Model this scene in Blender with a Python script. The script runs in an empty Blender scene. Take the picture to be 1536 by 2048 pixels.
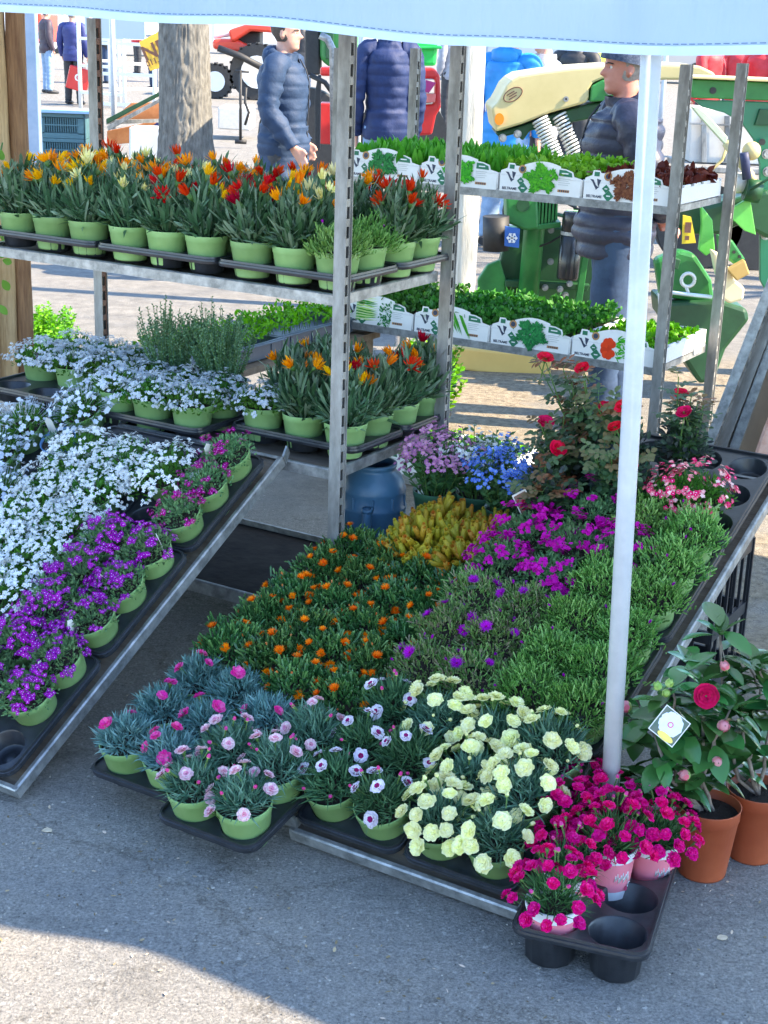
import bpy, math, random
from math import sin, cos, tan, pi, sqrt, atan2, radians, exp, floor
from mathutils import Vector, Matrix, noise, Quaternion

random.seed(7)
sc = bpy.context.scene
COL = sc.collection

# ------------------------------------------------------------------ camera, world, sun, exposure
CAM_H, FPX, PITCH, ROLL = 1.75, 3000.0, radians(18.2), radians(2.0)
cam_d = bpy.data.cameras.new('camera')
cam = bpy.data.objects.new('camera', cam_d); COL.objects.link(cam)
cam_d.sensor_fit = 'VERTICAL'; cam_d.sensor_height = 36.0
cam_d.lens = 36.0 * FPX / 2048.0
cam_d.clip_start = 0.05; cam_d.clip_end = 600
_f = Vector((0, cos(PITCH), -sin(PITCH))); _u0 = Vector((0, sin(PITCH), cos(PITCH))); _r0 = Vector((1, 0, 0))
_r = cos(ROLL) * _r0 + sin(ROLL) * _u0; _u = cos(ROLL) * _u0 - sin(ROLL) * _r0
cam.matrix_world = Matrix(((_r.x, _u.x, -_f.x, 0), (_r.y, _u.y, -_f.y, 0), (_r.z, _u.z, -_f.z, CAM_H), (0, 0, 0, 1)))
sc.camera = cam

SUN_DIR = Vector((1.077, -0.168, 1.02)).normalized()
w = bpy.data.worlds.new('World'); sc.world = w; w.use_nodes = True
nt = w.node_tree; bg = nt.nodes['Background']
sky = nt.nodes.new('ShaderNodeTexSky'); sky.sky_type = 'NISHITA'; sky.sun_disc = False
sky.sun_elevation = math.asin(SUN_DIR.z); sky.sun_rotation = atan2(SUN_DIR.x, SUN_DIR.y)
sky.altitude = 100; sky.air_density = 1.0; sky.dust_density = 0.1; sky.ozone_density = 3.2
nt.links.new(sky.outputs[0], bg.inputs[0]); bg.inputs[1].default_value = 0.15
sun_d = bpy.data.lights.new('sun', 'SUN'); sun = bpy.data.objects.new('sun', sun_d); COL.objects.link(sun)
sun_d.energy = 4.0; sun_d.angle = radians(0.55); sun_d.color = (1.0, 0.83, 0.60)
sun.rotation_euler = SUN_DIR.to_track_quat('Z', 'Y').to_euler(); sun.location = (6, 0, 9)
sc.view_settings.view_transform = 'Standard'; sc.view_settings.look = 'None'
sc.view_settings.gamma = 1.0; sc.view_settings.exposure = 2.22
sc.cycles.max_bounces = 6; sc.cycles.transparent_max_bounces = 8; sc.cycles.caustics_reflective = False

# ------------------------------------------------------------------ frames of the place
ANG = radians(31)
U3 = Vector((cos(ANG), -sin(ANG), 0)); V3 = Vector((sin(ANG), cos(ANG), 0)); Z3 = Vector((0, 0, 1))
def W(u, v, z=0.0): return U3 * u + V3 * v + Z3 * z
def frame(u0, v0, z0, slope=0.0):
    """matrix whose x runs along the stall front, y up the slope, z off the shelf"""
    s = radians(slope); ys = V3 * cos(s) + Z3 * sin(s); n = U3.cross(ys)
    o = W(u0, v0, z0)
    return Matrix(((U3.x, ys.x, n.x, o.x), (U3.y, ys.y, n.y, o.y), (U3.z, ys.z, n.z, o.z), (0, 0, 0, 1)))
def at(px, py, Y):
    d = _f + _r * ((px - 768) / FPX) - _u * ((py - 1024) / FPX)
    t = Y / d.y; return Vector((0, 0, CAM_H)) + d * t
def ground_at(px, py, z=0.0):
    d = _f + _r * ((px - 768) / FPX) - _u * ((py - 1024) / FPX)
    return Vector((0, 0, CAM_H)) + d * ((z - CAM_H) / d.z)
T = Matrix.Translation
def RX(a): return Matrix.Rotation(a, 4, 'X')
def RY(a): return Matrix.Rotation(a, 4, 'Y')
def RZ(a): return Matrix.Rotation(a, 4, 'Z')
def SC(x, y=None, z=None):
    y = x if y is None else y; z = x if z is None else z
    return Matrix.Diagonal((x, y, z, 1))

# ------------------------------------------------------------------ materials
MATS = {}
def nodes_of(name):
    m = bpy.data.materials.new(name); m.use_nodes = True
    n = m.node_tree; return m, n, n.nodes['Principled BSDF']
def mat(name, c1, c2=None, rough=0.6, metal=0.0, scale=20.0, bump=0.0, bscale=None, spec=0.5, detail=4.0, stretch=None, contrast=1.0, objvar=0.0, emit=None):
    """noise mix between two colours, with fine relief"""
    if name in MATS: return MATS[name]
    m, n, p = nodes_of(name); L = n.links
    c2 = c2 or c1
    tc = n.nodes.new('ShaderNodeTexCoord'); mp = n.nodes.new('ShaderNodeMapping')
    L.new(tc.outputs['Object'], mp.inputs[0])
    if stretch: mp.inputs['Scale'].default_value = stretch
    nz = n.nodes.new('ShaderNodeTexNoise'); nz.inputs['Scale'].default_value = scale; nz.inputs['Detail'].default_value = detail
    nz.inputs['Roughness'].default_value = 0.65
    L.new(mp.outputs[0], nz.inputs['Vector'])
    cr = n.nodes.new('ShaderNodeValToRGB'); w_ = 0.22 / contrast
    cr.color_ramp.elements[0].position = 0.5 - w_; cr.color_ramp.elements[1].position = 0.5 + w_
    cr.color_ramp.elements[0].color = (*c1, 1); cr.color_ramp.elements[1].color = (*c2, 1)
    L.new(nz.outputs[0], cr.inputs[0]); last = cr.outputs[0]
    if objvar:
        oi = n.nodes.new('ShaderNodeObjectInfo'); hs = n.nodes.new('ShaderNodeHueSaturation')
        mr = n.nodes.new('ShaderNodeMapRange'); mr.inputs[3].default_value = 1 - objvar; mr.inputs[4].default_value = 1 + objvar
        L.new(oi.outputs['Random'], mr.inputs[0]); L.new(mr.outputs[0], hs.inputs['Value']); L.new(last, hs.inputs['Color']); last = hs.outputs[0]
    L.new(last, p.inputs['Base Color'])
    p.inputs['Roughness'].default_value = rough; p.inputs['Metallic'].default_value = metal
    p.inputs['Specular IOR Level'].default_value = spec
    if bump:
        nb = n.nodes.new('ShaderNodeTexNoise'); nb.inputs['Scale'].default_value = bscale or scale * 4; nb.inputs['Detail'].default_value = 5
        L.new(mp.outputs[0], nb.inputs['Vector'])
        b = n.nodes.new('ShaderNodeBump'); b.inputs['Strength'].default_value = bump; b.inputs['Distance'].default_value = 0.01
        L.new(nb.outputs[0], b.inputs['Height']); L.new(b.outputs[0], p.inputs['Normal'])
    MATS[name] = m; return m
def plant(name, c1, c2, c3=None, rough=0.55, trans=0.25, spec=0.35, objvar=0.12):
    """leaf or petal: colour picked per leaf from the face attribute 'rnd'"""
    if name in MATS: return MATS[name]
    m, n, p = nodes_of(name); L = n.links
    a = n.nodes.new('ShaderNodeAttribute'); a.attribute_name = 'rnd'
    cr = n.nodes.new('ShaderNodeValToRGB')
    cr.color_ramp.elements[0].color = (*c1, 1); cr.color_ramp.elements[1].color = (*c2, 1)
    if c3:
        e = cr.color_ramp.elements.new(0.5); e.color = (*c2, 1); cr.color_ramp.elements[2].color = (*c3, 1)
    L.new(a.outputs['Fac'], cr.inputs[0])
    oi = n.nodes.new('ShaderNodeObjectInfo'); hs = n.nodes.new('ShaderNodeHueSaturation')
    mr = n.nodes.new('ShaderNodeMapRange'); mr.inputs[3].default_value = 1 - objvar; mr.inputs[4].default_value = 1 + objvar
    L.new(oi.outputs['Random'], mr.inputs[0]); L.new(mr.outputs[0], hs.inputs['Value']); L.new(cr.outputs[0], hs.inputs['Color'])
    mh = n.nodes.new('ShaderNodeMapRange'); mh.inputs[3].default_value = 0.5 - objvar * .1; mh.inputs[4].default_value = 0.5 + objvar * .1
    L.new(oi.outputs['Random'], mh.inputs[0]); L.new(mh.outputs[0], hs.inputs['Hue']); hs.inputs['Saturation'].default_value = 1.14
    L.new(hs.outputs[0], p.inputs['Base Color']); p.inputs['Roughness'].default_value = rough
    p.inputs['Specular IOR Level'].default_value = spec
    if trans:
        tr = n.nodes.new('ShaderNodeBsdfTranslucent'); L.new(hs.outputs[0], tr.inputs[0])
        mx = n.nodes.new('ShaderNodeMixShader'); mx.inputs[0].default_value = trans
        L.new(p.outputs[0], mx.inputs[1]); L.new(tr.outputs[0], mx.inputs[2])
        L.new(mx.outputs[0], n.nodes['Material Output'].inputs[0])
    MATS[name] = m; return m

# ------------------------------------------------------------------ mesh builder
class MB:
    def __init__(s): s.v = []; s.f = []; s.m = []; s.r = []; s.sm = []
    def add(s, vs, fs, m=0, r=None, smooth=False, M=None):
        b = len(s.v)
        if M is not None: vs = [M @ Vector(x) for x in vs]
        s.v.extend(tuple(x) for x in vs)
        r = random.random() if r is None else r
        for f in fs:
            s.f.append(tuple(i + b for i in f)); s.m.append(m); s.r.append(r); s.sm.append(smooth)
    def box(s, c, d, m=0, M=None, r=None):
        cx, cy, cz = c; x, y, z = d[0] / 2, d[1] / 2, d[2] / 2
        vs = [(cx + i * x, cy + j * y, cz + k * z) for k in (-1, 1) for j in (-1, 1) for i in (-1, 1)]
        s.add(vs, [(0, 2, 3, 1), (4, 5, 7, 6), (0, 1, 5, 4), (2, 6, 7, 3), (1, 3, 7, 5), (0, 4, 6, 2)], m, r, False, M)
    def tube(s, pts, rad, n=8, m=0, r=None, cap=True, smooth=True, M=None, ell=None, closed=False, up=None):
        pts = [Vector(p) for p in pts]; k = len(pts)
        if not hasattr(rad, '__len__'): rad = [rad] * k
        d0 = (pts[1] - pts[0]).normalized()
        a = Vector(up) if up else (Vector((0, 0, 1)) if abs(d0.z) < 0.9 else Vector((1, 0, 0)))
        x = d0.cross(a).normalized(); vs = []
        for i, p in enumerate(pts):
            d = (pts[min(i + 1, k - 1)] - pts[max(i - 1, 0)]).normalized()
            x = (x - d * x.dot(d)).normalized(); y = d.cross(x)
            for j in range(n):
                t = 2 * pi * j / n; e = ell[i] if ell else 1.0
                vs.append(p + x * cos(t) * rad[i] + y * sin(t) * rad[i] * e)
        fs = [(i * n + j, i * n + (j + 1) % n, (i + 1) * n + (j + 1) % n, (i + 1) * n + j) for i in range(k - 1) for j in range(n)]
        s.add(vs, fs, m, r, smooth, M); b = len(s.v) - len(vs)
        if cap:
            s.f += [tuple(b + j for j in reversed(range(n))), tuple(b + (k - 1) * n + j for j in range(n))]
            s.m += [m, m]; s.r += [s.r[-1]] * 2; s.sm += [False, False]
    def lathe(s, prof, n=24, m=0, r=None, M=None, smooth=True, sx=1.0, sy=1.0):
        vs = [(p[0] * cos(2 * pi * j / n) * sx, p[0] * sin(2 * pi * j / n) * sy, p[1]) for p in prof for j in range(n)]
        fs = [(i * n + j, i * n + (j + 1) % n, (i + 1) * n + (j + 1) % n, (i + 1) * n + j) for i in range(len(prof) - 1) for j in range(n)]
        s.add(vs, fs, m, r, smooth, M)
    def disc(s, c, rad, n=16, m=0, r=None, M=None, flip=False):
        vs = [(c[0] + rad * cos(2 * pi * j / n), c[1] + rad * sin(2 * pi * j / n), c[2]) for j in range(n)]
        s.add(vs, [tuple(reversed(range(n))) if flip else tuple(range(n))], m, r, False, M)
    def ball(s, c, rad, n=8, k=6, m=0, r=None, M=None, sq=(1, 1, 1)):
        vs = []; c = Vector(c)
        for i in range(k + 1):
            a = -pi / 2 + pi * i / k
            for j in range(n):
                t = 2 * pi * j / n
                vs.append(c + Vector((cos(a) * cos(t) * rad * sq[0], cos(a) * sin(t) * rad * sq[1], sin(a) * rad * sq[2])))
        fs = [(i * n + j, i * n + (j + 1) % n, (i + 1) * n + (j + 1) % n, (i + 1) * n + j) for i in range(k) for j in range(n)]
        s.add(vs, fs, m, r, True, M)
    def prism(s, pts, h, m=0, M=None, r=None):
        """polygon in xy extruded from z=0 to z=h"""
        n = len(pts); vs = [(p[0], p[1], 0) for p in pts] + [(p[0], p[1], h) for p in pts]
        fs = [tuple(reversed(range(n))), tuple(range(n, 2 * n))] + [(i, (i + 1) % n, n + (i + 1) % n, n + i) for i in range(n)]
        s.add(vs, fs, m, r, False, M)
    def leaf(s, p, d, L, Wd, side=None, curl=0.0, segs=2, m=0, r=None, fold=0.0, M=None, blunt=False):
        p = Vector(p); d = Vector(d).normalized()
        if side is None:
            a = Vector((random.gauss(0, 1), random.gauss(0, 1), random.gauss(0, 1)))
            side = d.cross(a)
            if side.length < 1e-4: side = d.cross(Vector((1, 0, .3)))
        side = Vector(side).normalized(); nn = side.cross(d)
        if segs == 2: st = [(0, .55), (.5, 1.0), (1, 0)]
        elif segs == 3.5: st = [(0, .28), (.4, .55), (.75, 1.0), (.92, .8), (1, 0)]
        elif segs == 3: st = [(0, .3), (.33, .9), (.7, .9), (1, 0)]
        else: st = [(0, .12), (.15, .6), (.35, .95), (.55, 1.0), (.75, .78), (.9, .4), (1, 0)]
        if blunt: st = [(0, .5), (.55, 1.0), (.9, .85)]
        vs = []; fs = []; wcols = 3 if fold else 2
        for t, ww in st:
            c = p + d * (t * L) + nn * (curl * L * t * t)
            if ww == 0: vs.append(c)
            elif fold: vs += [c - side * (Wd * ww / 2) + nn * (fold * Wd * ww), c, c + side * (Wd * ww / 2) + nn * (fold * Wd * ww)]
            else: vs += [c - side * (Wd * ww / 2), c + side * (Wd * ww / 2)]
        nrow = len(st) - (0 if blunt else 1)
        for i in range(nrow - 1):
            for j in range(wcols - 1):
                a = i * wcols + j; fs.append((a, a + 1, a + 1 + wcols, a + wcols))
        if not blunt:
            a = (nrow - 1) * wcols; e = len(vs) - 1
            for j in range(wcols - 1): fs.append((a + j, a + j + 1, e))
        s.add(vs, fs, m, r, bool(fold) or segs > 2, M)
    def xf(s, M, start=0):
        for i in range(start, len(s.v)): s.v[i] = tuple(M @ Vector(s.v[i]))
    def mesh(s, name, mats):
        me = bpy.data.meshes.new(name); me.from_pydata(s.v, [], s.f)
        for mm in (mats if isinstance(mats, (list, tuple)) else [mats]): me.materials.append(mm)
        me.polygons.foreach_set('material_index', s.m); me.polygons.foreach_set('use_smooth', s.sm)
        a = me.attributes.new('rnd', 'FLOAT', 'FACE'); a.data.foreach_set('value', s.r)
        me.update(); return me
    def obj(s, name, mats, parent=None, M=None, bevel=0, kind=None):
        return link(name, s.mesh(name, mats), parent, M, bevel, kind)
def link(name, me, parent=None, M=None, bevel=0, kind=None):
    o = bpy.data.objects.new(name, me); COL.objects.link(o)
    if parent is not None: o.parent = parent
    if M is not None: o.matrix_basis = M
    if bevel:
        b = o.modifiers.new('bevel', 'BEVEL'); b.width = bevel; b.segments = 2; b.limit_method = 'ANGLE'
    if kind: o['kind'] = kind
    return o
def tag(o, label, cat=None, group=None, kind=None):
    if label: o['label'] = label
    if cat: o['category'] = cat
    if group: o['group'] = group
    if kind: o['kind'] = kind
    return o
def thing(name, label, cat, M=None, group=None):
    o = bpy.data.objects.new(name, None); COL.objects.link(o); o.empty_display_size = 0.05
    if M is not None: o.matrix_basis = M if isinstance(M, Matrix) else T(M)
    return tag(o, label, cat, group)
def copy_thing(o, M, label, group=None):
    def rec(src, par):
        c = src.copy(); COL.objects.link(c); c.parent = par
        for ch in src.children: rec(ch, c)
        return c
    r = rec(o, None); r.matrix_basis = M if isinstance(M, Matrix) else T(M); r['label'] = label
    if group: r['group'] = group
    return r
ORD = ['first', 'second', 'third', 'fourth', 'fifth', 'sixth', 'seventh', 'eighth', 'ninth', 'tenth', 'eleventh', 'twelfth']
RND = random.random
def U(a, b): return random.uniform(a, b)

# ------------------------------------------------------------------ colours
M_green_pot = mat('light_green_pot_plastic', (.23, .41, .14), (.31, .50, .20), rough=.42, scale=14, objvar=.16, detail=7)
M_dark_pot = mat('dark_green_pot_plastic', (.06, .17, .09), (.08, .2, .11), rough=.4, scale=6)
M_soil = mat('potting_soil', (.018, .013, .01), (.05, .036, .025), rough=.95, scale=160, bump=.9, bscale=220)
M_tray = mat('black_tray_plastic', (.012, .014, .018), (.03, .033, .04), rough=.34, scale=30, bump=.05, bscale=60, spec=.55)
M_galv = mat('galvanised_steel', (.20, .21, .21), (.46, .47, .47), rough=.42, metal=.55, scale=26, bump=.12, bscale=90, detail=7, contrast=1.4)
M_galvdirt = mat('weathered_galvanised_steel', (.15, .147, .138), (.42, .42, .405), rough=.55, metal=.4, scale=13, bump=.2, bscale=70, detail=8, stretch=(1, 1, .35), contrast=1.3)
M_rust = mat('brown_painted_steel', (.10, .045, .03), (.19, .09, .06), rough=.6, scale=30, bump=.2)
M_ply = mat('worn_shelf_plywood', (.10, .075, .055), (.22, .175, .135), rough=.8, scale=9, bump=.25, bscale=60, stretch=(1, 4, 4), detail=8)
M_plydark = mat('damp_dark_plywood', (.012, .011, .011), (.05, .043, .04), spec=.2, rough=.85, scale=8, bump=.3, bscale=40, detail=8)
M_pole = mat('white_painted_pole', (.44, .48, .52), (.60, .63, .66), rough=.35, scale=9, bump=.05, detail=8, contrast=1.2)
M_white = mat('white_plastic', (.72, .73, .73), (.8, .8, .8), rough=.45, scale=8)
M_eps = mat('white_polystyrene', (.66, .67, .68), (.78, .78, .78), rough=.8, scale=120, bump=.15)
M_black = mat('black_rubber', (.015, .015, .017), (.03, .03, .03), rough=.6, scale=20)
M_blue_plastic = mat('blue_grey_plastic', (.05, .13, .22), (.07, .17, .27), rough=.38, scale=7, bump=.04)
M_bucket = mat('blue_pot_plastic', (.10, .24, .50), (.14, .30, .58), rough=.4, scale=6)
M_terra = mat('terracotta_plastic', (.34, .066, .022), (.43, .10, .036), rough=.5, scale=9, bump=.05)
M_mgreen = mat('machine_green_paint', (.012, .13, .028), (.035, .24, .05), rough=.42, scale=6, detail=9, contrast=1.3)
M_dgreen = mat('dark_machine_green_paint', (.006, .045, .015), (.018, .09, .032), rough=.45, scale=6, detail=9, contrast=1.3)
M_tgreen = mat('blue_green_machine_paint', (.012, .16, .085), (.018, .19, .10), rough=.3, scale=5)
M_cream = mat('cream_machine_paint', (.52, .43, .19), (.66, .55, .27), rough=.42, scale=3, detail=9)
M_redp = mat('red_machine_paint', (.55, .02, .02), (.66, .035, .03), rough=.35, scale=4)
M_orange = mat('orange_reflector', (.85, .24, .01), rough=.25)
M_yellow = mat('yellow_board', (.62, .42, .13), (.70, .5, .17), rough=.6, scale=5)

# ------------------------------------------------------------------ setting: ground
def ground_mat():
    m, n, p = nodes_of('asphalt'); L = n.links
    tc = n.nodes.new('ShaderNodeTexCoord')
    def nz(scale, det=5, rgh=.6):
        x = n.nodes.new('ShaderNodeTexNoise'); x.inputs['Scale'].default_value = scale; x.inputs['Detail'].default_value = det
        x.inputs['Roughness'].default_value = rgh; L.new(tc.outputs['Object'], x.inputs['Vector']); return x
    def ramp(src, a, b, ca, cb):
        r = n.nodes.new('ShaderNodeValToRGB'); r.color_ramp.elements[0].position = a; r.color_ramp.elements[1].position = b
        r.color_ramp.elements[0].color = (*ca, 1); r.color_ramp.elements[1].color = (*cb, 1); L.new(src, r.inputs[0]); return r
    def mix(fac, a, b, mode='MIX'):
        x = n.nodes.new('ShaderNodeMix'); x.data_type = 'RGBA'; x.blend_type = mode
        if isinstance(fac, float): x.inputs[0].default_value = fac
        else: L.new(fac, x.inputs[0])
        L.new(a, x.inputs[6]); L.new(b, x.inputs[7]); return x.outputs[2]
    fine = nz(150, 6, .78); fr = ramp(fine.outputs[0], .30, .72, (.095, .092, .088), (.47, .455, .42))
    mid = nz(48, 4, .7); md = ramp(mid.outputs[0], .35, .7, (.78, .78, .79), (1.22, 1.21, 1.20))
    c = mix(1.0, fr.outputs[0], md.outputs[0], 'MULTIPLY')
    vo = n.nodes.new('ShaderNodeTexVoronoi'); vo.inputs['Scale'].default_value = 62; vo.inputs['Randomness'].default_value = 1.0
    wv = n.nodes.new('ShaderNodeVectorMath'); wv.operation = 'MULTIPLY_ADD'; wv.inputs[1].default_value = (.018, .018, 0); L.new(fine.outputs['Color'], wv.inputs[0]); L.new(tc.outputs['Object'], wv.inputs[2]); L.new(wv.outputs[0], vo.inputs['Vector'])
    sep = n.nodes.new('ShaderNodeSeparateColor'); L.new(vo.outputs['Color'], sep.inputs[0])
    few = ramp(sep.outputs[0], .90, .92, (0, 0, 0), (1, 1, 1)); dist = ramp(vo.outputs['Distance'], .22, .34, (1, 1, 1), (0, 0, 0))
    fm = n.nodes.new('ShaderNodeMath'); fm.operation = 'MULTIPLY'; L.new(few.outputs[0], fm.inputs[0]); L.new(dist.outputs[0], fm.inputs[1])
    chip = ramp(sep.outputs[1], 0, 1, (.26, .25, .23), (.52, .50, .46)); c = mix(fm.outputs[0], c, chip.outputs[0])
    ck = n.nodes.new('ShaderNodeTexVoronoi'); ck.feature = 'DISTANCE_TO_EDGE'; ck.inputs['Scale'].default_value = 1.1; cw = n.nodes.new('ShaderNodeVectorMath'); cw.operation = 'MULTIPLY_ADD'; cw.inputs[1].default_value = (.35, .35, 0)
    cn = nz(5, 5, .7); L.new(cn.outputs['Color'], cw.inputs[0]); L.new(tc.outputs['Object'], cw.inputs[2]); L.new(cw.outputs[0], ck.inputs['Vector'])
    ckr = ramp(ck.outputs['Distance'], .0, .006, (.55, .53, .5), (1, 1, 1)); c = mix(.8, c, ckr.outputs[0], 'MULTIPLY')
    stn = nz(3.4, 7, .62); sr = ramp(stn.outputs[0], .56, .70, (1, 1, 1), (.66, .65, .64)); c = mix(.8, c, sr.outputs[0], 'MULTIPLY')
    big = nz(1.3, 6); br = ramp(big.outputs[0], .35, .68, (.84, .86, .90), (1.2, 1.14, 1.06))
    c = mix(1.0, c, br.outputs[0], 'MULTIPLY')
    # farther off: pale worn concrete; its border wanders
    sx = n.nodes.new('ShaderNodeSeparateXYZ'); L.new(tc.outputs['Object'], sx.inputs[0])
    ad = n.nodes.new('ShaderNodeMath'); ad.operation = 'ADD'; L.new(sx.outputs['Y'], ad.inputs[0])
    wn = nz(.8, 4); mu = n.nodes.new('ShaderNodeMath'); mu.operation = 'MULTIPLY'; mu.inputs[1].default_value = 2.0
    L.new(wn.outputs[0], mu.inputs[0]); L.new(mu.outputs[0], ad.inputs[1])
    fr2 = n.nodes.new('ShaderNodeMapRange'); fr2.inputs[1].default_value = 5.6; fr2.inputs[2].default_value = 7.2; L.new(ad.outputs[0], fr2.inputs[0])
    conc_n = nz(9, 8, .7); conc = ramp(conc_n.outputs[0], .3, .7, (.14, .133, .122), (.27, .257, .232))
    c = mix(fr2.outputs[0], c, conc.outputs[0])
    # brown trodden soil strip behind the stall, to the right
    dn = nz(1.1, 5); xr = n.nodes.new('ShaderNodeMapRange'); xr.inputs[1].default_value = -0.55; xr.inputs[2].default_value = .35; L.new(sx.outputs['X'], xr.inputs[0])
    yr = n.nodes.new('ShaderNodeMapRange'); yr.inputs[1].default_value = 3.3; yr.inputs[2].default_value = 3.9; L.new(sx.outputs['Y'], yr.inputs[0])
    y2 = n.nodes.new('ShaderNodeMapRange'); y2.inputs[1].default_value = 8.6; y2.inputs[2].default_value = 7.8; L.new(sx.outputs['Y'], y2.inputs[0])
    m1 = n.nodes.new('ShaderNodeMath'); m1.operation = 'MULTIPLY'; L.new(xr.outputs[0], m1.inputs[0]); L.new(yr.outputs[0], m1.inputs[1])
    m2 = n.nodes.new('ShaderNodeMath'); m2.operation = 'MULTIPLY'; L.new(m1.outputs[0], m2.inputs[0]); L.new(y2.outputs[0], m2.inputs[1])
    dr = ramp(dn.outputs[0], .42, .5, (.3, .3, .3), (1, 1, 1)); m3 = n.nodes.new('ShaderNodeMath'); m3.operation = 'MULTIPLY'
    L.new(m2.outputs[0], m3.inputs[0]); L.new(dr.outputs[0], m3.inputs[1])
    sn = nz(26, 8, .75); soil = ramp(sn.outputs[0], .35, .7, (.13, .105, .075), (.40, .34, .25))
    c = mix(m3.outputs[0], c, soil.outputs[0])
    L.new(c, p.inputs['Base Color']); p.inputs['Roughness'].default_value = .85; p.inputs['Specular IOR Level'].default_value = .3
    b = n.nodes.new('ShaderNodeBump'); b.inputs['Strength'].default_value = .9; b.inputs['Distance'].default_value = .009
    a2 = n.nodes.new('ShaderNodeMath'); a2.operation = 'ADD'; L.new(fine.outputs[0], a2.inputs[0]); L.new(mid.outputs[0], a2.inputs[1])
    L.new(a2.outputs[0], b.inputs['Height']); L.new(b.outputs[0], p.inputs['Normal'])
    return m
M_asphalt = ground_mat()
g = MB(); g.add([(-150, -40, 0), (150, -40, 0), (150, 300, 0), (-150, 300, 0)], [(0, 1, 2, 3)])
tag(g.obj('ground', M_asphalt), 'rough grey asphalt under and around the flower stall', kind='structure')
# loose chips and crumbs lying on the asphalt
random.seed(11); g = MB()
for i in range(5200):
    x, y = U(-1.7, 1.6), U(2.0, 5.2)
    if RND() < .5: y = U(2.0, 3.2); x = U(-1.2, 1.2)
    s_ = U(.0011, .0030) * (1.7 if RND() < .05 else 1); a = U(0, 6.28)
    pts = [(cos(a + k * 1.5708 + U(-.3, .3)) * s_ * U(.7, 1.3), sin(a + k * 1.5708 + U(-.3, .3)) * s_ * U(.7, 1.3)) for k in range(4)]
    vs = [(x + p[0], y + p[1], .0) for p in pts] + [(x + p[0] * .6, y + p[1] * .6, s_ * U(.5, .9)) for p in pts]
    g.add(vs, [(4, 5, 6, 7), (0, 1, 5, 4), (1, 2, 6, 5), (2, 3, 7, 6), (3, 0, 4, 7)])
tag(g.obj('gravel', plant('stone_chips', (.08, .08, .075), (.22, .21, .19), (.42, .40, .36), trans=0, rough=.8)), 'small loose stone chips scattered over the asphalt', 'gravel', kind='stuff')

# ------------------------------------------------------------------ library of pots, trays
def pot_mesh(r=.0625, h=.098, taper=.76, rim=.018, m=M_green_pot, name='pot', n=32):
    g = MB(); rb = r * taper
    ri = r - .0012
    prof = [(0, .002), (rb * .9, .002), (rb * .97, 0), (rb, .004), (r * .945, h - rim), (r * .97, h - rim + .001), (r * .985, h - .004), (r, h - .001), (r, h), (ri - .0015, h), (ri * .95, h - rim), (rb * .95, .006)]
    g.lathe(prof, n); return g.mesh(name, m)
def soil_mesh(r, h, name='soil'):
    g = MB(); n = 20; vs = [(0, 0, h)]; fs = []
    for k in range(1, 4):
        for j in range(n):
            rr = r * k / 3; t = 2 * pi * j / n
            vs.append((rr * cos(t), rr * sin(t), h + (U(-.003, .004) if k < 3 else 0)))
    for j in range(n): fs.append((0, 1 + j, 1 + (j + 1) % n))
    for k in range(2):
        for j in range(n):
            a = 1 + k * n; fs.append((a + j, a + n + j, a + n + (j + 1) % n, a + (j + 1) % n))
    g.add(vs, fs, smooth=True); return g.mesh(name, M_soil)
TRAY_H = .046
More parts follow.
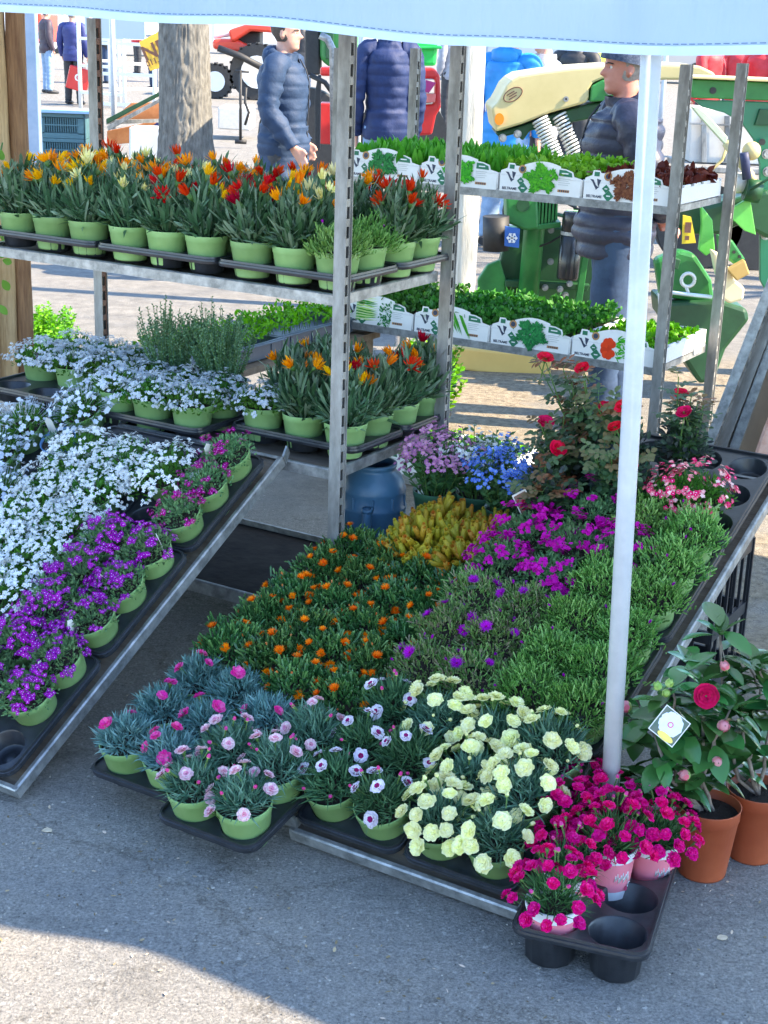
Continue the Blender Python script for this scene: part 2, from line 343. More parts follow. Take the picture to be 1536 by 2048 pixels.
def tray_deck(nx, ny, px, py, rh, mg=.018, h=TRAY_H, matl=M_tray, bridge=True):
    """deck with round holes, a double-ridged lip round it"""
    g = MB(); n = 24; X = nx * px + 2 * mg; Y = ny * py + 2 * mg
    for i in range(nx):
        for j in range(ny):
            cx, cy = mg + (i + .5) * px, mg + (j + .5) * py
            inn = []; out = []
            for k in range(n):
                t = 2 * pi * k / n; c_, s_ = cos(t), sin(t); q = max(abs(c_) / (px / 2), abs(s_) / (py / 2))
                out.append((cx + c_ / q, cy + s_ / q, h)); inn.append((cx + c_ * rh, cy + s_ * rh, h))
            # true corners
            cs = [(cx + a * px / 2, cy + b * py / 2, h) for a, b in ((1, 1), (-1, 1), (-1, -1), (1, -1))]
            vs = out + inn + cs; fs = [(k, (k + 1) % n, n + (k + 1) % n, n + k) for k in range(n)]
            fs = [tuple(reversed(f)) for f in fs]
            g.add(vs, fs, 0, .5)
            for q_, (a, b) in enumerate(((1, 1), (-1, 1), (-1, -1), (1, -1))):
                kk = [k for k in range(n) if (out[k][0] - cx) * a > 0 and (out[k][1] - cy) * b > 0]
                for k in range(n):
                    k2 = (k + 1) % n; p1, p2 = out[k], out[k2]
                    if abs(p1[0] - p2[0]) > 1e-5 and abs(p1[1] - p2[1]) > 1e-5 and (p1[0] - cx) * a >= -1e-6 and (p1[1] - cy) * b >= -1e-6 and (p2[0] - cx) * a >= -1e-6 and (p2[1] - cy) * b >= -1e-6:
                        g.add([p1, cs[q_], p2], [(0, 1, 2)], 0, .5)
    # margin + lip: rings of a rounded rectangle
    def rr(inset, z, rc):
        pts = []; x0, y0, x1, y1 = inset, inset, X - inset, Y - inset; rc = max(rc - inset, .002)
        for (cx, cy, a0) in ((x1 - rc, y1 - rc, 0), (x0 + rc, y1 - rc, 90), (x0 + rc, y0 + rc, 180), (x1 - rc, y0 + rc, 270)):
            for k in range(5):
                t = radians(a0 + 22.5 * k); pts.append((cx + rc * cos(t), cy + rc * sin(t), z))
        return pts
    rings = [[(min(max(p[0], mg), X - mg), min(max(p[1], mg), Y - mg), h) for p in rr(mg, h, .03)], rr(.010, h, .035), rr(.009, h + .007, .035), rr(.005, h + .008, .035), rr(.004, h + .002, .035), rr(.001, h + .001, .035), rr(0, h - .004, .035), rr(.001, h - .011, .035), rr(.004, h - .012, .035)]
    for a, b in zip(rings, rings[1:]):
        k = len(a); g.add(a + b, [(i, (i + 1) % k, k + (i + 1) % k, k + i) for i in range(k)][::1], 0, .5, True)
    return g.mesh('tray_deck', matl)
def cup_mesh(rh, h=TRAY_H, matl=M_tray):
    g = MB(); n = 24
    prof = [(rh + .0012, h - .0005), (rh * .97, h - .004), (rh * .86, .003), (rh * .80, .0), (rh * .35, .0), (rh * .3, .007), (0.0001, .007)]
    vs = []; k = len(prof)
    for i, (r_, z) in enumerate(prof):
        for j in range(n):
            t = 2 * pi * j / n; rib = 1 - (.035 if (j % 2 and 0 < i < 4) else 0)
            vs.append((r_ * cos(t) * rib, r_ * sin(t) * rib, z))
    fs = [(i * n + j, i * n + (j + 1) % n, (i + 1) * n + (j + 1) % n, (i + 1) * n + j) for i in range(k - 1) for j in range(n)]
    g.add(vs, fs, 0, .5, True); return g.mesh('cup', matl)
TRAYLIB = {}
def tray(M, nx, ny, label, px=.134, py=.134, rh=.054, mg=.012, name='pot_tray', group='black plastic pot trays', h=TRAY_H, matl=M_tray):
    key = (nx, ny, px, py, rh, mg, h, matl.name)
    if key not in TRAYLIB: TRAYLIB[key] = (tray_deck(nx, ny, px, py, rh, mg, h, matl), cup_mesh(rh, h, matl))
    d, c = TRAYLIB[key]
    o = thing(name, label, 'plant tray', M, group)
    link('tray_deck', d, o)
    for i in range(nx):
        for j in range(ny): link('cup', c, o, T((mg + (i + .5) * px, mg + (j + .5) * py, 0)))
    return o

# ------------------------------------------------------------------ library of flowers
def bloom_double(r, n=6, layers=4, ruffle=.14, stem=.03, seed=0, stem_m=1, lift=0.5, centre=None, notch=True):
    """ruffled carnation-like bloom, origin at its base, facing +z"""
    random.seed(seed); g = MB()
    for l in range(layers):
        rl = r * (1 - .2 * l); el = radians(8 + lift * 40 * l / max(1, layers - 1) + 10)
        for k in range(n):
            a0 = 2 * pi * (k + .5 * (l % 2)) / n + U(-.12, .12); wd = 2 * pi / n * U(.55, .7)
            vs = []; rows = [(0.08, .4), (.6, .9), (1.0, 1.0)]; nc = 5
            for (t, ws) in rows:
                for c in range(nc):
                    q = (c / (nc - 1) - .5) * 2; a = a0 + q * wd * ws * (.6 if t < .5 else 1)
                    rad_ = rl * t * (1 - .12 * q * q); 
                    z = rad_ * math.tan(el) * .55 + l * r * .10
                    if t == 1.0: rad_ *= U(.86, 1.08); z += U(-1, 1) * ruffle * r
                    vs.append((cos(a) * rad_, sin(a) * rad_, z))
            fs = [(i * nc + c, i * nc + c + 1, (i + 1) * nc + c + 1, (i + 1) * nc + c) for i in range(2) for c in range(nc - 1)]
            g.add(vs, fs[:4], 2 if centre else 0, None, False); b = len(g.v) - len(vs)
            for f in fs[4:]: g.f.append(tuple(i + b for i in f)); g.m.append(0); g.r.append(g.r[-1]); g.sm.append(False)
    g.tube([(0, 0, -.012), (0, 0, -.004), (0, 0, .002)], [.0022, .0042, .0048], 6, stem_m)
    g.tube([(0, 0, -stem), (0, 0, -.01)], .0011, 4, stem_m, cap=False)
    return g
def bloom_daisy(r, n=24, el=12, wd=.0022, stem=.02, layers=2, seed=0, tip=0.0):
    random.seed(seed); g = MB()
    for l in range(layers):
        for k in range(n):
            a = 2 * pi * (k + .5 * l) / n + U(-.06, .06); e = radians(el + 16 * l + U(-8, 8)); d = Vector((cos(a) * cos(e), sin(a) * cos(e), sin(e)))
            g.leaf(d * .001, d, r * U(.85, 1.08), wd, side=(-sin(a), cos(a), 0), curl=tip, segs=2, m=0)
    g.ball((0, 0, .001), r * .16, 6, 4, 1); g.tube([(0, 0, -stem), (0, 0, 0)], .001, 4, 2, cap=False)
    return g
def bloom_gazania(L=.030, n=15, el=55, wd=.0065, stem=.06, seed=0):
    random.seed(seed); g = MB()
    for k in range(n):
        a = 2 * pi * k / n + U(-.15, .15); e = radians(el + U(-14, 14)); d = Vector((cos(a) * cos(e), sin(a) * cos(e), sin(e)))
        g.leaf(d * .003, d, L * U(.8, 1.12), wd, side=(-sin(a), cos(a), 0), curl=U(-.25, .1), segs=3, m=0, fold=.18)
    g.tube([(0, 0, -.012), (0, 0, -.004), (0, 0, .008)], [.003, .0068, .0075], 8, 1)
    g.tube([(0, 0, -stem), (0, 0, -.01)], .0020, 5, 1, cap=False)
    return g
def bloom_rose(r, stem=.05, seed=0, layers=5, n=5):
    random.seed(seed); g = MB()
    for l in range(layers):
        rl = r * (1 - .19 * l); op = [20, 42, 60, 74, 84][l]
        for k in range(n):
            a0 = 2 * pi * (k + .5 * (l % 2)) / n + U(-.1, .1); nc = 6; vs = []
            for i, t in enumerate((0, .35, .7, 1.0)):
                for c in range(nc):
                    q = (c / (nc - 1) - .5) * 2; a = a0 + q * .78 * (0.4 + .6 * t)
                    e = radians(op) * (1.15 - .35 * t); rad_ = rl * t * (1 - .1 * q * q * t) * (.35 + .65 * cos(e)); z = rl * t * sin(e) * .9 + (0.0015 if t == 1 else 0) - q * q * .12 * rl * t
                    if t == 1: rad_ += r * .06 * U(0, 1)
                    vs.append((cos(a) * rad_, sin(a) * rad_, z))
            g.add(vs, [(i * nc + c, i * nc + c + 1, (i + 1) * nc + c + 1, (i + 1) * nc + c) for i in range(3) for c in range(nc - 1)], 0, None, True)
    g.tube([(0, 0, -.012), (0, 0, -.003), (0, 0, .004)], [.003, .006, .008], 7, 1)
    g.tube([(0, 0, -stem), (0, 0, -.01)], .0018, 5, 1, cap=False)
    return g

G_stem = plant('stem_green', (.07, .14, .04), (.12, .20, .07), trans=0)
def petals(name, a, b, c=None, **k): return plant(name, a, b, c, rough=.6, trans=.3, spec=.2, objvar=k.get('objvar', .10))
P_orange = petals('orange_petal', (.90, .17, .02), (.95, .32, .07)); P_peach = petals('peach_petal', (.85, .36, .16), (.9, .48, .25))
P_purple = petals('vivid_purple_petal', (.30, .015, .36), (.48, .04, .50)); P_magenta = petals('magenta_petal', (.46, .02, .27), (.62, .05, .42))
P_hot = petals('hot_pink_petal', (.60, .012, .14), (.78, .05, .25), (.84, .14, .36)); P_pink = petals('pink_petal', (.74, .10, .34), (.82, .22, .46))
P_pale = petals('pale_pink_petal', (.80, .52, .58), (.88, .74, .74)); P_whitep = petals('white_lilac_petal', (.72, .66, .74), (.84, .80, .84)); P_wine = petals('wine_petal', (.25, .02, .10), (.36, .05, .18))
P_lemon = petals('cream_yellow_petal', (.86, .84, .40), (.92, .90, .60)); P_white = petals('white_petal', (.72, .76, .80), (.86, .87, .88))
P_bluew = petals('bluish_white_petal', (.62, .68, .78), (.78, .82, .88)); P_blue = petals('blue_petal', (.14, .25, .68), (.27, .40, .80))
P_lilac = petals('lilac_pink_petal', (.50, .22, .45), (.66, .38, .58)); P_rose = petals('rose_red_petal', (.42, .008, .035), (.62, .03, .08), (.78, .09, .17))
P_cam = petals('camellia_pink_petal', (.34, .008, .045), (.52, .02, .09), (.66, .07, .15)); P_cambud = petals('camellia_bud_petal', (.80, .20, .27), (.86, .52, .52))
P_gor = petals('gazania_orange_petal', (.82, .20, .01), (.92, .38, .03), objvar=.15); P_gye = petals('gazania_yellow_petal', (.86, .46, .02), (.92, .62, .08))
P_gcr = petals('gazania_cream_petal', (.80, .72, .28), (.88, .84, .55)); P_gre = petals('gazania_red_petal', (.55, .02, .02), (.70, .08, .04)); P_gda = petals('gazania_crimson_petal', (.26, .008, .02), (.42, .02, .04))
P_aub = petals('aubrieta_purple_petal', (.26, .025, .32), (.50, .08, .50)); P_aubm = petals('aubrieta_crimson_petal', (.42, .015, .16), (.50, .06, .36))
P_sax = petals('two_tone_pink_petal', (.66, .04, .20), (.80, .24, .34), (.92, .68, .66)); P_eye = petals('yellow_eye', (.75, .60, .12), (.8, .7, .3))

FL = {}
def regf(key, builder, mats, n=3):
    FL[key] = [builder(i * 13 + len(FL) * 7).mesh('flower', mats) for i in range(n)]
regf('orange', lambda s: bloom_daisy(.0148, 18, 44, .0040, .02, 2, s, .12), [P_orange, P_eye, G_stem])
regf('orange_bud', lambda s: bloom_daisy(.0085, 12, 66, .003, .02, 1, s, -.2), [P_peach, P_peach, G_stem])
regf('purple', lambda s: bloom_daisy(.0165, 26, 20, .0026, .02, 2, s, .1), [P_purple, P_wine, G_stem])
regf('purple_bud', lambda s: bloom_daisy(.010, 14, 66, .003, .02, 1, s, -.2), [P_purple, P_wine, G_stem])
regf('carn_hot', lambda s: bloom_double(.0175, 6, 4, .20, .03, s, 1, .8), [P_hot, G_stem, P_hot], 4)
regf('carn_lemon', lambda s: bloom_double(.0195, 6, 4, .13, .03, s, 1, .6), [P_lemon, G_stem, P_lemon], 4)
regf('carn_pink', lambda s: bloom_double(.0165, 6, 3, .13, .03, s, 1, .5), [P_pink, G_stem, P_pink])
regf('carn_pale', lambda s: bloom_double(.0165, 6, 3, .13, .03, s, 1, .5, True), [P_pale, G_stem, petals('soft_pink_petal', (.74, .30, .42), (.8, .42, .5))])
regf('carn_white', lambda s: bloom_double(.0175, 6, 3, .13, .03, s, 1, .5, True), [P_whitep, G_stem, P_wine])
for k_, p_ in (('gor', P_gor), ('gye', P_gye), ('gcr', P_gcr), ('gre', P_gre), ('gda', P_gda)):
    regf(k_, lambda s: bloom_gazania(.037, 16, [62, 48, 74][(s // 13) % 3], .0074, .08, s), [p_, G_stem])
regf('rose', lambda s: bloom_rose(.024, .06, s), [P_rose, G_stem])
regf('camellia', lambda s: bloom_rose(.036, .03, s, 5, 7), [P_cam, G_stem], 1)
def bud(s, r=.012, L=.016):
    random.seed(s); g = MB()
    g.lathe([(0.0005, 0), (r * .7, L * .15), (r, L * .45), (r * .9, L * .6)], 10, 1)
    g.lathe([(r * .93, L * .55), (r * .86, L * .85), (r * .5, L * 1.2), (r * .1, L * 1.28)], 10, 0)
    for k in range(6):
        a = k * 1.05; g.leaf((cos(a) * r * .95, sin(a) * r * .95, L * .5), (-cos(a) * .35, -sin(a) * .35, 1), L * .75, r * 1.0, side=(-sin(a), cos(a), 0), curl=.25, m=0, r=RND())
    g.tube([(0, 0, -.02), (0, 0, .001)], .0016, 5, 2, cap=False); return g
G_bud = plant('bud_green', (.28, .42, .12), (.42, .52, .22), trans=.1)
regf('cam_bud', lambda s: bud(s, .0135, .019), [P_cambud, G_bud, G_stem])
regf('cam_green', lambda s: bud(s, .009, .013), [G_bud, G_bud, G_stem], 1)
regf('small_bud', lambda s: bud(s, .0042, .009), [P_lemon, G_bud, G_stem], 1)
regf('pink_bud', lambda s: bud(s, .0040, .009), [P_pink, G_bud, G_stem], 1)

def four_petal(g, p, d, r, m, n=4, mc=None):
    d = Vector(d).normalized(); x = d.orthogonal().normalized(); y = d.cross(x); a0 = U(0, 6.28); rr_ = RND(); p = Vector(p)
    for k in range(n):
        a = a0 + 2 * pi * k / n; dd = x * cos(a) + y * sin(a); sd = -x * sin(a) + y * cos(a)
        vs = [p, p + dd * r * .55 - sd * r * .42 + d * r * .15, p + dd * r + d * r * .1, p + dd * r * .55 + sd * r * .42 + d * r * .15]
        g.add(vs, [(0, 1, 2, 3)], m, rr_)
    if mc is not None:
        q = r * .2; g.add([p + d * .001 + x * q, p + d * .001 + y * q, p + d * .001 - x * q, p + d * .001 - y * q], [(0, 1, 2, 3)], mc)
def dome_pt(R, H, squash=0.0, lo=0.0):
    """random point and normal on the upper half ellipsoid"""
    z = U(lo, 1) ; a = U(0, 2 * pi); s_ = sqrt(1 - z * z)
    p = Vector((R * s_ * cos(a), R * s_ * sin(a), H * z)); n_ = Vector((s_ * cos(a) / R, s_ * sin(a) / R, z / H)).normalized()
    return p, n_
def lump(p, seed, amp=.18, fr=28): return 1 + amp * noise.noise(Vector(p) * fr + Vector((seed * 3.7, 0, 0)))

# foliage builders return (foliage MB, [(point, normal)] places where blooms may go), z=0 is the soil
def f_dianthus(seed, R=.070, H=.070, n=620, L=.040, Wd=.0038):
    random.seed(seed); g = MB()
    for i in range(n):
        p, nn = dome_pt(R * .8, H * .8); k = lump(p, seed, .3); p = p * k * U(.45, 1.0)
        if p.xy.length > .03: p.z = max(p.z, .020)
        d = (nn * .75 + Vector((U(-.7, .7), U(-.7, .7), U(-.1, .9)))).normalized()
        g.leaf(p, d, L * U(.6, 1.15), Wd * U(.8, 1.2), curl=U(-.45, .1), segs=2)
    for i in range(14):
        a = U(0, 6.28); g.leaf((cos(a) * R * .6, sin(a) * R * .6, .012), (cos(a), sin(a), U(.1, .6)), L * 1.2, Wd, curl=-.4, segs=2)
    return g
def f_gazania(seed, n=300):
    random.seed(seed); g = MB()
    for i in range(n):
        a = U(0, 6.28); q = U(0, 1); el = radians(28 + 58 * q + U(-8, 8)); r0 = U(0, .045)
        d = Vector((cos(a) * cos(el), sin(a) * cos(el), sin(el))); z0 = U(0, .075) * q
        g.leaf((cos(a) * r0, sin(a) * r0, z0), d, U(.06, .125), U(.0065, .0125), side=(-sin(a) + U(-.5, .5), cos(a) + U(-.5, .5), U(-.5, .5)), curl=U(-.9, .35), segs=3.5, fold=.12 if RND() < .4 else 0)
        if i % 3 == 0:   # lobes on the long leaves
            q_ = Vector((cos(a) * r0, sin(a) * r0, z0)) + d * .06
            for sgn in (-1, 1): g.leaf(q_, d + Vector((-sin(a), cos(a), 0)) * sgn * .9, .03, .007, segs=2)
    for i in range(60):
        a = U(0, 6.28); r0 = U(.02, .05); g.leaf((cos(a) * r0, sin(a) * r0, U(.0, .05)), (cos(a), sin(a), U(.0, 1.2)), U(.035, .06), .009, curl=-.5, segs=3)
    return g
def f_mound(seed, R=.085, H=.075, n=420, L=.016, Wd=.0065, up=.5):
    random.seed(seed); g = MB()
    for i in range(n):
        p, nn = dome_pt(R, H); p = p * lump(p, seed, .3) * U(.7, 1.0)
        if p.xy.length < .07: p.z = max(p.z, .020)
        g.leaf(p, nn + Vector((U(-.7, .7), U(-.7, .7), U(-.2, .2) + up)), L * U(.6, 1.2), Wd * U(.7, 1.2), curl=U(-.4, .2), segs=2)
    for i in range(60):
        a = U(0, 6.28); g.tube([(0, 0, 0), (cos(a) * R * .4, sin(a) * R * .4, H * .5), (cos(a) * R * .75, sin(a) * R * .75, H * U(.4, .8))], .0011, 3, 0, cap=False)
    return g
def b_mound(seed, R, H, n, r, np_=4, cl=7, mc=True, lo=.12, blotch=.0):
    """many tiny flowers in clusters over a mound"""
    random.seed(seed + 500); g = MB()
    for i in range(max(1, n // cl)):
        p, nn = dome_pt(R, H, lo=lo)
        if blotch and noise.noise(p * 22 + Vector((seed, 0, 0))) < -blotch: continue
        p = p * lump(p, seed, .3); sp = r * 1.9
        for k in range(cl):
            o_ = Vector((U(-1, 1), U(-1, 1), U(-.25, .3))) * sp
            four_petal(g, p + nn * (.006 + U(0, .006)) + o_, nn + Vector((U(-.6, .6), U(-.6, .6), U(-.2, .6))), r * U(.8, 1.15), 0, np_, 1 if mc else None)
    return g
def f_sticks(seed, R=.082, H=.075, n=620, L=.026, Wd=.0034, up=.7):
    random.seed(seed); g = MB()
    for i in range(n):
        p, nn = dome_pt(R, H); p = p * lump(p, seed, .5) * U(.62, 1.0)
        if p.xy.length < .07: p.z = max(p.z, .018)
        d = (nn * .6 + Vector((U(-.6, .6), U(-.6, .6), U(-.2, .5) + up))).normalized(); x = d.orthogonal().normalized(); y = d.cross(x)
        l_ = L * U(.55, 1.2); r_ = Wd * U(.8, 1.2) / 2; bnd = (x * U(-1, 1) + y * U(-1, 1)) * l_ * .25
        tri = [x, -x * .5 + y * .87, -x * .5 - y * .87]
        vs = [p + t * r_ * .7 for t in tri] + [p + d * l_ * .82 + bnd * .7 + t * r_ for t in tri] + [p + d * l_ + bnd]
        g.add(vs, [(0, 1, 4, 3), (1, 2, 5, 4), (2, 0, 3, 5), (3, 4, 6), (4, 5, 6), (5, 3, 6)])
    return g
def f_sedum(seed, R=.10, H=.075, n=150):
    random.seed(seed); g = MB()
    for i in range(n):
        p, nn = dome_pt(R * .8, H * .75); d = (nn * .8 + Vector((U(-.5, .5), U(-.5, .5), U(.0, .7)))).normalized(); p = p * U(.7, 1.0)
        l_ = U(.022, .042); r_ = U(.0070, .0095); rn = RND(); x = d.orthogonal().normalized(); y = d.cross(x); m_ = 7
        bend = (x * U(-1, 1) + y * U(-1, 1)) * .3
        for s_ in range(m_):
            t = s_ / (m_ - 1); c = p + d * l_ * t + bend * l_ * t * t
            for k in range(5):
                a = k * 1.2566 + s_ * .63; dd = (x * cos(a) + y * sin(a))
                g.leaf(c, dd * (1.0 - .45 * t) + d * (.7 + t), r_ * 1.05 * (1 - .25 * t), r_ * 1.0, side=(dd.cross(d)), curl=.25, segs=2, r=min(1, max(0, rn * .6 + t * .35 + U(-.12, .12))))
        g.tube([p, p + d * l_ * .5 + bend * l_ * .25, p + d * l_ + bend * l_], [r_ * .75, r_ * .85, r_ * .6], 5, 0, r=rn * .6 + .2)
    return g
def f_stems(seed, R=.07, H=.15, stems=26, leafn=16, L=.016, Wd=.008, spread=.9, lean=.0, segs=2, opp=True):
    """upright leafy stems (thyme, forget-me-not and the like)"""
    random.seed(seed); g = MB(); tops = []
    for i in range(stems):
        a = U(0, 6.28); q = sqrt(RND()); h = H * U(.65, 1.05) * (1 - .25 * q)
        tip = Vector((cos(a) * R * q * 1.15, sin(a) * R * q * 1.15, h)); b = Vector((cos(a) * R * q * .45, sin(a) * R * q * .45, 0)); mid = (tip + b) / 2 + Vector((U(-.01, .01), U(-.01, .01), 0))
        g.tube([b, mid, tip], [.0016, .0013, .0008], 4, 1, cap=False); tops.append(tip)
        for k in range(leafn):
            t = .12 + .9 * k / leafn; c = b.lerp(mid, min(1, t * 2)) if t < .5 else mid.lerp(tip, t * 2 - 1)
            aa = k * 2.4 + i; g.leaf(c, (cos(aa) * spread, sin(aa) * spread, .55), L * U(.7, 1.2) * (1.1 - .4 * t), Wd * U(.8, 1.15), curl=U(-.4, .1), segs=segs)
    return g, tops

L_blue = plant('blue_green_needle', (.085, .175, .165), (.17, .30, .28), (.28, .42, .39), spec=.3)
L_green = plant('mid_green_needle', (.04, .10, .05), (.085, .18, .09), (.15, .27, .14))
L_gaz = plant('gazania_leaf', (.035, .085, .04), (.085, .17, .085), (.26, .35, .25), spec=.5, rough=.42)
L_white = plant('fresh_green_leaf', (.05, .14, .03), (.11, .25, .05))
L_grey = plant('grey_green_leaf', (.12, .20, .12), (.21, .31, .20))
L_aub = plant('aubrieta_leaf', (.09, .19, .09), (.21, .34, .16))
L_dark = plant('dark_succulent_leaf', (.03, .09, .03), (.07, .165, .055), (.16, .28, .10), spec=.5, rough=.4, trans=.1)
L_lime = plant('light_green_succulent_leaf', (.08, .18, .05), (.17, .32, .09), (.32, .49, .18), rough=.45, trans=.15)
L_olive = plant('purple_tinged_succulent_leaf', (.10, .19, .06), (.20, .33, .11), (.26, .20, .15), trans=.15)
L_sedum = plant('sedum_finger', (.17, .21, .035), (.44, .35, .07), (.52, .19, .08), trans=.15)
L_rose = plant('rose_leaf', (.035, .07, .04), (.075, .13, .06), (.22, .085, .05), rough=.4)
L_roseold = plant('purple_dark_rose_leaf', (.03, .04, .045), (.06, .075, .07), (.05, .09, .05), rough=.5)
L_fmn = plant('forget_me_not_leaf', (.05, .12, .05), (.10, .21, .08))
L_thyme = plant('thyme_leaf', (.08, .17, .10), (.16, .28, .16), (.26, .38, .24))
L_bright = plant('bright_green_leaf', (.09, .25, .02), (.20, .42, .05))
L_cos = plant('romaine_leaf', (.06, .20, .03), (.14, .34, .06)); L_curl = plant('curly_lettuce_leaf', (.10, .26, .03), (.24, .45, .08))
L_redl = plant('red_lettuce_leaf', (.06, .012, .012), (.16, .045, .03)); L_cel = plant('celery_leaf', (.03, .12, .025), (.09, .25, .05)); L_cam = plant('camellia_leaf', (.035, .095, .03), (.085, .20, .065), rough=.2, trans=.08, spec=.6, objvar=.25)
L_frost = plant('white_tipped_leaf', (.10, .15, .06), (.45, .47, .40), (.75, .74, .70))

FO = {}
def reg(key, builds, mats):
    FO[key] = [b.mesh(key, mats) for b in builds]
reg('foliage_dianthus_blue', [f_dianthus(s, n=680, L=.034, Wd=.0042) for s in (1, 2, 3)], [L_blue])
reg('foliage_dianthus_green', [f_dianthus(s, L=.043) for s in (4, 5, 6)], [L_green])
reg('foliage_dianthus_mix', [f_dianthus(s, L=.040, R=.075) for s in (14, 15)], [plant('teal_green_needle', (.06, .14, .09), (.13, .24, .16), (.22, .35, .26))])
reg('foliage_gazania', [f_gazania(s) for s in (7, 8, 9, 10)], [L_gaz])
reg('foliage_white', [f_mound(s, .094, .058) for s in (11, 12, 13)], [L_white])
reg('foliage_aubrieta', [f_mound(s, .082, .066, 560, .015, .0065) for s in (21, 22, 23)], [L_aub])
reg('foliage_dark_sticks', [f_sticks(s, .085, .075, 620, .026, .0054, .45) for s in (31, 32, 33)], [L_dark])
reg('foliage_lime_sticks', [f_sticks(s, .088, .074, 1150, .020, .0038, .35) for s in (34, 35, 36)], [L_lime])
reg('foliage_olive_sticks', [f_sticks(s, .085, .070, 850, .019, .0036, .4) for s in (37, 38)], [L_olive])
reg('foliage_sedum', [f_sedum(s) for s in (41, 42)], [L_sedum])
reg('blossoms_white', [b_mound(s, .100, .064, 640, .0058, blotch=.32, cl=5) for s in (11, 12, 13)], [P_white, P_eye])
reg('blossoms_bluish', [b_mound(s, .098, .070, 560, .0056, cl=5) for s in (11, 12, 13)], [P_bluew, P_eye])
reg('blossoms_purple', [b_mound(s, .088, .066, 250, .0075, blotch=.12, lo=.25) for s in (21, 22, 23)], [P_aub, P_whitep])
reg('blossoms_crimson', [b_mound(s, .086, .066, 130, .0070, lo=.25) for s in (21, 22, 23)], [P_aubm, P_whitep])
reg('blossoms_magenta', [b_mound(s, .085, .088, 320, .0066, np_=5, cl=12, mc=False) for s in (34, 35, 36)], [P_magenta])
reg('blossoms_twotone', [b_mound(s, .088, .088, 190, .0075, np_=5, cl=6) for s in (51, 52)], [P_sax, P_white])
def star_mound(seed):
    random.seed(seed); g = MB()
    for i in range(130):
        p, nn = dome_pt(.105, .09, lo=.1); p = p * lump(p, seed, .3)
        g.tube([p * .6, p], .0006, 3, 0, cap=False); four_petal(g, p, nn + Vector((U(-.7, .7), U(-.7, .7), .3)), U(.006, .010), 0, 5)
        for k in range(2): g.leaf(p * U(.7, 1), nn + Vector((U(-1, 1), U(-1, 1), .3)), .014, .0016, segs=2)
    return g
reg('blossoms_star', [star_mound(s) for s in (61, 62)], [P_bluew])
def fmn(seed, col):
    g, tops = f_stems(seed, .085, .175, 44, 14, .026, .008); random.seed(seed); b = MB()
    for t in tops:
        for k in range(13):
            o_ = Vector((U(-1, 1), U(-1, 1), U(-1, .4))) * .020
            four_petal(b, t + o_, Vector((t.x * 6 + U(-.5, .5), t.y * 6 + U(-.5, .5), U(.3, 1))), U(.0048, .0064), 0, 5, 1)
    return g.mesh('foliage', [L_fmn, G_stem]), b.mesh('blossoms', [col, P_eye])
FMN = {'pink': fmn(71, P_lilac), 'white': fmn(72, P_white), 'blue': fmn(73, P_blue)}

# standard meshes
POT = pot_mesh(); SOIL = soil_mesh(.058, .088)
POT_BIG = pot_mesh(.075, .105, .74); SOIL_BIG = soil_mesh(.070, .094)
POT_SM = pot_mesh(.056, .095, .76); SOIL_SM = soil_mesh(.052, .084)
POT_DK = pot_mesh(.068, .11, .74, m=M_dark_pot); SOIL_DK = soil_mesh(.063, .098)

def marker_tag_mesh():
    g = MB(); g.box((0, 0, .028), (.022, .0009, .05), 0); g.add([(-.011, -.0006, .053), (.011, -.0006, .053), (0, -.0006, .066), (-.011, .0006, .053), (.011, .0006, .053), (0, .0006, .066)], [(0, 1, 2), (5, 4, 3), (0, 2, 5, 3), (1, 4, 5, 2)], 0)
    g.add([(-.008, -.0009, .022), (.008, -.0009, .022), (.008, -.0009, .046), (-.008, -.0009, .046)], [(0, 1, 2, 3)], 1)
    g.add([(-.005 + .005 * cos(k), -.0012, .034 + .006 * sin(k)) for k in [i * .785 for i in range(8)]], [tuple(range(8))], 2); return g
M_tagw = mat('label_card_white', (.74, .72, .66), (.80, .78, .72), rough=.5); M_tagd = mat('label_print_dark', (.06, .04, .07), (.16, .05, .12), rough=.5, scale=90); M_tagp = mat('label_print_flower', (.55, .3, .45), rough=.5)
TAG = marker_tag_mesh().mesh('plant_label', [M_tagw, M_tagd, M_tagp])

def potted(name, cat, label, group, M, pot, soil, soil_h, layers, blooms=None, tagged=False, spin=None, sc_=1.0, place=None):
    """pot + soil + foliage layers + single blooms standing on a dome"""
    o = thing(name, label, cat, M, group)
    link('pot', pot, o); link('soil', soil, o)
    spin = U(0, 6.28) if spin is None else spin
    for nm, me, kd in layers: link(nm, me, o, T((0, 0, soil_h)) @ RZ(spin) @ SC(sc_ * U(.94, 1.06)), kind=kd)
    if blooms:
        used_all = []
        for key, cnt, R, H, lo, sz in blooms:
            cnt = max(1, round(cnt * U(.7, 1.3))); used = used_all
            for i in range(cnt):
                best = None
                for tr in range(6):    # keep blooms apart from each other
                    p, nn = dome_pt(R, H, lo=lo); dmin = min([(p - q).length for q in used] or [9])
                    if best is None or dmin > best[0]: best = (dmin, p, nn)
                _, p, nn = best; used.append(p); d = (nn * .8 + Vector((U(-.35, .35), U(-.35, .35), .55))).normalized()
                q = Vector((0, 0, 1)).rotation_difference(d).to_matrix().to_4x4()
                link('flower', random.choice(FL[key]), o, T(p + Vector((0, 0, soil_h))) @ q @ RZ(U(0, 6.28)) @ SC(sz * U(.82, 1.15)))
    if tagged:
        a = U(-2.2, -.6) if tagged is True else tagged
        link('plant_label', TAG, o, T((cos(a) * .048, sin(a) * .048, soil_h)) @ RX(U(-.35, .1)) @ RZ(U(-.6, .6)) @ RY(U(-.25, .25)))
    return o

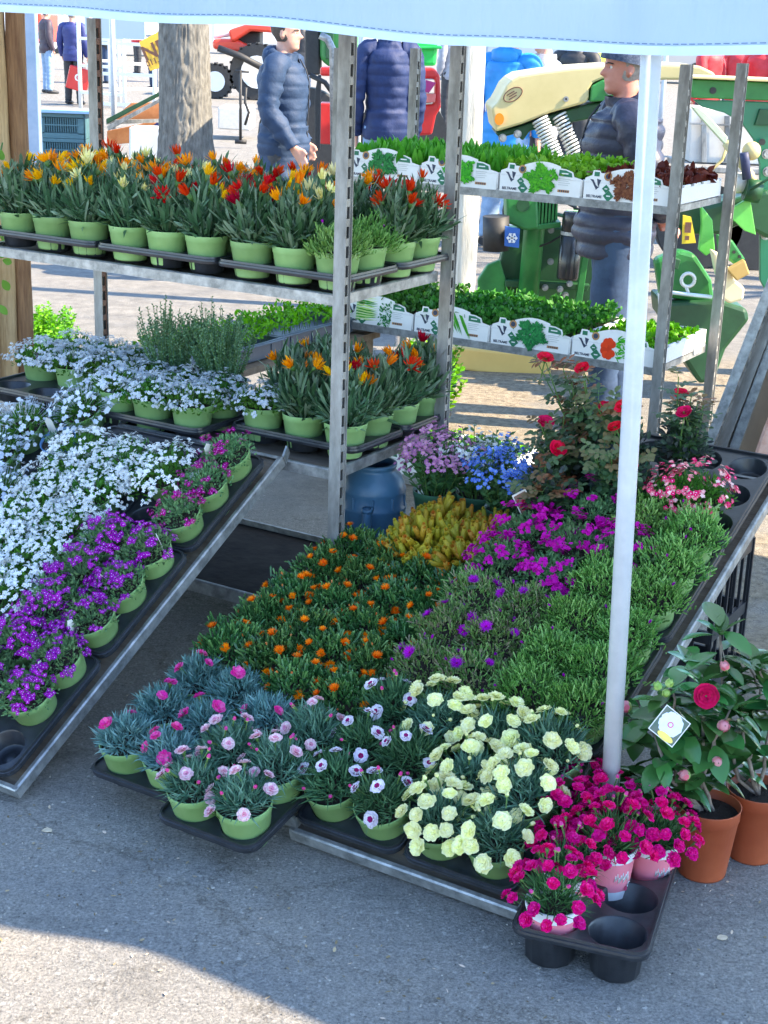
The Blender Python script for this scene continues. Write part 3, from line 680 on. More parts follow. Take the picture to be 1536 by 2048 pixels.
def dianthus(M, colour, label, group, big=False, tagged=False):
    fo = {'pink': 'foliage_dianthus_blue', 'pale': 'foliage_dianthus_mix', 'white': 'foliage_dianthus_green', 'lemon': 'foliage_dianthus_mix'}[colour]
    if big: pot, soil, h, s_ = POT_BIG, SOIL_BIG, .092, 1.18
    else: pot, soil, h, s_ = POT, SOIL, .086, 1.0
    bl = {'pink': [('carn_pink', U(1, 4.5), .055, .088, .45, 1)], 'pale': [('carn_pale', 8, .078, .10, .2, .98), ('pink_bud', 4, .07, .105, .3, 1)],
          'white': [('carn_white', 5, .07, .095, .35, 1), ('pink_bud', 3, .07, .10, .3, 1)], 'lemon': [('carn_lemon', 15, .088, .115, .18, 1.02), ('small_bud', 4, .08, .12, .3, 1)]}[colour]
    return potted('potted_dianthus', 'potted flower', label, group, M, pot, soil, h, [('foliage', random.choice(FO[fo]), None)], bl, tagged, sc_=s_)
def stick_plant(M, kind, label, group, pot=POT, soil=SOIL, flowers=None):
    fo = {'orange': 'foliage_dark_sticks', 'lime': 'foliage_lime_sticks', 'olive': 'foliage_olive_sticks'}[kind]
    bl = flowers if flowers is not None else {'orange': [('orange', 8, .08, .088, .3, 1.05), ('orange_bud', 3, .08, .085, .3, 1)], 'lime': [('purple_bud', 1.4, .08, .11, .4, 1)],
          'olive': [('purple', 3.2, .07, .090, .45, 1), ('purple_bud', 4, .08, .085, .3, 1)]}[kind]
    return potted('potted_ice_plant', 'potted flower', label, group, M, pot, soil, .086, [('foliage', random.choice(FO[fo]), None)], bl)
def mound_plant(M, kind, label, group, tagged=False, pot=POT, soil=SOIL, sc_=1.0):
    fo, bl, nm = {'white': ('foliage_white', 'blossoms_white', 'potted_rock_cress'), 'bluish': ('foliage_white', 'blossoms_bluish', 'potted_rock_cress'), 'purple': ('foliage_aubrieta', 'blossoms_purple', 'potted_aubrieta'),
              'crimson': ('foliage_aubrieta', 'blossoms_crimson', 'potted_aubrieta')}[kind]
    k = random.randrange(3)
    return potted(nm, 'potted flower', label, group, M, pot, soil, .084, [('foliage', FO[fo][k], None), ('blossoms', FO[bl][k], 'stuff')], None, tagged, sc_=sc_)
def gazania(M, cols, label, group, tagged=False, n=4):
    bl = [(c, k * 1.7, .065, .170, .60, .98) for c, k in cols]
    return potted('potted_gazania', 'potted flower', label, group, M, POT, SOIL, .086, [('foliage', random.choice(FO['foliage_gazania']), None)], bl, tagged)

# ------------------------------------------------------------------ plant trolleys
def upright_mesh(H, m1, m2):
    g = MB(); a, b, t = .036, .030, .0025
    g.box((a / 2, t / 2, H / 2), (a, t, H), 0, r=.5); g.box((t / 2, b / 2 , H / 2), (t, b - 2 * t, H), 0, r=.5); g.box((a / 2, b - t / 2, H / 2), (a, t, H), 0, r=.5)
    # slotted flange on the right side
    pit = .05; n = int(H / pit); y0, y1, s0, s1 = t, b - t, b * .28, b * .72
    for i in range(n):
        z0 = i * pit; za, zb = z0 + .010, z0 + .040; z1 = z0 + pit if i < n - 1 else H
        x = a - .004; X = a
        for (ya, yb, p, q) in ((y0, s0, z0, z1), (s1, y1, z0, z1), (s0, s1, z0, za), (s0, s1, zb, z1)):
            g.add([(x, ya, p), (x, yb, p), (x, yb, q), (x, ya, q)], [(0, 1, 2, 3)], 1, .5)
        for (ya, p, yb, q) in ((s0, za, s0, zb), (s1, za, s1, zb)):
            g.add([(x, ya, p), (x - .003, ya, p), (x - .003, ya, q), (x, ya, q)], [(0, 1, 2, 3)], 1, .5)
    return g.mesh('upright', [m1, m2])
def rail_mesh(L, h=.030, lip=.012):
    """angle profile with a rolled top edge, along +x"""
    g = MB()
    prof = [(0, 0), (.002, .002), (.002, h - .006), (.006, h - .003), (lip, h - .003), (lip, h), (.003, h), (-.001, h - .003), (-.001, 0)]
    prof = [(-y, z) for y, z in prof]; k = len(prof)
    vs = [(x, p[0], p[1]) for x in (0, L) for p in prof]
    g.add(vs, [(i, (i + 1) % k, k + (i + 1) % k, k + i) for i in range(k)] + [tuple(reversed(range(k))), tuple(range(k, 2 * k))], 0, .5)
    return g.mesh('rail', M_galv)
def shelf_parts(par, X, Y, z=0, hook=False, m_panel=None, M=None, rails=M_galv, hr=.030):
    M = M or Matrix.Identity(4)
    rf = rail_mesh(X, hr)
    def ln(me, MM):
        o = link('rail', me, par, M @ MM)
        if rails is not M_galv: o.material_slots[0].link = 'OBJECT'; o.material_slots[0].material = rails
        return o
    a = ln(rf, T((X, 0, z)) @ RZ(pi)); a = ln(rf, T((0, Y, z)))
    rs = rail_mesh(Y - .004, hr)
    ln(rs, T((0, .002, z)) @ RZ(pi / 2) @ T((0, 0, 0))); ln(rs, T((X, Y - .002, z)) @ RZ(-pi / 2))
    p = MB(); p.box((X / 2, Y / 2, z + .012), (X - .012, Y - .012, .009), 0); p.obj('panel', m_panel or M_ply, par, M)
def trolley(label, u0, v0, L, D, H, shelves, group, slotmats=(M_galvdirt, M_galvdirt, M_galvdirt, M_rust), base_z=.115, wheels=True):
    o = thing('plant_trolley', label, 'trolley', frame(u0, v0, 0), group)
    for k, (x, y) in enumerate(((L - .012, -.034), (L - .012, D + .004), (-.024, -.034), (-.024, D + .004))):
        link('upright', upright_mesh(H, M_galvdirt, slotmats[k]), o, T((x, y, .10 if wheels else .0)))
    for z in shelves:
        e = bpy.data.objects.new('shelf', None); COL.objects.link(e); e.parent = o
        shelf_parts(e, L - .03, D, z, M=T((.012, 0, 0)))
    e = bpy.data.objects.new('base', None); COL.objects.link(e); e.parent = o
    shelf_parts(e, L, D + .02, base_z, m_panel=M_plydark, M=T((0, -.01, 0)), rails=M_galv, hr=.038)
    for x in (.08, L - .08) if wheels else ():
        for y in (.06, D - .06):
            g = MB(); g.tube([(x, y - .015, .05), (x, y + .015, .05)], .05, 18, 0); g.tube([(x, y - .017, .05), (x, y + .017, .05)], .028, 12, 1)
            g.box((x, y - .022, .075), (.03, .003, .08), 1); g.box((x, y + .022, .075), (.03, .003, .08), 1); g.box((x, y, .113), (.05, .05, .006), 1)
            g.obj('wheel', [M_black, M_galvdirt], o)
    return o
T1U, T1V, T1L, T1D = -3.45, 3.285, 1.33, .53
Z1, Z2 = 1.045, .565
trolley('galvanised plant trolley on the left carrying gazanias on its upper shelf', T1U, T1V, T1L, T1D, 1.62, (Z1 - .018, Z2 - .018), 'galvanised plant trolleys')
T2U, T2V = -3.20, 4.92
T2A, T2B = 1.165, .605
trolley('galvanised plant trolley at the back carrying white crates of vegetable seedlings', T2U, T2V, 1.35, .52, 1.64, (T2A - .018, T2B - .018), 'galvanised plant trolleys', slotmats=(M_galvdirt,) * 4, base_z=.004, wheels=False)

# steel shelves leaned as sloping displays
FA = frame(-2.870, 2.215, .012, 28); FA2 = frame(-3.49, 2.32, .012, 28)
FBL = frame(-2.155, 2.27, .012, 11); FBR = frame(-1.668, 2.425, .012, 20)
def leaned(Mf, X, Y, label):
    o = thing('leaning_shelf', label, 'shelf', Mf, 'galvanised shelves leaned as sloping displays')
    shelf_parts(o, X, Y, 0)
    for x in (.0, X):    # hooked ends
        g = MB(); g.add([(x - .003, Y, 0), (x + .003, Y, 0), (x + .003, Y + .03, .02), (x - .003, Y + .03, .02), (x - .003, Y, .03), (x + .003, Y, .03), (x + .003, Y + .028, .045), (x - .003, Y + .028, .045)], [(0, 1, 5, 4), (1, 2, 6, 5), (2, 3, 7, 6), (3, 0, 4, 7), (4, 5, 6, 7), (3, 2, 1, 0)], 0, .5)
        g.obj('hook', M_galv, o)
    return o
leaned(FA, .585, 1.19, 'sloping steel shelf at the lower left, its long edge running up beside purple flowers')
leaned(FA2, .585, 1.12, 'sloping steel shelf at the far left edge under star shaped white flowers')
leaned(FBL @ T((0, .16, 0)), .50, .98, 'low sloping steel shelf under the orange flowered ice plants')
leaned(FBR, .572, 1.60, 'long sloping steel shelf behind the white pole, its empty end at the back right')

SUP = 'supports hidden under the displays'
def support_crate(M, X, Y, H, label, m=M_tray):
    o = thing('plastic_crate', label, 'crate', M, SUP); g = MB(); t = .012
    g.box((X / 2, Y / 2, t / 2), (X, Y, t)); g.obj('bottom', m, o)
    for (cx, cy, sx, sy) in ((X / 2, t / 2, X, t), (X / 2, Y - t / 2, X, t), (t / 2, Y / 2, t, Y - 2 * t), (X - t / 2, Y / 2, t, Y - 2 * t)):
        q = MB(); n = max(3, int(max(sx, sy) / .05)); zs = [t + .001, H * .25, H * .6, H]
        q.box((cx, cy, t + H * .06), (sx, sy, H * .12)); q.box((cx, cy, H * .5), (sx, sy, H * .08)); q.box((cx, cy, H * .95), (sx, sy, H * .1))
        for k in range(n + 1):
            px_ = cx - sx / 2 + sx * k / n if sx > sy else cx; py_ = cy - sy / 2 + sy * k / n if sy > sx else cy
            q.box((px_, py_, H / 2), (.008, .008, H * .98))
        q.obj('side', m, o)
    q = MB(); q.box((X / 2, Y / 2, H - .004), (X - .03, Y - .03, .008)); q.obj('lid', m, o)
    return o
support_crate(frame(-1.96, 3.30, 0), .31, .24, .27, 'low black crate under the sedum')
support_crate(frame(-2.075, 3.59, 0), .38, .34, .34, 'taller black crate under the forget-me-nots')
support_crate(frame(-1.60, 3.62, 0), .45, .30, .42, 'black crate propping up the long sloping shelf')

# ------------------------------------------------------------------ trays and pots
def cell(Mt, i, j, px=.134, py=.134, mg=.012, z=.006, jit=.003):
    return Mt @ T((mg + (i + .5) * px + U(-jit, jit), mg + (j + .5) * py + U(-jit, jit), z)) @ RZ(U(0, 6.28)) @ RX(U(-.02, .02)) 
def side_word(i, n): return ORD[i]
GT = 'black plastic trays of pots'
random.seed(101)
# --- lower left display: 2x3 trays, three along the slope, two (and more) across
AP, AQ = .134, .136
rows_word = ['front', 'second', 'third', 'fourth', 'fifth', 'sixth', 'seventh', 'eighth', 'back']
A_kind = {2: ['purple'] * 6 + ['white'] * 2 + [None], 3: [None] + ['purple'] * 5 + ['crimson'] * 3, 1: ['purple'] * 3 + ['white'] * 5 + [None], 0: ['white'] * 8 + [None]}
for tc in range(2):
    for tr in range(3):
        Mt = FA @ T((.018 + tc * (.282), .006 + tr * .378, .022))
        tray(Mt, 2, 3, f'black six cell pot tray, {["lowest", "middle", "topmost"][tr]} of three {"beside the steel edge" if tc else "under white flowers"} on the left slope', AP, .1205, .052, .007, group=GT)
        for i in range(2):
            for j in range(3):
                c = tc * 2 + i; r_ = tr * 3 + j; kd = A_kind[c][r_]
                if kd is None: continue
                if c == 2 and r_ in (0, 6): continue
                col = {'purple': 'purple aubrieta', 'crimson': 'crimson aubrieta', 'white': 'white rock cress'}[kd]
                edge = ['far left column', 'second column', 'inner column', 'edge column'][c]
                mound_plant(cell(Mt, i, j, AP, .1205, .007), kd, f'{col} in green pot, {rows_word[r_]} row, {edge} of the left slope', 'pots on the left sloping shelf', pot=POT if c == 3 else POT_SM, soil=SOIL if c == 3 else SOIL_SM, sc_=.86 if c == 3 else 1.0, tagged=(U(-.6, .2) if c == 3 and r_ > 1 and r_ != 7 else False))
# --- far left display: star flowers, thin plants and the blue pot
for tr in range(3):
    Mt = FA2 @ T((.30, .006 + tr * .378, .022))
    tray(Mt, 2, 3, f'black pot tray at the left edge of the photo, {["lowest", "middle", "topmost"][tr]} on its slope', AP, .1205, .052, .007, group=GT)
POT_BLUE = pot_mesh(.055, .085, .74, m=M_bucket)
k_ = 0
for tr in range(3):
    for i in range(2):
        for j in range(3):
            Mt = FA2 @ T((.30, .006 + tr * .378, .022))
            if tr == 0: continue
            if (tr, i, j) in ((2, 1, 0), (2, 1, 1), (2, 0, 2)): continue
            m_ = random.randrange(2); k_ += 1
            potted('potted_star_flower', 'potted flower', f'star shaped white flowers in green pot, {ORD[k_-1]} from the front at the left edge', 'star flowers at the left edge', cell(Mt, i, j, AP, .1205, .007), POT, SOIL, .084,
                   [('foliage', FO['foliage_white'][m_], None), ('blossoms', FO['blossoms_star'][m_], 'stuff')])
Mt = FA2 @ T((.30, .006 + .756, .022))
potted('blue_plant_pot', 'plant pot', 'small blue pot of bare soil between the white flowers at the left', 'odd pots', cell(Mt, 1, 1, AP, .1205, .007), POT_BLUE, soil_mesh(.050, .078), .07, [('foliage', f_mound(77, .03, .02, 40).mesh('foliage', [L_grey]), None)], None, -1.0)
# --- centre display
BP = .1275; PY = .1335; NB = 'pots on the middle sloping shelves'
def btray(F, a, b, label, nx=2, ny=3):
    Mt = F @ T((a, b, .022)); tray(Mt, nx, ny, label, BP, PY, .0535, .007, group=GT); return Mt
def bcell(Mt, i, j, z=.006): return cell(Mt, i, j, BP, PY, .007, z)
random.seed(202)
cols = ['leftmost column', 'second column', 'third column', 'fourth column']
BL = {}
for tc in range(2):
    for tr in range(3):
        if tr == 2 and tc == 2: continue
        BL[tc, tr] = btray(FBL @ T((0, 0, .003 * tc)), -.005 + tc * .252, (.045 if tc == 0 else -.02) + tr * .412, f'black pot tray under {["blue green dianthus and ice plants", "pale pink dianthus and ice plants"][tc]}, {["front", "middle", "back"][tr]} of its line', 2, 3 if tr < 2 else 2)
for tc in range(2):
    for r_ in range(8):
        tr, j = divmod(r_, 3)
        for i in range(2):
            c = tc * 2 + i; M_ = bcell(BL[tc, tr], i, j)
            if r_ <= 2:
                kd = 'pink' if c < 2 else 'pale'
                if r_ == 2 and c == 2: kd = 'pink'
                nm = 'blue green dianthus with bright pink blooms' if kd == 'pink' else 'pale pink dianthus'
                dianthus(M_, kd, f'{nm} in green pot, {["front row", "second row", "third row"][r_]}, {cols[c]}', NB)
            else:
                stick_plant(M_, 'orange', f'orange flowered ice plant, {rows_word[r_]} row back, {cols[c]} of the orange patch', 'orange ice plants')
BR = {}
for tc in range(2):
    for tr in range(4):
        ny = 3
        BR[tc, tr] = btray(FBR, .012 + tc * .274, .004 + tr * .412, f'black pot tray on the long sloping shelf, {["left", "right"][tc]} line, {["front", "second", "third", "back"][tr]} one' + (' with empty cells' if (tc, tr) == (1, 3) else ''), 2, ny)
LAY = [['white', 'white', 'lemon', 'lemon'], ['white', 'white', 'lemon', 'lemonB'], ['white', 'lemon', 'lemon', 'lemonB'],
       ['olive', 'olive', 'lime', 'lime'], ['olive', 'olive', 'lime', 'lime'], ['olive', 'olive', 'lime', 'lime'], ['mag', 'mag', 'lime', 'lime'],
       ['mag', 'mag', 'mag', 'lime'], ['rosepot', 'mag', 'lime', 'lime'], ['rose', 'rose', 'two', None], ['rose', 'rose', None, None], [None, None, None, None]]
def rose_plant(M, label, seed, nbl=3, h=.24, dark=False, tag_=None):
    random.seed(seed); o = thing('potted_rose', label, 'potted rose', M, 'potted roses')
    link('pot', POT_DK, o); link('soil', SOIL_DK, o); g = MB(); tips = []
    for k in range(11):
        a = k * .7 + U(-.3, .3); hh = h * U(.55, 1.1); q = U(.2, 1) * .075
        b = Vector((cos(a) * .012, sin(a) * .012, 0)); t = Vector((cos(a) * q, sin(a) * q, hh)); m = (b + t) / 2 + Vector((U(-.012, .012), U(-.012, .012), 0))
        g.tube([b, m, t], [.003, .0022, .0014], 5, 1, cap=False); tips.append((t, a))
        for s_ in range(11):
            f = .12 + .88 * s_ / 10; p = b.lerp(m, min(1, f * 2)) if f < .5 else m.lerp(t, f * 2 - 1); aa = a + s_ * 2.4
            dd = Vector((cos(aa), sin(aa), U(.1, .6))).normalized(); sl = U(.03, .045)
            g.tube([p, p + dd * sl], .0007, 3, 1, cap=False); sd = Vector((-sin(aa), cos(aa), 0)); rr_ = U(.5, 1) if (f > .82 and RND() < .7) else U(0, .55)
            for (tt, ss) in ((.45, -1), (.45, 1), (.8, -1), (.8, 1), (1.0, 0)):
                ld = (dd * (.35 if ss else 1) + sd * ss + Vector((0, 0, U(-.2, .1)))).normalized()
                g.leaf(p + dd * sl * tt, ld, U(.017, .026), U(.012, .017), side=ld.cross(Vector((U(-.3, .3), U(-.3, .3), 1))), curl=U(-.3, .1), segs=3, m=0, r=rr_, fold=.12)
    for i in range(230):
        p, nn = dome_pt(.088, .14 if dark else .10); p *= U(.5, 1)
        g.leaf(p, nn + Vector((U(-.8, .8), U(-.8, .8), U(-.2, .5))), U(.016, .026), U(.011, .016), curl=-.2, segs=3, m=2, fold=.1)
    g.xf(T((0, 0, .094))); g.obj('foliage', [L_rose, G_stem, L_roseold], o)
    for k in range(nbl):
        t, a = tips[(k * 4 + seed) % len(tips)]
        link('flower', random.choice(FL['rose']), o, T(t + Vector((0, 0, .094 + .012))) @ RX(U(-.5, .9)) @ RY(U(-.4, .4)) @ SC(U(.85, 1.1)))
    if tag_:
        g = MB(); g.box((0, 0, .045), (.040, .001, .11), 0); g.add([(-.017, -.0009, .02), (.017, -.0009, .02), (.017, -.0009, .095), (-.017, -.0009, .095)], [(0, 1, 2, 3)], 1)
        for k in range(16): g.leaf((U(-.012, .012), -.0013, U(.03, .085)), (U(-1, 1), 0, U(-1, 1)), .012, .007, side=(0, 0, 1) if False else None, m=2)
        g.obj('plant_label', [M_tagw, mat('rose_label_print', (.35, .25, .18), (.16, .06, .05), scale=40), P_rose], o, T((-.03, -.06, .095)) @ RZ(.5) @ RX(-.15) @ RY(-.25))
    return o
seen = {}
for r_, row in enumerate(LAY):
    for c, kd in enumerate(row):
        if kd is None: continue
        tc, i = divmod(c, 2); tr, j = divmod(r_, 3); M_ = bcell(BR[tc, tr], i, j)
        where = f'{rows_word[r_] + " row" if r_ < 8 else ORD[r_] + " row"}, {cols[c]} of the long shelf'
        if kd == 'white': dianthus(M_, 'white', f'dianthus with white purple hearted blooms, {where}', NB)
        elif kd == 'lemon': dianthus(M_, 'lemon', f'cream yellow carnations in green pot, {where}', NB)
        elif kd == 'lemonB': dianthus(M_, 'lemon', f'cream yellow carnations in larger pot, {where}', NB, big=True)
        elif kd == 'olive': stick_plant(M_, 'olive', f'ice plant with vivid purple daisies, {where}', NB)
        elif kd == 'lime': stick_plant(M_, 'lime', f'light green ice plant with few purple buds, {where}', NB)
        elif kd == 'mag':
            k = random.randrange(3)
            potted('potted_soapwort', 'potted flower', f'magenta flower clusters over green leaves, {where}', NB, M_, POT, SOIL, .086, [('foliage', FO['foliage_aubrieta'][k], None), ('blossoms', FO['blossoms_magenta'][k], 'stuff')])
        elif kd == 'two':
            k = random.randrange(2)
            potted('potted_saxifrage', 'potted flower', f'mound of small pink and white flowers, {where}', NB, M_ @ T((.02, -.03, .01)), POT, SOIL, .09, [('foliage', FO['foliage_white'][k], None), ('blossoms', FO['blossoms_twotone'][k], 'stuff')], sc_=1.05)
        elif kd == 'rosepot': rose_plant(M_, 'short rose in dark green pot with a printed rose label', 31, 0, .12, True, True)
        elif kd == 'rose':
            k = len([1 for x in seen if x == 'r']) ; seen[r_, c] = 1
            rose_plant(M_ @ RX(radians(-12)), {(9, 0): 'potted rose with one red bloom beside the blue forget-me-nots', (9, 1): 'dark leaved potted rose directly left of the white pole', (10, 0): 'tall potted rose with rust coloured tips, left of the white pole', (10, 1): 'potted rose behind the white pole with blooms on its right'}[r_, c], 40 + r_ * 3 + c, 2, {(9, 0): .17, (9, 1): .16, (10, 0): .27, (10, 1): .22}[r_, c], c == 1)
two_m = FBR @ T((.46, 1.27, .028))
potted('potted_saxifrage', 'potted flower', 'pink and white flowers in light green pot beside the empty tray cells', NB, FBR @ T((.44, 1.33, .03)), POT, SOIL, .09, [('foliage', FO['foliage_white'][0], None), ('blossoms', FO['blossoms_twotone'][0], 'stuff')], sc_=1.0)
rose_plant(FBR @ T((.33, 1.47, .03)) @ RX(radians(-14)), 'potted rose right of the white pole with a yellow green shoot', 58, 2, .22)
# --- sedums and forget-me-nots on the crate
for k, (a, b) in enumerate(((-1.885, 3.36), (-1.745, 3.375), (-1.89, 3.475), (-1.74, 3.48))):
    potted('potted_sedum', 'potted plant', f'yellow orange sedum in dark green pot, {["front left", "front right", "back left", "back right"][k]} of four', 'potted sedums', T(W(a, b, .272 if k < 2 else .284)), POT_DK, SOIL_DK, .085, [('foliage', FO['foliage_sedum'][k % 2], None)], sc_=1.36)
for (c_, a, b, z, lab) in (('pink', -2.02, 3.65, .343, 'lilac pink forget-me-nots in dark green pot'), ('white', -1.905, 3.70, .343, 'white forget-me-nots between lilac and blue ones'), ('blue', -1.775, 3.63, .343, 'blue forget-me-nots behind the yellow sedum')):
    fo, bl = FMN[c_]
    potted('potted_forget_me_not', 'potted flower', lab, 'potted forget-me-nots', T(W(a, b, z)), POT_DK, SOIL_DK, .098, [('foliage', fo, None), ('blossoms', bl, 'stuff')], spin=0, tagged=(-2.6 if c_ == 'pink' else False), sc_=1.2)

# --- trolley one, upper shelf: gazanias
random.seed(303); GP = .1405; GQ = .134
F1 = frame(T1U + .035, T1V - .012, Z1 + .012); F2 = frame(T1U + .02, T1V - .045, Z2 + .012)
def gtray(F, a, b, label, nx=3, ny=2):
    Mt = F @ T((a, b, 0)); tray(Mt, nx, ny, label, GP, GQ, .0545, .008, group=GT); return Mt
C0 = [[('gye', 2), ('gor', 1)], [('gor', 2), ('gye', 2)], [('gye', 3), ('gcr', 1)], [('gcr', 3)], [('gre', 3)], [('gye', 2), ('gre', 1)], [('gre', 3), ('gda', 1)], [('gor', 2)], [('gor', 1)]]
C1 = [[('gor', 2)], [('gor', 2), ('gcr', 2)], [('gcr', 2), ('gor', 1)], [('gor', 3)], [('gre', 2), ('gcr', 1)], [('gre', 3), ('gda', 2)], [('gye', 2), ('gda', 2)], [('gcr', 3), ('gor', 1)], [('gor', 2)]]
words = ['front row', 'second row', 'third row', 'back row']
names = {'gye': 'yellow', 'gor': 'orange', 'gcr': 'cream', 'gre': 'red', 'gda': 'crimson'}
for tb in range(2):
    for ta in range(3):
        Mt = gtray(F1, ta * .437, tb * .288, f'black pot tray on the upper left trolley shelf, {["left", "middle", "right"][ta]}, {["front", "back"][tb]} line')
        for i in range(3):
            for j in range(2):
                x = ta * 3 + i; r_ = tb * 2 + j; M_ = cell(Mt, i, j, GP, GQ, .008)
                where = f'{ORD[x]} from the left in the {words[r_]}, upper shelf'
                if (x, r_) in ((8, 0), (8, 1)):
                    stick_plant(M_, 'lime', f'light green ice plant without blooms, {where}', 'pots on the upper trolley shelf', flowers=[('purple_bud', 1, .07, .10, .5, 1)]); continue
                cl = (C0 if r_ % 2 == 0 else C1)[x]
                if r_ >= 2: cl = [(random.choice(['gor', 'gye', 'gre', 'gcr', 'gor']), 2), (random.choice(['gre', 'gor']), 1)]
                if x == 8: cl = [('gre', 3)]
                gazania(M_, cl, f'{names[cl[0][0]]} gazania in green pot, {where}', 'pots on the upper trolley shelf')
# --- trolley one, lower shelf
random.seed(404)
Mt = gtray(F2, -.01, 0, 'black pot tray with an empty front row, left end of the lower trolley shelf')
for i in range(3): mound_plant(cell(Mt, i, 1, GP, GQ, .008), 'bluish', f'pale blue white flowers in green pot, {ORD[i]} from the left, lower trolley shelf', 'pots on the lower trolley shelf', tagged=-1.57)
Mt2 = gtray(F2, -.01, .29, 'black pot tray behind the pale blue flowers, lower trolley shelf')
for i in range(3): mound_plant(cell(Mt2, i, 0, GP, GQ, .008), 'bluish', f'pale blue white flowers in the row behind, {ORD[i]} from the left, lower trolley shelf', 'pots on the lower trolley shelf')
Mt = gtray(F2, .432, -.015, 'black pot tray of bright white flowers, middle of the lower trolley shelf', 3, 2)
for i in range(3):
    for j in range(2): mound_plant(cell(Mt, i, j, GP, GQ, .008), 'bluish', f'bluish white flowers in green pot, {ORD[i]} from the left, {["front", "second"][j]} row of the middle tray', 'pots on the lower trolley shelf', tagged=(-1.3 if i == 2 and j == 0 else False))
for tb in range(2):
    Mt = gtray(F2, .885, .10 + tb * .287, f'black pot tray under the lower gazanias, {["front", "back"][tb]} one', 3, 2)
    for i in range(3):
        for j in range(2):
            if (tb, i, j) in ((1, 0, 1), (1, 1, 1)): continue
            if (tb, i, j) == (0, 0, 0):
                mound_plant(cell(Mt, i, j, GP, GQ, .008), 'bluish', 'bluish white flowers in the pot left of the lower gazanias', 'pots on the lower trolley shelf'); continue
            cl = [(random.choice(['gor', 'gye']), 1.4), (random.choice(['gre', 'gda']), .8)] if i == 2 else [('gor', 1.6)]
            gazania(cell(Mt, i, j, GP, GQ, .008), cl, f'{["orange", "orange", "orange and red"][i]} gazania on the lower trolley shelf, {ORD[i]} from the left, {words[tb * 2 + j]}', 'pots on the lower trolley shelf')
# back of the lower shelf: thyme and a stand of parsley trays behind
thy = [f_stems(s, .095, .23, 46, 34, .012, .006, segs=2)[0].mesh('foliage', [L_thyme, G_stem]) for s in (81, 82)]
for k, (a, b) in enumerate(((.50, .32), (.62, .40), (.56, .46), (.70, .34), (.40, .44))):
    potted('potted_thyme', 'potted herb', f'bushy grey green thyme behind the white flowers, {["front left", "centre", "back left", "rightmost", "leftmost"][k]} plant', 'potted herbs', F2 @ T((a, b, .0)), POT_DK, SOIL_DK, .098, [('foliage', thy[k % 2], None)])
def frilly(seed, X, Y, h=.09, n=900, L=.02, Wd=.014, mats=None, clump=.05, up=.8):
    """a bed of young plants filling an X by Y rectangle"""
    random.seed(seed); g = MB()
    for i in range(n):
        x, y = U(0.01, X - .01), U(.01, Y - .01); hh = h * (.62 + .38 * noise.noise(Vector((x * 16, y * 16, seed)))) * U(.45, 1.12)
        d = Vector((U(-.9, .9), U(-.9, .9), up * U(.4, 1.2))); g.leaf((x, y, hh * .75), d, L * U(.6, 1.25), Wd * U(.7, 1.2), curl=U(-.9, .3), segs=3, m=0, fold=U(-.2, .3))
        if i % 4 == 0: g.tube([(x + U(-.01, .01), y + U(-.01, .01), 0), (x, y, hh * .8)], .0011, 3, 1, cap=False)
    return g
bench = thing('wooden_bench', 'low wooden bench carrying trays of parsley behind the left trolley', 'bench', frame(-3.81, 3.86, 0), None)
for k in range(3):
    g = MB(); g.box((.38 + k * .145, .59, .555), (.13, 1.18, .025)); g.obj('plank', M_ply, bench)
for x in (.34, .70):
    for y in (.06, 1.12):
        g = MB(); g.box((x, y, .27), (.05, .05, .54)); g.obj('leg', M_ply, bench)
for k in range(2):
    o = thing('herb_tray', f'dark tray of bright green parsley, {["nearer", "farther"][k]} of two behind the left trolley', 'herb tray', frame([-3.40, -3.42, -3.78][k], [3.87, 4.44, 4.10][k], .572), 'trays of parsley')
    g = MB(); X, Y, H = .285, .56, .06
    for (cx, cy, sx, sy) in ((X / 2, .006, X, .012), (X / 2, Y - .006, X, .012), (.006, Y / 2, .012, Y - .024), (X - .006, Y / 2, .012, Y - .024)): g.box((cx, cy, H / 2), (sx, sy, H))
    g.box((X / 2, Y / 2, .008), (X - .024, Y - .024, .012)); 
    for q in range(4): g.box((X + .001, .07 + q * .14, H / 2), (.006, .02, H * .8))
    g.box((X / 2, .0, H - .006), (X + .02, .02, .006)); g.box((X / 2, Y, H - .006), (X + .02, .02, .006)); g.box((0, Y / 2, H - .006), (.02, Y, .006)); g.box((X, Y / 2, H - .006), (.02, Y, .006))
    g.obj('tray_body', mat('slate_blue_tray_plastic', (.05, .075, .11), (.08, .11, .15), rough=.35, scale=12), o, bevel=.002)
    frilly(90 + k, X, Y, .10, 760, .018, .012).obj('foliage', [L_bright, G_stem], o, T((0, 0, .045)), kind='stuff')

# ------------------------------------------------------------------ trolley two: seedling crates with printed fronts
def text_mesh(body, size, name='lettering', extrude=.0002, bold=False):
    cu = bpy.data.curves.new(name, 'FONT'); cu.body = body; cu.size = size; cu.extrude = extrude; cu.align_x = 'CENTER'; cu.align_y = 'CENTER'; cu.resolution_u = 2
    if bold: cu.offset = size * .02
    o = bpy.data.objects.new('tmp', cu); COL.objects.link(o); dg = bpy.context.evaluated_depsgraph_get()
    me = bpy.data.meshes.new_from_object(o.evaluated_get(dg)); bpy.data.objects.remove(o); me.name = name; me.materials.clear(); return me
M_print_g = mat('green_label_print', (.012, .14, .07), (.02, .18, .09), rough=.5); M_print_d = mat('dark_label_print', (.03, .04, .08), rough=.5); M_print_b = mat('brown_label_print', (.36, .15, .05), (.5, .28, .1), rough=.5, scale=60); M_card = mat('white_printed_card', (.74, .75, .75), (.80, .80, .79), rough=.4, scale=30)
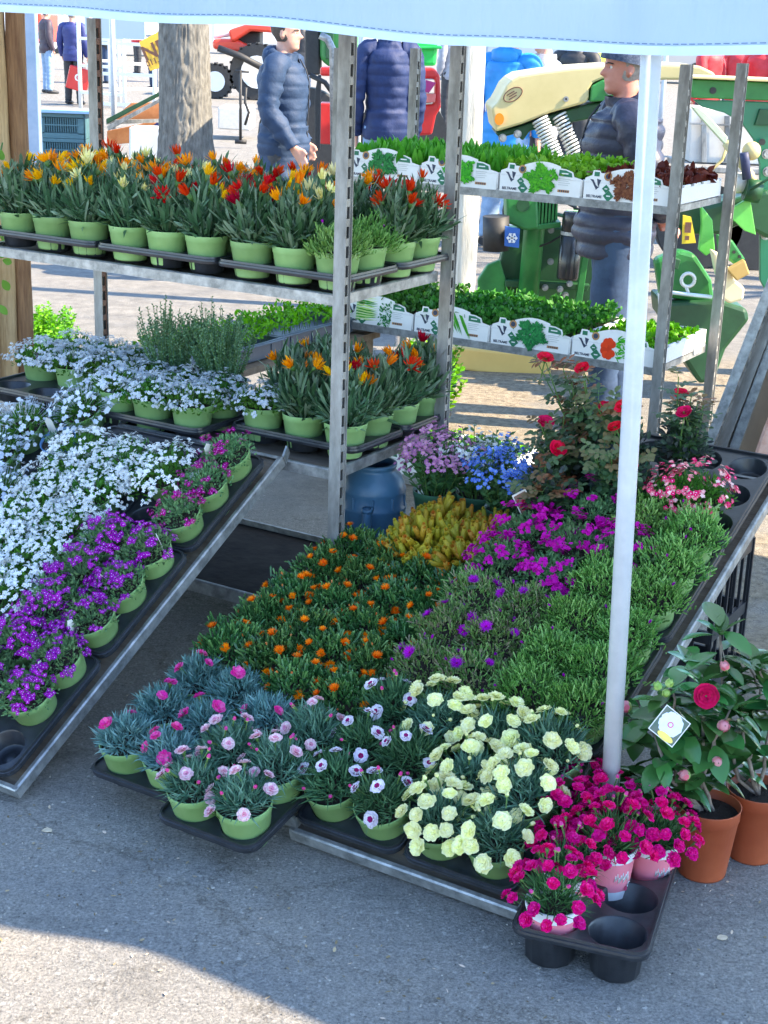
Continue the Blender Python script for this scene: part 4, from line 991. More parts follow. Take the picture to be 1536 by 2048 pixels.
P_lgreen = plant('printed_leaf_green', (.04, .22, .03), (.14, .45, .06), trans=0, rough=.5); P_ldark = plant('printed_leaf_dark_green', (.012, .10, .03), (.05, .26, .07), trans=0); P_lred = plant('printed_red', (.55, .015, .02), (.75, .06, .06), trans=0); P_lbr = plant('printed_red_brown', (.10, .03, .02), (.22, .09, .05), trans=0); P_lpale = plant('printed_pale_green', (.45, .6, .2), (.72, .78, .5), trans=0)
LBL_TXT = text_mesh('BELTRAME', .0125, bold=True)
def crate_label(par, X, pic, seed):
    random.seed(seed); g = MB(); h0 = .072
    pts = [(0, 0), (X, 0), (X, .068), (X * .93, .072), (X * .93, .074)]
    outline = [(.004, .0), (X - .004, 0), (X - .004, .070), (X * .90, .076), (X * .88, .092), (X * .80, .100), (X * .73, .102)]
    for k in range(9):
        t = k / 8; outline.append((X * (.73 - .43 * t), .100 + .020 * sin(pi * (.12 + .80 * t))))
    outline += [(X * .28, .098), (X * .19, .098), (X * .17, .106), (X * .10, .106), (X * .09, .088), (.004, .078)]
    g.prism(outline, .0022, 0); 
    def face(pts, m, z=.0030): g.add([(x, y, z) for x, y in pts], [tuple(range(len(pts)))], m, RND())
    def rect(x0, y0, x1, y1, m, z=.0030): face([(x0, y0), (x1, y0), (x1, y1), (x0, y1)], m, z)
    def circ(cx, cy, r_, m, z=.0030, n=12): face([(cx + r_ * cos(6.283 * k / n), cy + r_ * sin(6.283 * k / n)) for k in range(n)], m, z)
    # emblem: dark swoosh with a green square over it
    face([(X * .07, .075), (X * .10, .066), (X * .15, .040), (X * .19, .052), (X * .17, .050), (X * .145, .056), (X * .11, .074)], 2); face([(X * .15, .078), (X * .20, .074), (X * .175, .050), (X * .165, .056)], 2, .0031)
    rect(X * .115, .086, X * .175, .101, 1); 
    circ(X * .275, .088, X * .047, 3, .0032); circ(X * .275, .088, X * .030, 2, .0034, 8)
    for (cx, cy, s_) in ((X * .265, .046, X * .045), (X * .30, .022, X * .062)): face([(cx, cy - s_), (cx + s_, cy), (cx, cy + s_), (cx - s_, cy)], 1, .0033); rect(cx - s_ * .35, cy - s_ * .1, cx + s_ * .35, cy + s_ * .1, 0, .0035)
    # green topped panel with printed lines
    face([(X * .72, .076), (X * .88, .074), (X * .87, .088), (X * .80, .096), (X * .72, .097)], 1, .0033); rect(X * .75, .083, X * .83, .087, 0, .0036)
    for k in range(4): rect(X * .72, .066 - k * .007, X * (.86 - .02 * (k % 2)), .0672 - k * .007, 4)
    rect(X * .72, .020, X * .86, .029, 3); 
    for k in range(5): rect(X * (.74 + .025 * k), .021, X * (.752 + .025 * k), .028, 2, .0034)
    # the printed plant
    cx0, cx1 = X * .33, X * .70
    if pic == 'leek':
        for k in range(26): 
            x = U(cx0, cx1 - .02); g.leaf((x - .0, .115 - (x - cx0) * .25, .0034 + k * .00003), (.55, -1, 0), U(.07, .10), .007, side=(1, .55, 0), m=5, segs=2)
    elif pic == 'celery':
        for k in range(16): g.leaf((cx0 - .04, .02 + k * .0055, .0034 + k * .00003), (1, U(-.1, .1), 0), .10, .007, side=(0, 1, 0), m=6 if k % 2 else 5, segs=2, r=RND())
        for k in range(90): g.leaf((U(cx1 - .055, cx1), U(.012, .10), .004 + k * .00001), (U(-1, 1), U(-1, 1), 0), .010, .007, side=(U(-1, 1), U(-1, 1), 0.01), m=7, segs=2)
    elif pic == 'radish':
        for k in range(9):
            a = k * .7; circ(X * .44 + cos(a) * .018 * (k > 0), .050 + sin(a) * .026 * (k > 0), .014, 8, .0034 + k * .0001, 10)
        for k in range(60): g.leaf((U(X * .52, cx1), U(.02, .09), .004 + k * .00001), (U(.3, 1), U(-.8, .5), 0), .022, .006, side=(U(-.3, .3), 1, 0), m=5, segs=2)
    else:
        m_ = {'green': 5, 'dark': 7, 'red': 9}[pic]
        for k in range(700):
            a = U(0, 6.283); q = sqrt(RND()) * (.82 + .22 * sin(a * 5 + seed) + .1 * sin(a * 11)); x = (cx0 + cx1) / 2 + cos(a) * q * (cx1 - cx0) * .5; y = .060 + sin(a) * q * .048; aa = a + U(-1, 1)
            g.leaf((x, y, .0034 + k * .00001), (cos(aa), sin(aa), 0), .012, .007, side=(-sin(aa), cos(aa), 0), m=m_, segs=2)
    lb = g.obj('printed_label', [M_card, M_print_g, M_print_d, M_print_b, mat('grey_print', (.35, .37, .36)), P_lgreen, P_lpale, P_ldark, P_lred, P_lbr], par, T((0, -.004, .0)) @ RX(pi / 2) @ RX(-.10))
    tx = LBL_TXT.copy(); tx.materials.append(M_print_d); link('lettering', tx, lb, T((X * .135, .017, .0031)))
def seedling_crate(M, label, pic, plants, seed, X=.325, Y=.50, H=.068):
    o = thing('seedling_crate', label, 'seedling crate', M, 'white crates of vegetable seedlings')
    g = MB(); t = .010
    g.box((X / 2, Y / 2, .005), (X - 2 * t, Y - 2 * t, .01)); g.box((X / 2, t / 2, H / 2), (X, t, H)); g.box((X / 2, Y - t / 2, H / 2), (X, t, H))
    for x in (t / 2, X - t / 2):      # sides with a scalloped top edge
        g.box((x, Y / 2, H * .44), (t, Y - 2 * t, H * .88))
        for k in range(5): g.box((x, t + (Y - 2 * t) * (k + .5) / 5, H * .94), (t * .98, (Y - 2 * t) / 5 * .72, H * .12))
    g.obj('crate_body', M_eps, o, bevel=.002)
    s_ = MB(); s_.box((X / 2, Y / 2, .028), (X - .024, Y - .024, .036)); s_.obj('soil', M_soil, o)
    plants(seed, X, Y).obj('seedlings', None or PLM[plants.__name__], o, T((0, 0, .045)), kind='stuff')
    crate_label(o, X, pic, seed)
    return o
def romaine(seed, X, Y):
    random.seed(seed); g = MB()
    for i in range(5):
        for j in range(8):
            cx, cy = X * (i + .5) / 5 + U(-.01, .01), Y * (j + .5) / 8 + U(-.01, .01)
            for k in range(9):
                a = k * 2.4 + U(-.3, .3); el = radians(48 + 4.2 * k)
                g.leaf((cx, cy, 0), (cos(a) * cos(el), sin(a) * cos(el), sin(el)), U(.065, .10), U(.026, .038), side=(-sin(a), cos(a), 0), curl=U(-.4, -.1), segs=6, fold=.16)
    return g
def curly(seed, X, Y): return frilly(seed, X, Y, .095, 1500, .026, .021, up=.9)
def redleaf(seed, X, Y): return frilly(seed, X, Y, .075, 1200, .03, .026, up=.5)
def celery(seed, X, Y): return frilly(seed, X, Y, .115, 1700, .022, .017, up=.6)
def sprouts(seed, X, Y): return frilly(seed, X, Y, .045, 700, .022, .018, up=.5)
PLM = {'romaine': [L_cos], 'curly': [L_curl, G_stem], 'redleaf': [L_redl, G_stem], 'celery': [L_cel, G_stem], 'sprouts': [L_bright, G_stem]}
FT2a = frame(T2U + .015, T2V - .0, T2A + .002); FT2b = frame(T2U + .015, T2V, T2B + .002)
for k, (pic, pl, what) in enumerate((('dark', romaine, 'upright romaine lettuce'), ('green', romaine, 'romaine lettuce beside the frilly one'), ('green', curly, 'light green frilly lettuce'), ('red', redleaf, 'dark red leaf lettuce'))):
    seedling_crate(FT2a @ T((k * .331, .006, .001)), f'white crate of {what}, {ORD[k]} from left, top shelf', pic, pl, 500 + k)
for k, (pic, pl, what) in enumerate((('celery', celery, 'celery seedlings with celery picture'), ('leek', celery, 'leafy seedlings with spring onion picture'), ('dark', celery, 'leafy seedlings with dark herb picture'), ('radish', sprouts, 'small sprouts with red radish picture'))):
    c_ = seedling_crate(FT2b @ T((k * .331, .006, .001)), f'white crate of {what}, {ORD[k]} from left, lower shelf', pic, pl, 510 + k)
    if k == 3:
        g = MB(); g.box((.329, .41, .034), (.006, .075, .084)); g.obj('clip', M_white, c_, bevel=.001)
FT2c = frame(T2U + .012, T2V - .01, .028)
for k in range(2):
    seedling_crate(FT2c @ T((k * .331 - .08 + .08, .006, .001)), f'white crate of green seedlings on the trolley base, {["left", "right"][k]} one', 'dark', sprouts, 520 + k)

# ------------------------------------------------------------------ canopy with its hanging valance, and the white pole
def canopy_mat():
    m, n, p = nodes_of('blue_canopy_fabric'); L = n.links
    tc = n.nodes.new('ShaderNodeTexCoord')
    nz = n.nodes.new('ShaderNodeTexNoise'); nz.inputs['Scale'].default_value = 2.2; nz.inputs['Detail'].default_value = 6; L.new(tc.outputs['Object'], nz.inputs[0])
    r = n.nodes.new('ShaderNodeValToRGB'); r.color_ramp.elements[0].position = .35; r.color_ramp.elements[1].position = .7
    r.color_ramp.elements[0].color = (.40, .54, .70, 1); r.color_ramp.elements[1].color = (.47, .61, .76, 1); L.new(nz.outputs[0], r.inputs[0])
    # flaked white print
    mp = n.nodes.new('ShaderNodeMapping'); mp.inputs['Scale'].default_value = (3.2, 3.2, 2.0); L.new(tc.outputs['Object'], mp.inputs[0])
    n2 = n.nodes.new('ShaderNodeTexNoise'); n2.inputs['Scale'].default_value = 1.3; n2.inputs['Detail'].default_value = 2; L.new(mp.outputs[0], n2.inputs[0])
    n3 = n.nodes.new('ShaderNodeTexNoise'); n3.inputs['Scale'].default_value = 55; n3.inputs['Detail'].default_value = 5; L.new(tc.outputs['Object'], n3.inputs[0])
    mu = n.nodes.new('ShaderNodeMath'); mu.operation = 'MULTIPLY_ADD'; mu.inputs[1].default_value = .62; L.new(n3.outputs[0], mu.inputs[0]); L.new(n2.outputs[0], mu.inputs[2]); mu.inputs[1].default_value = .60
    r2 = n.nodes.new('ShaderNodeValToRGB'); r2.color_ramp.elements[0].position = 1.0; r2.color_ramp.elements[1].position = 1.0; L.new(mu.outputs[0], r2.inputs[0])
    mx = n.nodes.new('ShaderNodeMix'); mx.data_type = 'RGBA'; L.new(r2.outputs[0], mx.inputs[0]); L.new(r.outputs[0], mx.inputs[6]); mx.inputs[7].default_value = (.80, .84, .86, 1)
    L.new(mx.outputs[2], p.inputs['Base Color']); p.inputs['Roughness'].default_value = .5
    mw = n.nodes.new('ShaderNodeMapping'); mw.inputs['Scale'].default_value = (9, 9, 1.6); L.new(tc.outputs['Object'], mw.inputs[0])
    nw = n.nodes.new('ShaderNodeTexNoise'); nw.inputs['Scale'].default_value = 1.0; nw.inputs['Detail'].default_value = 6; L.new(mw.outputs[0], nw.inputs[0])
    bw = n.nodes.new('ShaderNodeBump'); bw.inputs['Strength'].default_value = .8; bw.inputs['Distance'].default_value = .03; L.new(nw.outputs[0], bw.inputs['Height']); L.new(bw.outputs[0], p.inputs['Normal'])
    tr = n.nodes.new('ShaderNodeBsdfTranslucent'); L.new(mx.outputs[2], tr.inputs[0]); L.new(bw.outputs[0], tr.inputs['Normal'])
    ms = n.nodes.new('ShaderNodeMixShader'); ms.inputs[0].default_value = .42; L.new(p.outputs[0], ms.inputs[1]); L.new(tr.outputs[0], ms.inputs[2])
    L.new(ms.outputs[0], n.nodes['Material Output'].inputs[0]); return m
M_canvas = canopy_mat(); M_hem = mat('pale_canopy_hem', (.46, .60, .76), (.54, .67, .80), rough=.5, scale=20); M_stitch = mat('dark_stitching', (.10, .18, .32), rough=.7)
CU0, CU1, CV0, CV1 = -6.3, 3.2, 2.66, 5.70
can = thing('market_canopy', 'light blue fabric canopy whose valance crosses the top of the picture', 'canopy', T((0, 0, 0)))
EAVE = 2.08
def bow(u):  # sets the unseen right part of the eave back to shape its shadow edge
    t = min(1, max(0, (u - .02) / .42)); return .115 * t * t * (3 - 2 * t)
def valance(u0, v0, u1, v1, zlow, name, waves=True, nseg=300):
    """hanging strip with soft folds, a hem and a stitch line"""
    g = MB(); hm = MB(); st = MB(); du, dv = u1 - u0, v1 - v0; L_ = sqrt(du * du + dv * dv); nu, nv = -dv / L_, du / L_
    def P(t, z, off=0.0):
        s_ = t * L_; k = (EAVE - z) / (EAVE - zlow)
        o = (.016 * sin(s_ * 5.1) + .008 * sin(s_ * 13.7 + 1)) * k + off
        return W(u0 + du * t + nu * o, v0 + dv * t + nv * o + (bow(u0 + du * t) if v0 == v1 == CV0 else 0), z)
    rows = 8
    def low(t): s_ = t * L_; return zlow + (.0275 * min(3, max(0, -1.5 - (u0 + du * t))) if v0 == v1 == CV0 else 0) + .005 * sin(s_ * 5.1 + .6) + .003 * sin(s_ * 11 + 2)
    vs = []; fs = []
    for i in range(nseg + 1):
        t = i / nseg; zl = low(t)
        for j in range(rows + 1): vs.append(P(t, EAVE + (zl + .016 - EAVE) * j / rows))
    for i in range(nseg):
        for j in range(rows): a = i * (rows + 1) + j; fs.append((a, a + 1, a + rows + 2, a + rows + 1))
    g.add(vs, fs, 0, .5, True)
    vs = []; 
    for i in range(nseg + 1):
        t = i / nseg; zl = low(t)
        vs += [P(t, zl + .016, -.002), P(t, zl, -.003), P(t, zl, .003), P(t, zl + .016, .002)]
    hm.add(vs, [(i * 4 + j, i * 4 + (j + 1) % 4, i * 4 + 4 + (j + 1) % 4, i * 4 + 4 + j) for i in range(nseg) for j in range(4)], 0, .5, False)
    for i in range(0, nseg * 2):
        ta, tb = (i + .1) / (nseg * 2), (i + .8) / (nseg * 2); za, zb = low(ta) + .0185, low(tb) + .0185
        st.add([P(ta, za, .0045), P(tb, zb, .0045), P(tb, zb + .0018, .0045), P(ta, za + .0018, .0045)], [(0, 1, 2, 3)], 0, .5)
    e = g.obj(name, M_canvas, can); hm.obj('hem', M_hem, e); st.obj('stitching', M_stitch, e, kind='stuff')
valance(CU1, CV0, CU0, CV0, 1.708, 'valance')
valance(CU0, CV1, CU1, CV1, 1.86, 'valance', nseg=80)
valance(CU0, CV0, CU0, CV1, 1.80, 'valance', nseg=60); valance(CU1, CV1, CU1, CV0, 1.80, 'valance', nseg=60)
g = MB(); VM = (CV0 + CV1) / 2; RZ_ = 2.62; NX = 120; NY = 12; vs = []
for i in range(NX + 1):
    for j in range(NY + 1):
        u, q = CU0 + (CU1 - CU0) * i / NX, j / NY; h = 1 - abs(q - .5) * 2
        vs.append(W(u, CV0 + bow(u) * (1 - q) + (CV1 - CV0) * q, EAVE + (RZ_ - EAVE) * (h ** 1.05) - .03 * sin(pi * ((i / NX * 4) % 1)) * sin(pi * h)))
g.add(vs, [(i * (NY + 1) + j, (i + 1) * (NY + 1) + j, (i + 1) * (NY + 1) + j + 1, i * (NY + 1) + j + 1) for i in range(NX) for j in range(NY)], 0, .5, True)
g.obj('roof', M_canvas, can)
g = MB(); up_ = (0, 0, 1)
g.tube([W(CU0, VM, RZ_ - .03), W(CU1, VM, RZ_ - .03)], .016, 8); g.obj('ridge_tube', M_pole, can)
for v in (CV0 + .03, CV1 - .03):
    g = MB(); g.tube([W(u_, v + (bow(u_) if v < VM else 0), EAVE - .02) for u_ in (CU0, -2, 0, .1, .2, .3, .45, 1.5, CU1)], .014, 8); g.obj('eave_tube', M_pole, can)
def pole(u, v, label, top=None):
    o = thing('canopy_pole', label, 'pole', T(W(u, v, 0)), 'white canopy poles'); g = MB()
    g.tube([(0, 0, .012), top or (0, 0, EAVE - .02)], .0192, 24, 0, up=(1, 0, 0)); g.obj('tube', M_pole, o)
    g = MB(); g.lathe([(.0001, 0), (.055, 0), (.055, .006), (.022, .008), (.022, .03), (.018, .031)], 20); g.obj('foot_plate', M_galvdirt, o)
_b = W(-1.038, 2.716); _t = at(1303, 100, _b.y + .01) - _b; _t = _t * ((EAVE - .02) / _t.z)
pole(-1.038, 2.716, 'white round canopy pole in front of the flowers', tuple(_t))
for k, (u, v) in enumerate(((CU0 + .05, CV0 + .06), (CU0 + .05, CV1 - .06), (CU1 - .05, CV0 + .06), (CU1 - .05, CV1 - .06))):
    pole(u, v, f'white canopy pole at the {["front left", "rear left", "front right", "rear right"][k]} corner, outside the picture')

# ------------------------------------------------------------------ pink pots in the foreground tray
PT_H = .084
def pink_pot():
    g = MB(); r, rb, h = .053, .042, .112
    def rad(z): return rb + (r - rb) * z / h
    zs = [0, .020, .0205, .088, .0885, .100, .101, .108, .112]
    ms = [0, 0, 1, 1, 0, 0, 0, 0]
    for a, b, m_ in zip(zs, zs[1:], ms):
        ra, rb_ = rad(a) + (.0025 if a >= .100 else 0), rad(b) + (.0025 if b >= .101 else 0)
        g.lathe([(ra, a), (rb_, b)], 28, m_, .5)
    g.lathe([(r + .0025, .112), (r - .001, .112), (r * .93, .09)], 28, 0, .5); g.disc((0, 0, .001), rb, 28, 0)
    # white script-like mark and blossoms printed on the band
    for sgn in (0, pi):
        for k in range(9):
            a = sgn + -1.9 + k * .085; z = .055 + .006 * sin(k * 2.1); rr_ = rad(z) + .0006
            g.tube([(cos(a) * rr_, sin(a) * rr_, z - .006), (cos(a + .03) * rr_, sin(a + .03) * rr_, z + .008), (cos(a + .07) * rr_, sin(a + .07) * rr_, z - .004)], .0012, 4, 0, r=.5)
        for k in range(7):
            a = sgn - 1.2 + k * .16; z = .026 + .006 * (k % 2); rr_ = rad(z) + .0004; p = Vector((cos(a) * rr_, sin(a) * rr_, z)); four_petal(g, p, (cos(a), sin(a), 0), .008, 0 if k % 2 else 2, 5)
    return g.mesh('pot', [mat('white_printed_pot', (.74, .77, .80)), mat('pink_printed_pot', (.74, .20, .27), (.78, .26, .32), rough=.4, scale=20), mat('deep_pink_print', (.6, .06, .15))])
PPOT = pink_pot(); PSOIL = soil_mesh(.049, .100)
FP = T(W(-1.062, 2.288)) @ RZ(-ANG + radians(12.5))
tray(FP, 2, 3, 'black moulded tray at the front right, its near and right cells empty', .130, .130, .0575, .006, 'pot_tray', GT, PT_H)
random.seed(606)
hotfo = [f_dianthus(s, R=.066, H=.075, n=420, L=.045, Wd=.0032).mesh('foliage', [plant('dark_narrow_leaf', (.03, .085, .03), (.07, .16, .06), (.14, .26, .11))]) for s in (95, 96, 97)]
for k, (u_, v_, z_, lab) in enumerate(((.071, .071, .010, 'nearest, at the left front corner of the tray'), (.071, .201, .012, 'directly behind the nearest one'), (.143, .268, .050, 'showing most of its printed band beside the empty cells'),
        (.222, .345, .034, 'back right, beside the terracotta pot'), (.04, .325, .03, 'left side, next to the cream yellow carnations'), (.115, .385, .03, 'hidden behind the others at the foot of the pole'), (.03, .445, .03, 'back left corner at the end of the steel shelf'))):
    p = FP @ Vector((u_, v_, z_))
    potted('potted_carnation', 'potted flower', f'hot pink carnations in pink pot, {lab}', 'hot pink carnations', T(p) @ RZ([.2, .6, .45, .3, .5, 1, 0][k]) @ RX(U(-.03, .03)), PPOT, PSOIL, .10, [('foliage', hotfo[k % 3], None)], [('carn_hot', 34, .092, .120, .08, .88), ('pink_bud', 5, .07, .12, .4, 1)], spin=k)

# ------------------------------------------------------------------ camellias in terracotta coloured pots
TPOT = pot_mesh(.070, .166, .74, .030, M_terra, n=40); TSOIL = soil_mesh(.066, .145)
def cam_leaf():
    g = MB(); g.leaf((0, 0, 0), (0, 1, 0), 1, .50, side=(1, 0, 0), curl=-.16, segs=6, fold=.13, m=0); return g.mesh('leaf', [L_cam])
CL = [cam_leaf() for _ in range(3)]
for k, me in enumerate(CL):
    for a in me.attributes['rnd'].data: a.value = .2 + .3 * k
def camellia(base, label, stems, blooms, seed, card=None):
    random.seed(seed); o = thing('potted_camellia', label, 'potted shrub', T(base), 'camellias in terracotta pots'); link('pot', TPOT, o)
    g = MB(); g.lathe([(.0825, .146), (.0835, .148), (.0835, .152), (.0825, .154)], 40); link('soil', TSOIL, o)
    M_bark = mat('grey_brown_twig', (.16, .12, .09), (.30, .24, .19), rough=.8, scale=60)
    def put_leaf(p, d, L_, parent=o):
        d = Vector(d).normalized(); x = d.cross(Vector((U(-.4, .4), U(-.4, .4), 1))).normalized(); z = x.cross(d)
        M_ = Matrix(((x.x, d.x, z.x, p.x), (x.y, d.y, z.y, p.y), (x.z, d.z, z.z, p.z), (0, 0, 0, 1)))
        link('leaf', random.choice(CL), parent, M_ @ SC(L_))
    for pts in stems:
        pts = [Vector(p) - base for p in pts]; g = MB(); fine = []
        for a, b in zip(pts, pts[1:]):
            for t in (0, .25, .5, .75): fine.append(a.lerp(b, t) + Vector((U(-.003, .003), U(-.003, .003), 0)))
        fine.append(pts[-1]); n_ = len(fine)
        g.tube(fine, [.0050 - .0030 * i / n_ for i in range(n_)], 6); g.obj('branch', M_bark, o)
        for i in range(3, n_):
            for q in range(3 if i > n_ * .35 else 1):
                a = i * 2.4 + q * 2.1 + U(-.4, .4); d = Vector((cos(a), sin(a), U(-.55, .45)))
                p = fine[i] + Vector((0, 0, U(-.015, .015))); g2 = None
                put_leaf(p + d * .010, d, U(.060, .098))
        for q in range(4): a = q * 1.57 + U(-.4, .4); put_leaf(fine[-1], (cos(a), sin(a), U(.2, .9)), U(.05, .07))
    for key, p, d, s_ in blooms:
        p = Vector(p) - base; d = Vector(d).normalized(); q = Vector((0, 0, 1)).rotation_difference(d).to_matrix().to_4x4()
        link('flower', FL[key][0], o, T(p) @ q @ SC(s_))
        near = min((Vector(x) - base for st in stems for x in st), key=lambda t: (t - p).length)
        g = MB(); g.tube([p - d * .02, (p + near) / 2, near], .0014, 4); g.obj('branch', M_bark, o)
    if card:
        p, e = card; g = MB(); s_ = .031
        g.box((0, 0, 0), (2 * s_, 2 * s_, .0012), 0); g.add([(-s_ * .94, -s_ * .94, .0009), (s_ * .94, -s_ * .94, .0009), (s_ * .94, s_ * .94, .0009), (-s_ * .94, s_ * .94, .0009)], [(0, 1, 2, 3)], 1)
        for k in range(9):
            a = k * .7; g.add([(.0 + cos(a) * .013 + .0135 * cos(t * .785), .004 + sin(a) * .013 + .0135 * sin(t * .785), .0012 + k * .00003) for t in range(8)], [tuple(range(8))], 2)
        g.add([(.0065 * cos(t * .52), .003 + .0065 * sin(t * .52), .0018) for t in range(12)], [tuple(range(12))], 3); g.add([(.0038 * cos(t * .52), .003 + .0038 * sin(t * .52), .0020) for t in range(12)], [tuple(range(12))], 2)
        g.add([(.006 + .019 * cos(t * .393), -.023 + .0075 * sin(t * .393), .0021) for t in range(16)], [tuple(range(16))], 4)
        g.obj('picture_card', [M_tagw, mat('card_leaf_print', (.03, .10, .05), (.16, .15, .11), scale=30, rough=.3), mat('card_flower_print', (.66, .74, .86), (.78, .80, .86), scale=60, rough=.3), mat('card_flower_centre', (.7, .12, .25), rough=.3), mat('card_yellow_print', (.85, .66, .12), rough=.3)], o, T(Vector(p) - base) @ e)
    return o
cb1 = ground_at(1408, 1757, .0); cb1 = Vector((cb1.x, cb1.y + .03, 0)); cb2 = ground_at(1506, 1722, 0.0); cb2 = Vector((cb2.x, cb2.y + .03, 0))
Yc = cb1.y
def cp(x, y, dy=0.0): return at(x, y, Yc + dy)
s0 = cb1 + Vector((0, 0, .15))
camellia(cb1, 'camellia with pink buds in the front terracotta pot, a picture card hanging on it',
         [[s0 + Vector((-.02, 0, 0)), cp(1345, 1560, -.02), cp(1320, 1500, -.02), cp(1300, 1440, .06), cp(1272, 1440, .20)], [s0 + Vector((-.01, 0, 0)), cp(1352, 1560, .0), cp(1355, 1460, .0), cp(1345, 1380, .0)], [s0 + Vector((.01, 0, 0)), cp(1405, 1560, 0), cp(1408, 1440, .01), cp(1400, 1370, .02)],
          [s0, cp(1400, 1580, 0), cp(1430, 1480, -.02), cp(1460, 1420, -.02)], [s0 + Vector((-.02, 0, 0)), cp(1340, 1580, -.03), cp(1300, 1560, .04), cp(1278, 1570, .12)]],
         [('camellia', cp(1412, 1392, -.06), (-.1, -1, .45), .74), ('cam_bud', cp(1443, 1452, -.04), (.1, -1, .5), 1), ('cam_bud', cp(1432, 1524, -.05), (0, -1, .4), 1), ('cam_bud', cp(1378, 1549, -.05), (-1, -.5, .1), .95), ('cam_bud', cp(1252, 1580, .02), (-.2, -.3, -1), 1), ('cam_bud', cp(1262, 1413, .10), (-1, -.3, .1), 1), ('cam_green', cp(1318, 1378, -.04), (-.5, -.3, 1), 1.05), ('cam_green', cp(1334, 1372, -.04), (.5, -.3, 1), 1), ('cam_green', cp(1331, 1386, -.05), (0, -1, .4), 1)], 71,
         (cp(1339, 1452, -.115), RX(radians(68)) @ RZ(radians(-37))))
s2 = cb2 + Vector((0, 0, .15)); Yc = cb2.y
camellia(cb2, 'taller camellia in the rear terracotta pot at the right edge',
         [[s2, cp(1475, 1560, 0), cp(1450, 1400, 0), cp(1440, 1270, .03)], [s2, cp(1500, 1520, 0), cp(1520, 1380, .03), cp(1490, 1320, .04)], [s2, cp(1530, 1520, .0), cp(1545, 1400, 0), cp(1515, 1330, .02)], [s2, cp(1470, 1540, .04), cp(1400, 1400, .08), cp(1380, 1330, .1)], [s2, cp(1490, 1500, -.03), cp(1480, 1420, -.05)]],
         [('cam_bud', cp(1452, 1338, -.03), (-.5, -.5, 1), .8)], 72)

random.seed(77); g = MB()
for i in range(380):
    a_, b_ = U(-2.6, -.3), 2.25 - abs(random.gauss(0, .22)); p = W(a_, b_, .003)
    if RND() < .35: p = W(U(-.95, -.2), U(2.1, 3.4), .003)
    g.leaf(p, (U(-1, 1), U(-1, 1), .08), U(.006, .014), U(.004, .008), side=(U(-1, 1), U(-1, 1), .05), segs=2, r=RND())
tag(g.obj('fallen_petals', plant('fallen_petal', (.10, .07, .04), (.34, .27, .16), (.62, .50, .42), trans=0)), 'scattered fallen petals and bits of dry leaf on the asphalt', 'petals', kind='stuff')
# dropped scraps on the asphalt
for k, (x, y) in enumerate(((1445, 1878), (95, 1668 - 5), (545, 1150), (1416, 1300))):
    g = MB(); p = ground_at(x, y)
    pts = [(cos(a) * U(.008, .016), sin(a) * U(.005, .010)) for a in [i * .9 for i in range(7)]]
    g.prism(pts, .0015); o = g.obj('dry_leaf', mat('dry_leaf', (.42, .33, .22), (.62, .52, .38), scale=60), None, T((p.x, p.y, .003)) @ RX(.12)); tag(o, f'small pale scrap of dry leaf {["right of the front tray", "in the left foreground", "between the sloping displays", "behind the white pole"][k]}', 'dry leaf', 'scraps on the ground')
# ------------------------------------------------------------------ blue churn on the trolley base
pb = W(-2.215, 3.62, .135)
o = thing('blue_watering_can', 'blue grey plastic churn shaped watering can behind the front trolley post', 'watering can', T(pb) @ RZ(-.3))
g = MB(); g.lathe([(.0001, 0), (.085, 0), (.094, .004), (.096, .02), (.099, .235), (.1005, .24), (.1005, .248), (.098, .252), (.096, .285), (.0975, .291), (.0975, .297), (.092, .315), (.082, .338), (.066, .352), (.064, .36), (.068, .364), (.068, .374), (.058, .375), (.056, .36)], 40)
for k in range(10):
    a = 2 * pi * k / 10; g.box((cos(a) * .097, sin(a) * .098, .268), (.006, .006, .034), 0, None)
g.obj('body', M_blue_plastic, o)
g = MB(); g.tube([(.02, -.080, .02), (.02, -.115, .06), (.02, -.117, .245), (.02, -.113, .262)], [.024, .019, .014, .015], 14, 0, cap=False); g.lathe([(.012, 0), (.0165, .001), (.0165, .012), (.012, .013)], 14, M=T((.02, -.113, .254)) @ RX(.2)); g.obj('spout', M_blue_plastic, o)
g = MB(); g.tube([(-.05, .05, .27), (-.075, .085, .30), (-.09, .09, .2), (-.088, .06, .12)], .009, 8); g.obj('handle', M_blue_plastic, o)

# ------------------------------------------------------------------ leaning uprights and boards at the right
random.seed(808)
for k, (x0, y0, x1, y1, Y) in enumerate(((1392, 925, 1523, 590, 5.0), (1418, 930, 1545, 600, 5.03), (1444, 935, 1566, 600, 5.02))):
    a, b = at(x0, y0, Y), at(x1, y1, Y + .06); d = (b - a).normalized(); p = a - d * (a.z / d.z - .0); x_ = Vector((cos(.6), -sin(.6), 0)); x_ = (x_ - d * x_.dot(d)).normalized(); y_ = d.cross(x_)
    M_ = Matrix(((x_.x, y_.x, d.x, p.x), (x_.y, y_.y, d.y, p.y), (x_.z, y_.z, d.z, p.z), (0, 0, 0, 1)))
    o = thing('leaning_post', f'galvanised steel post leaning at the right, {["leftmost", "middle", "rightmost"][k]} of three', 'steel post', M_, 'steel posts leaning at the right')
    link('profile', upright_mesh(1.68, M_galv if k != 1 else M_galvdirt, M_galvdirt), o)
def slab(pts, Y, th, name, label, cat, m, bevel=.003, group=None, back=True, lean=0.0):
    """an outline at its own distance with real thickness"""
    P = [at(x, y, Y) for x, y in pts]; c = sum(P, Vector()) / len(P); g = MB(); n = len(P)
    vs = [p - c for p in P] + [p - c + Vector((0, th, 0)) for p in P]
    g.add(vs, [tuple(range(n)), tuple(reversed(range(n, 2 * n)))] + [(i, n + i, n + (i + 1) % n, (i + 1) % n) for i in range(n)], 0, .5)
    o = g.obj(name, m, None, T(c), bevel); return tag(o, label, cat, group) if label else o
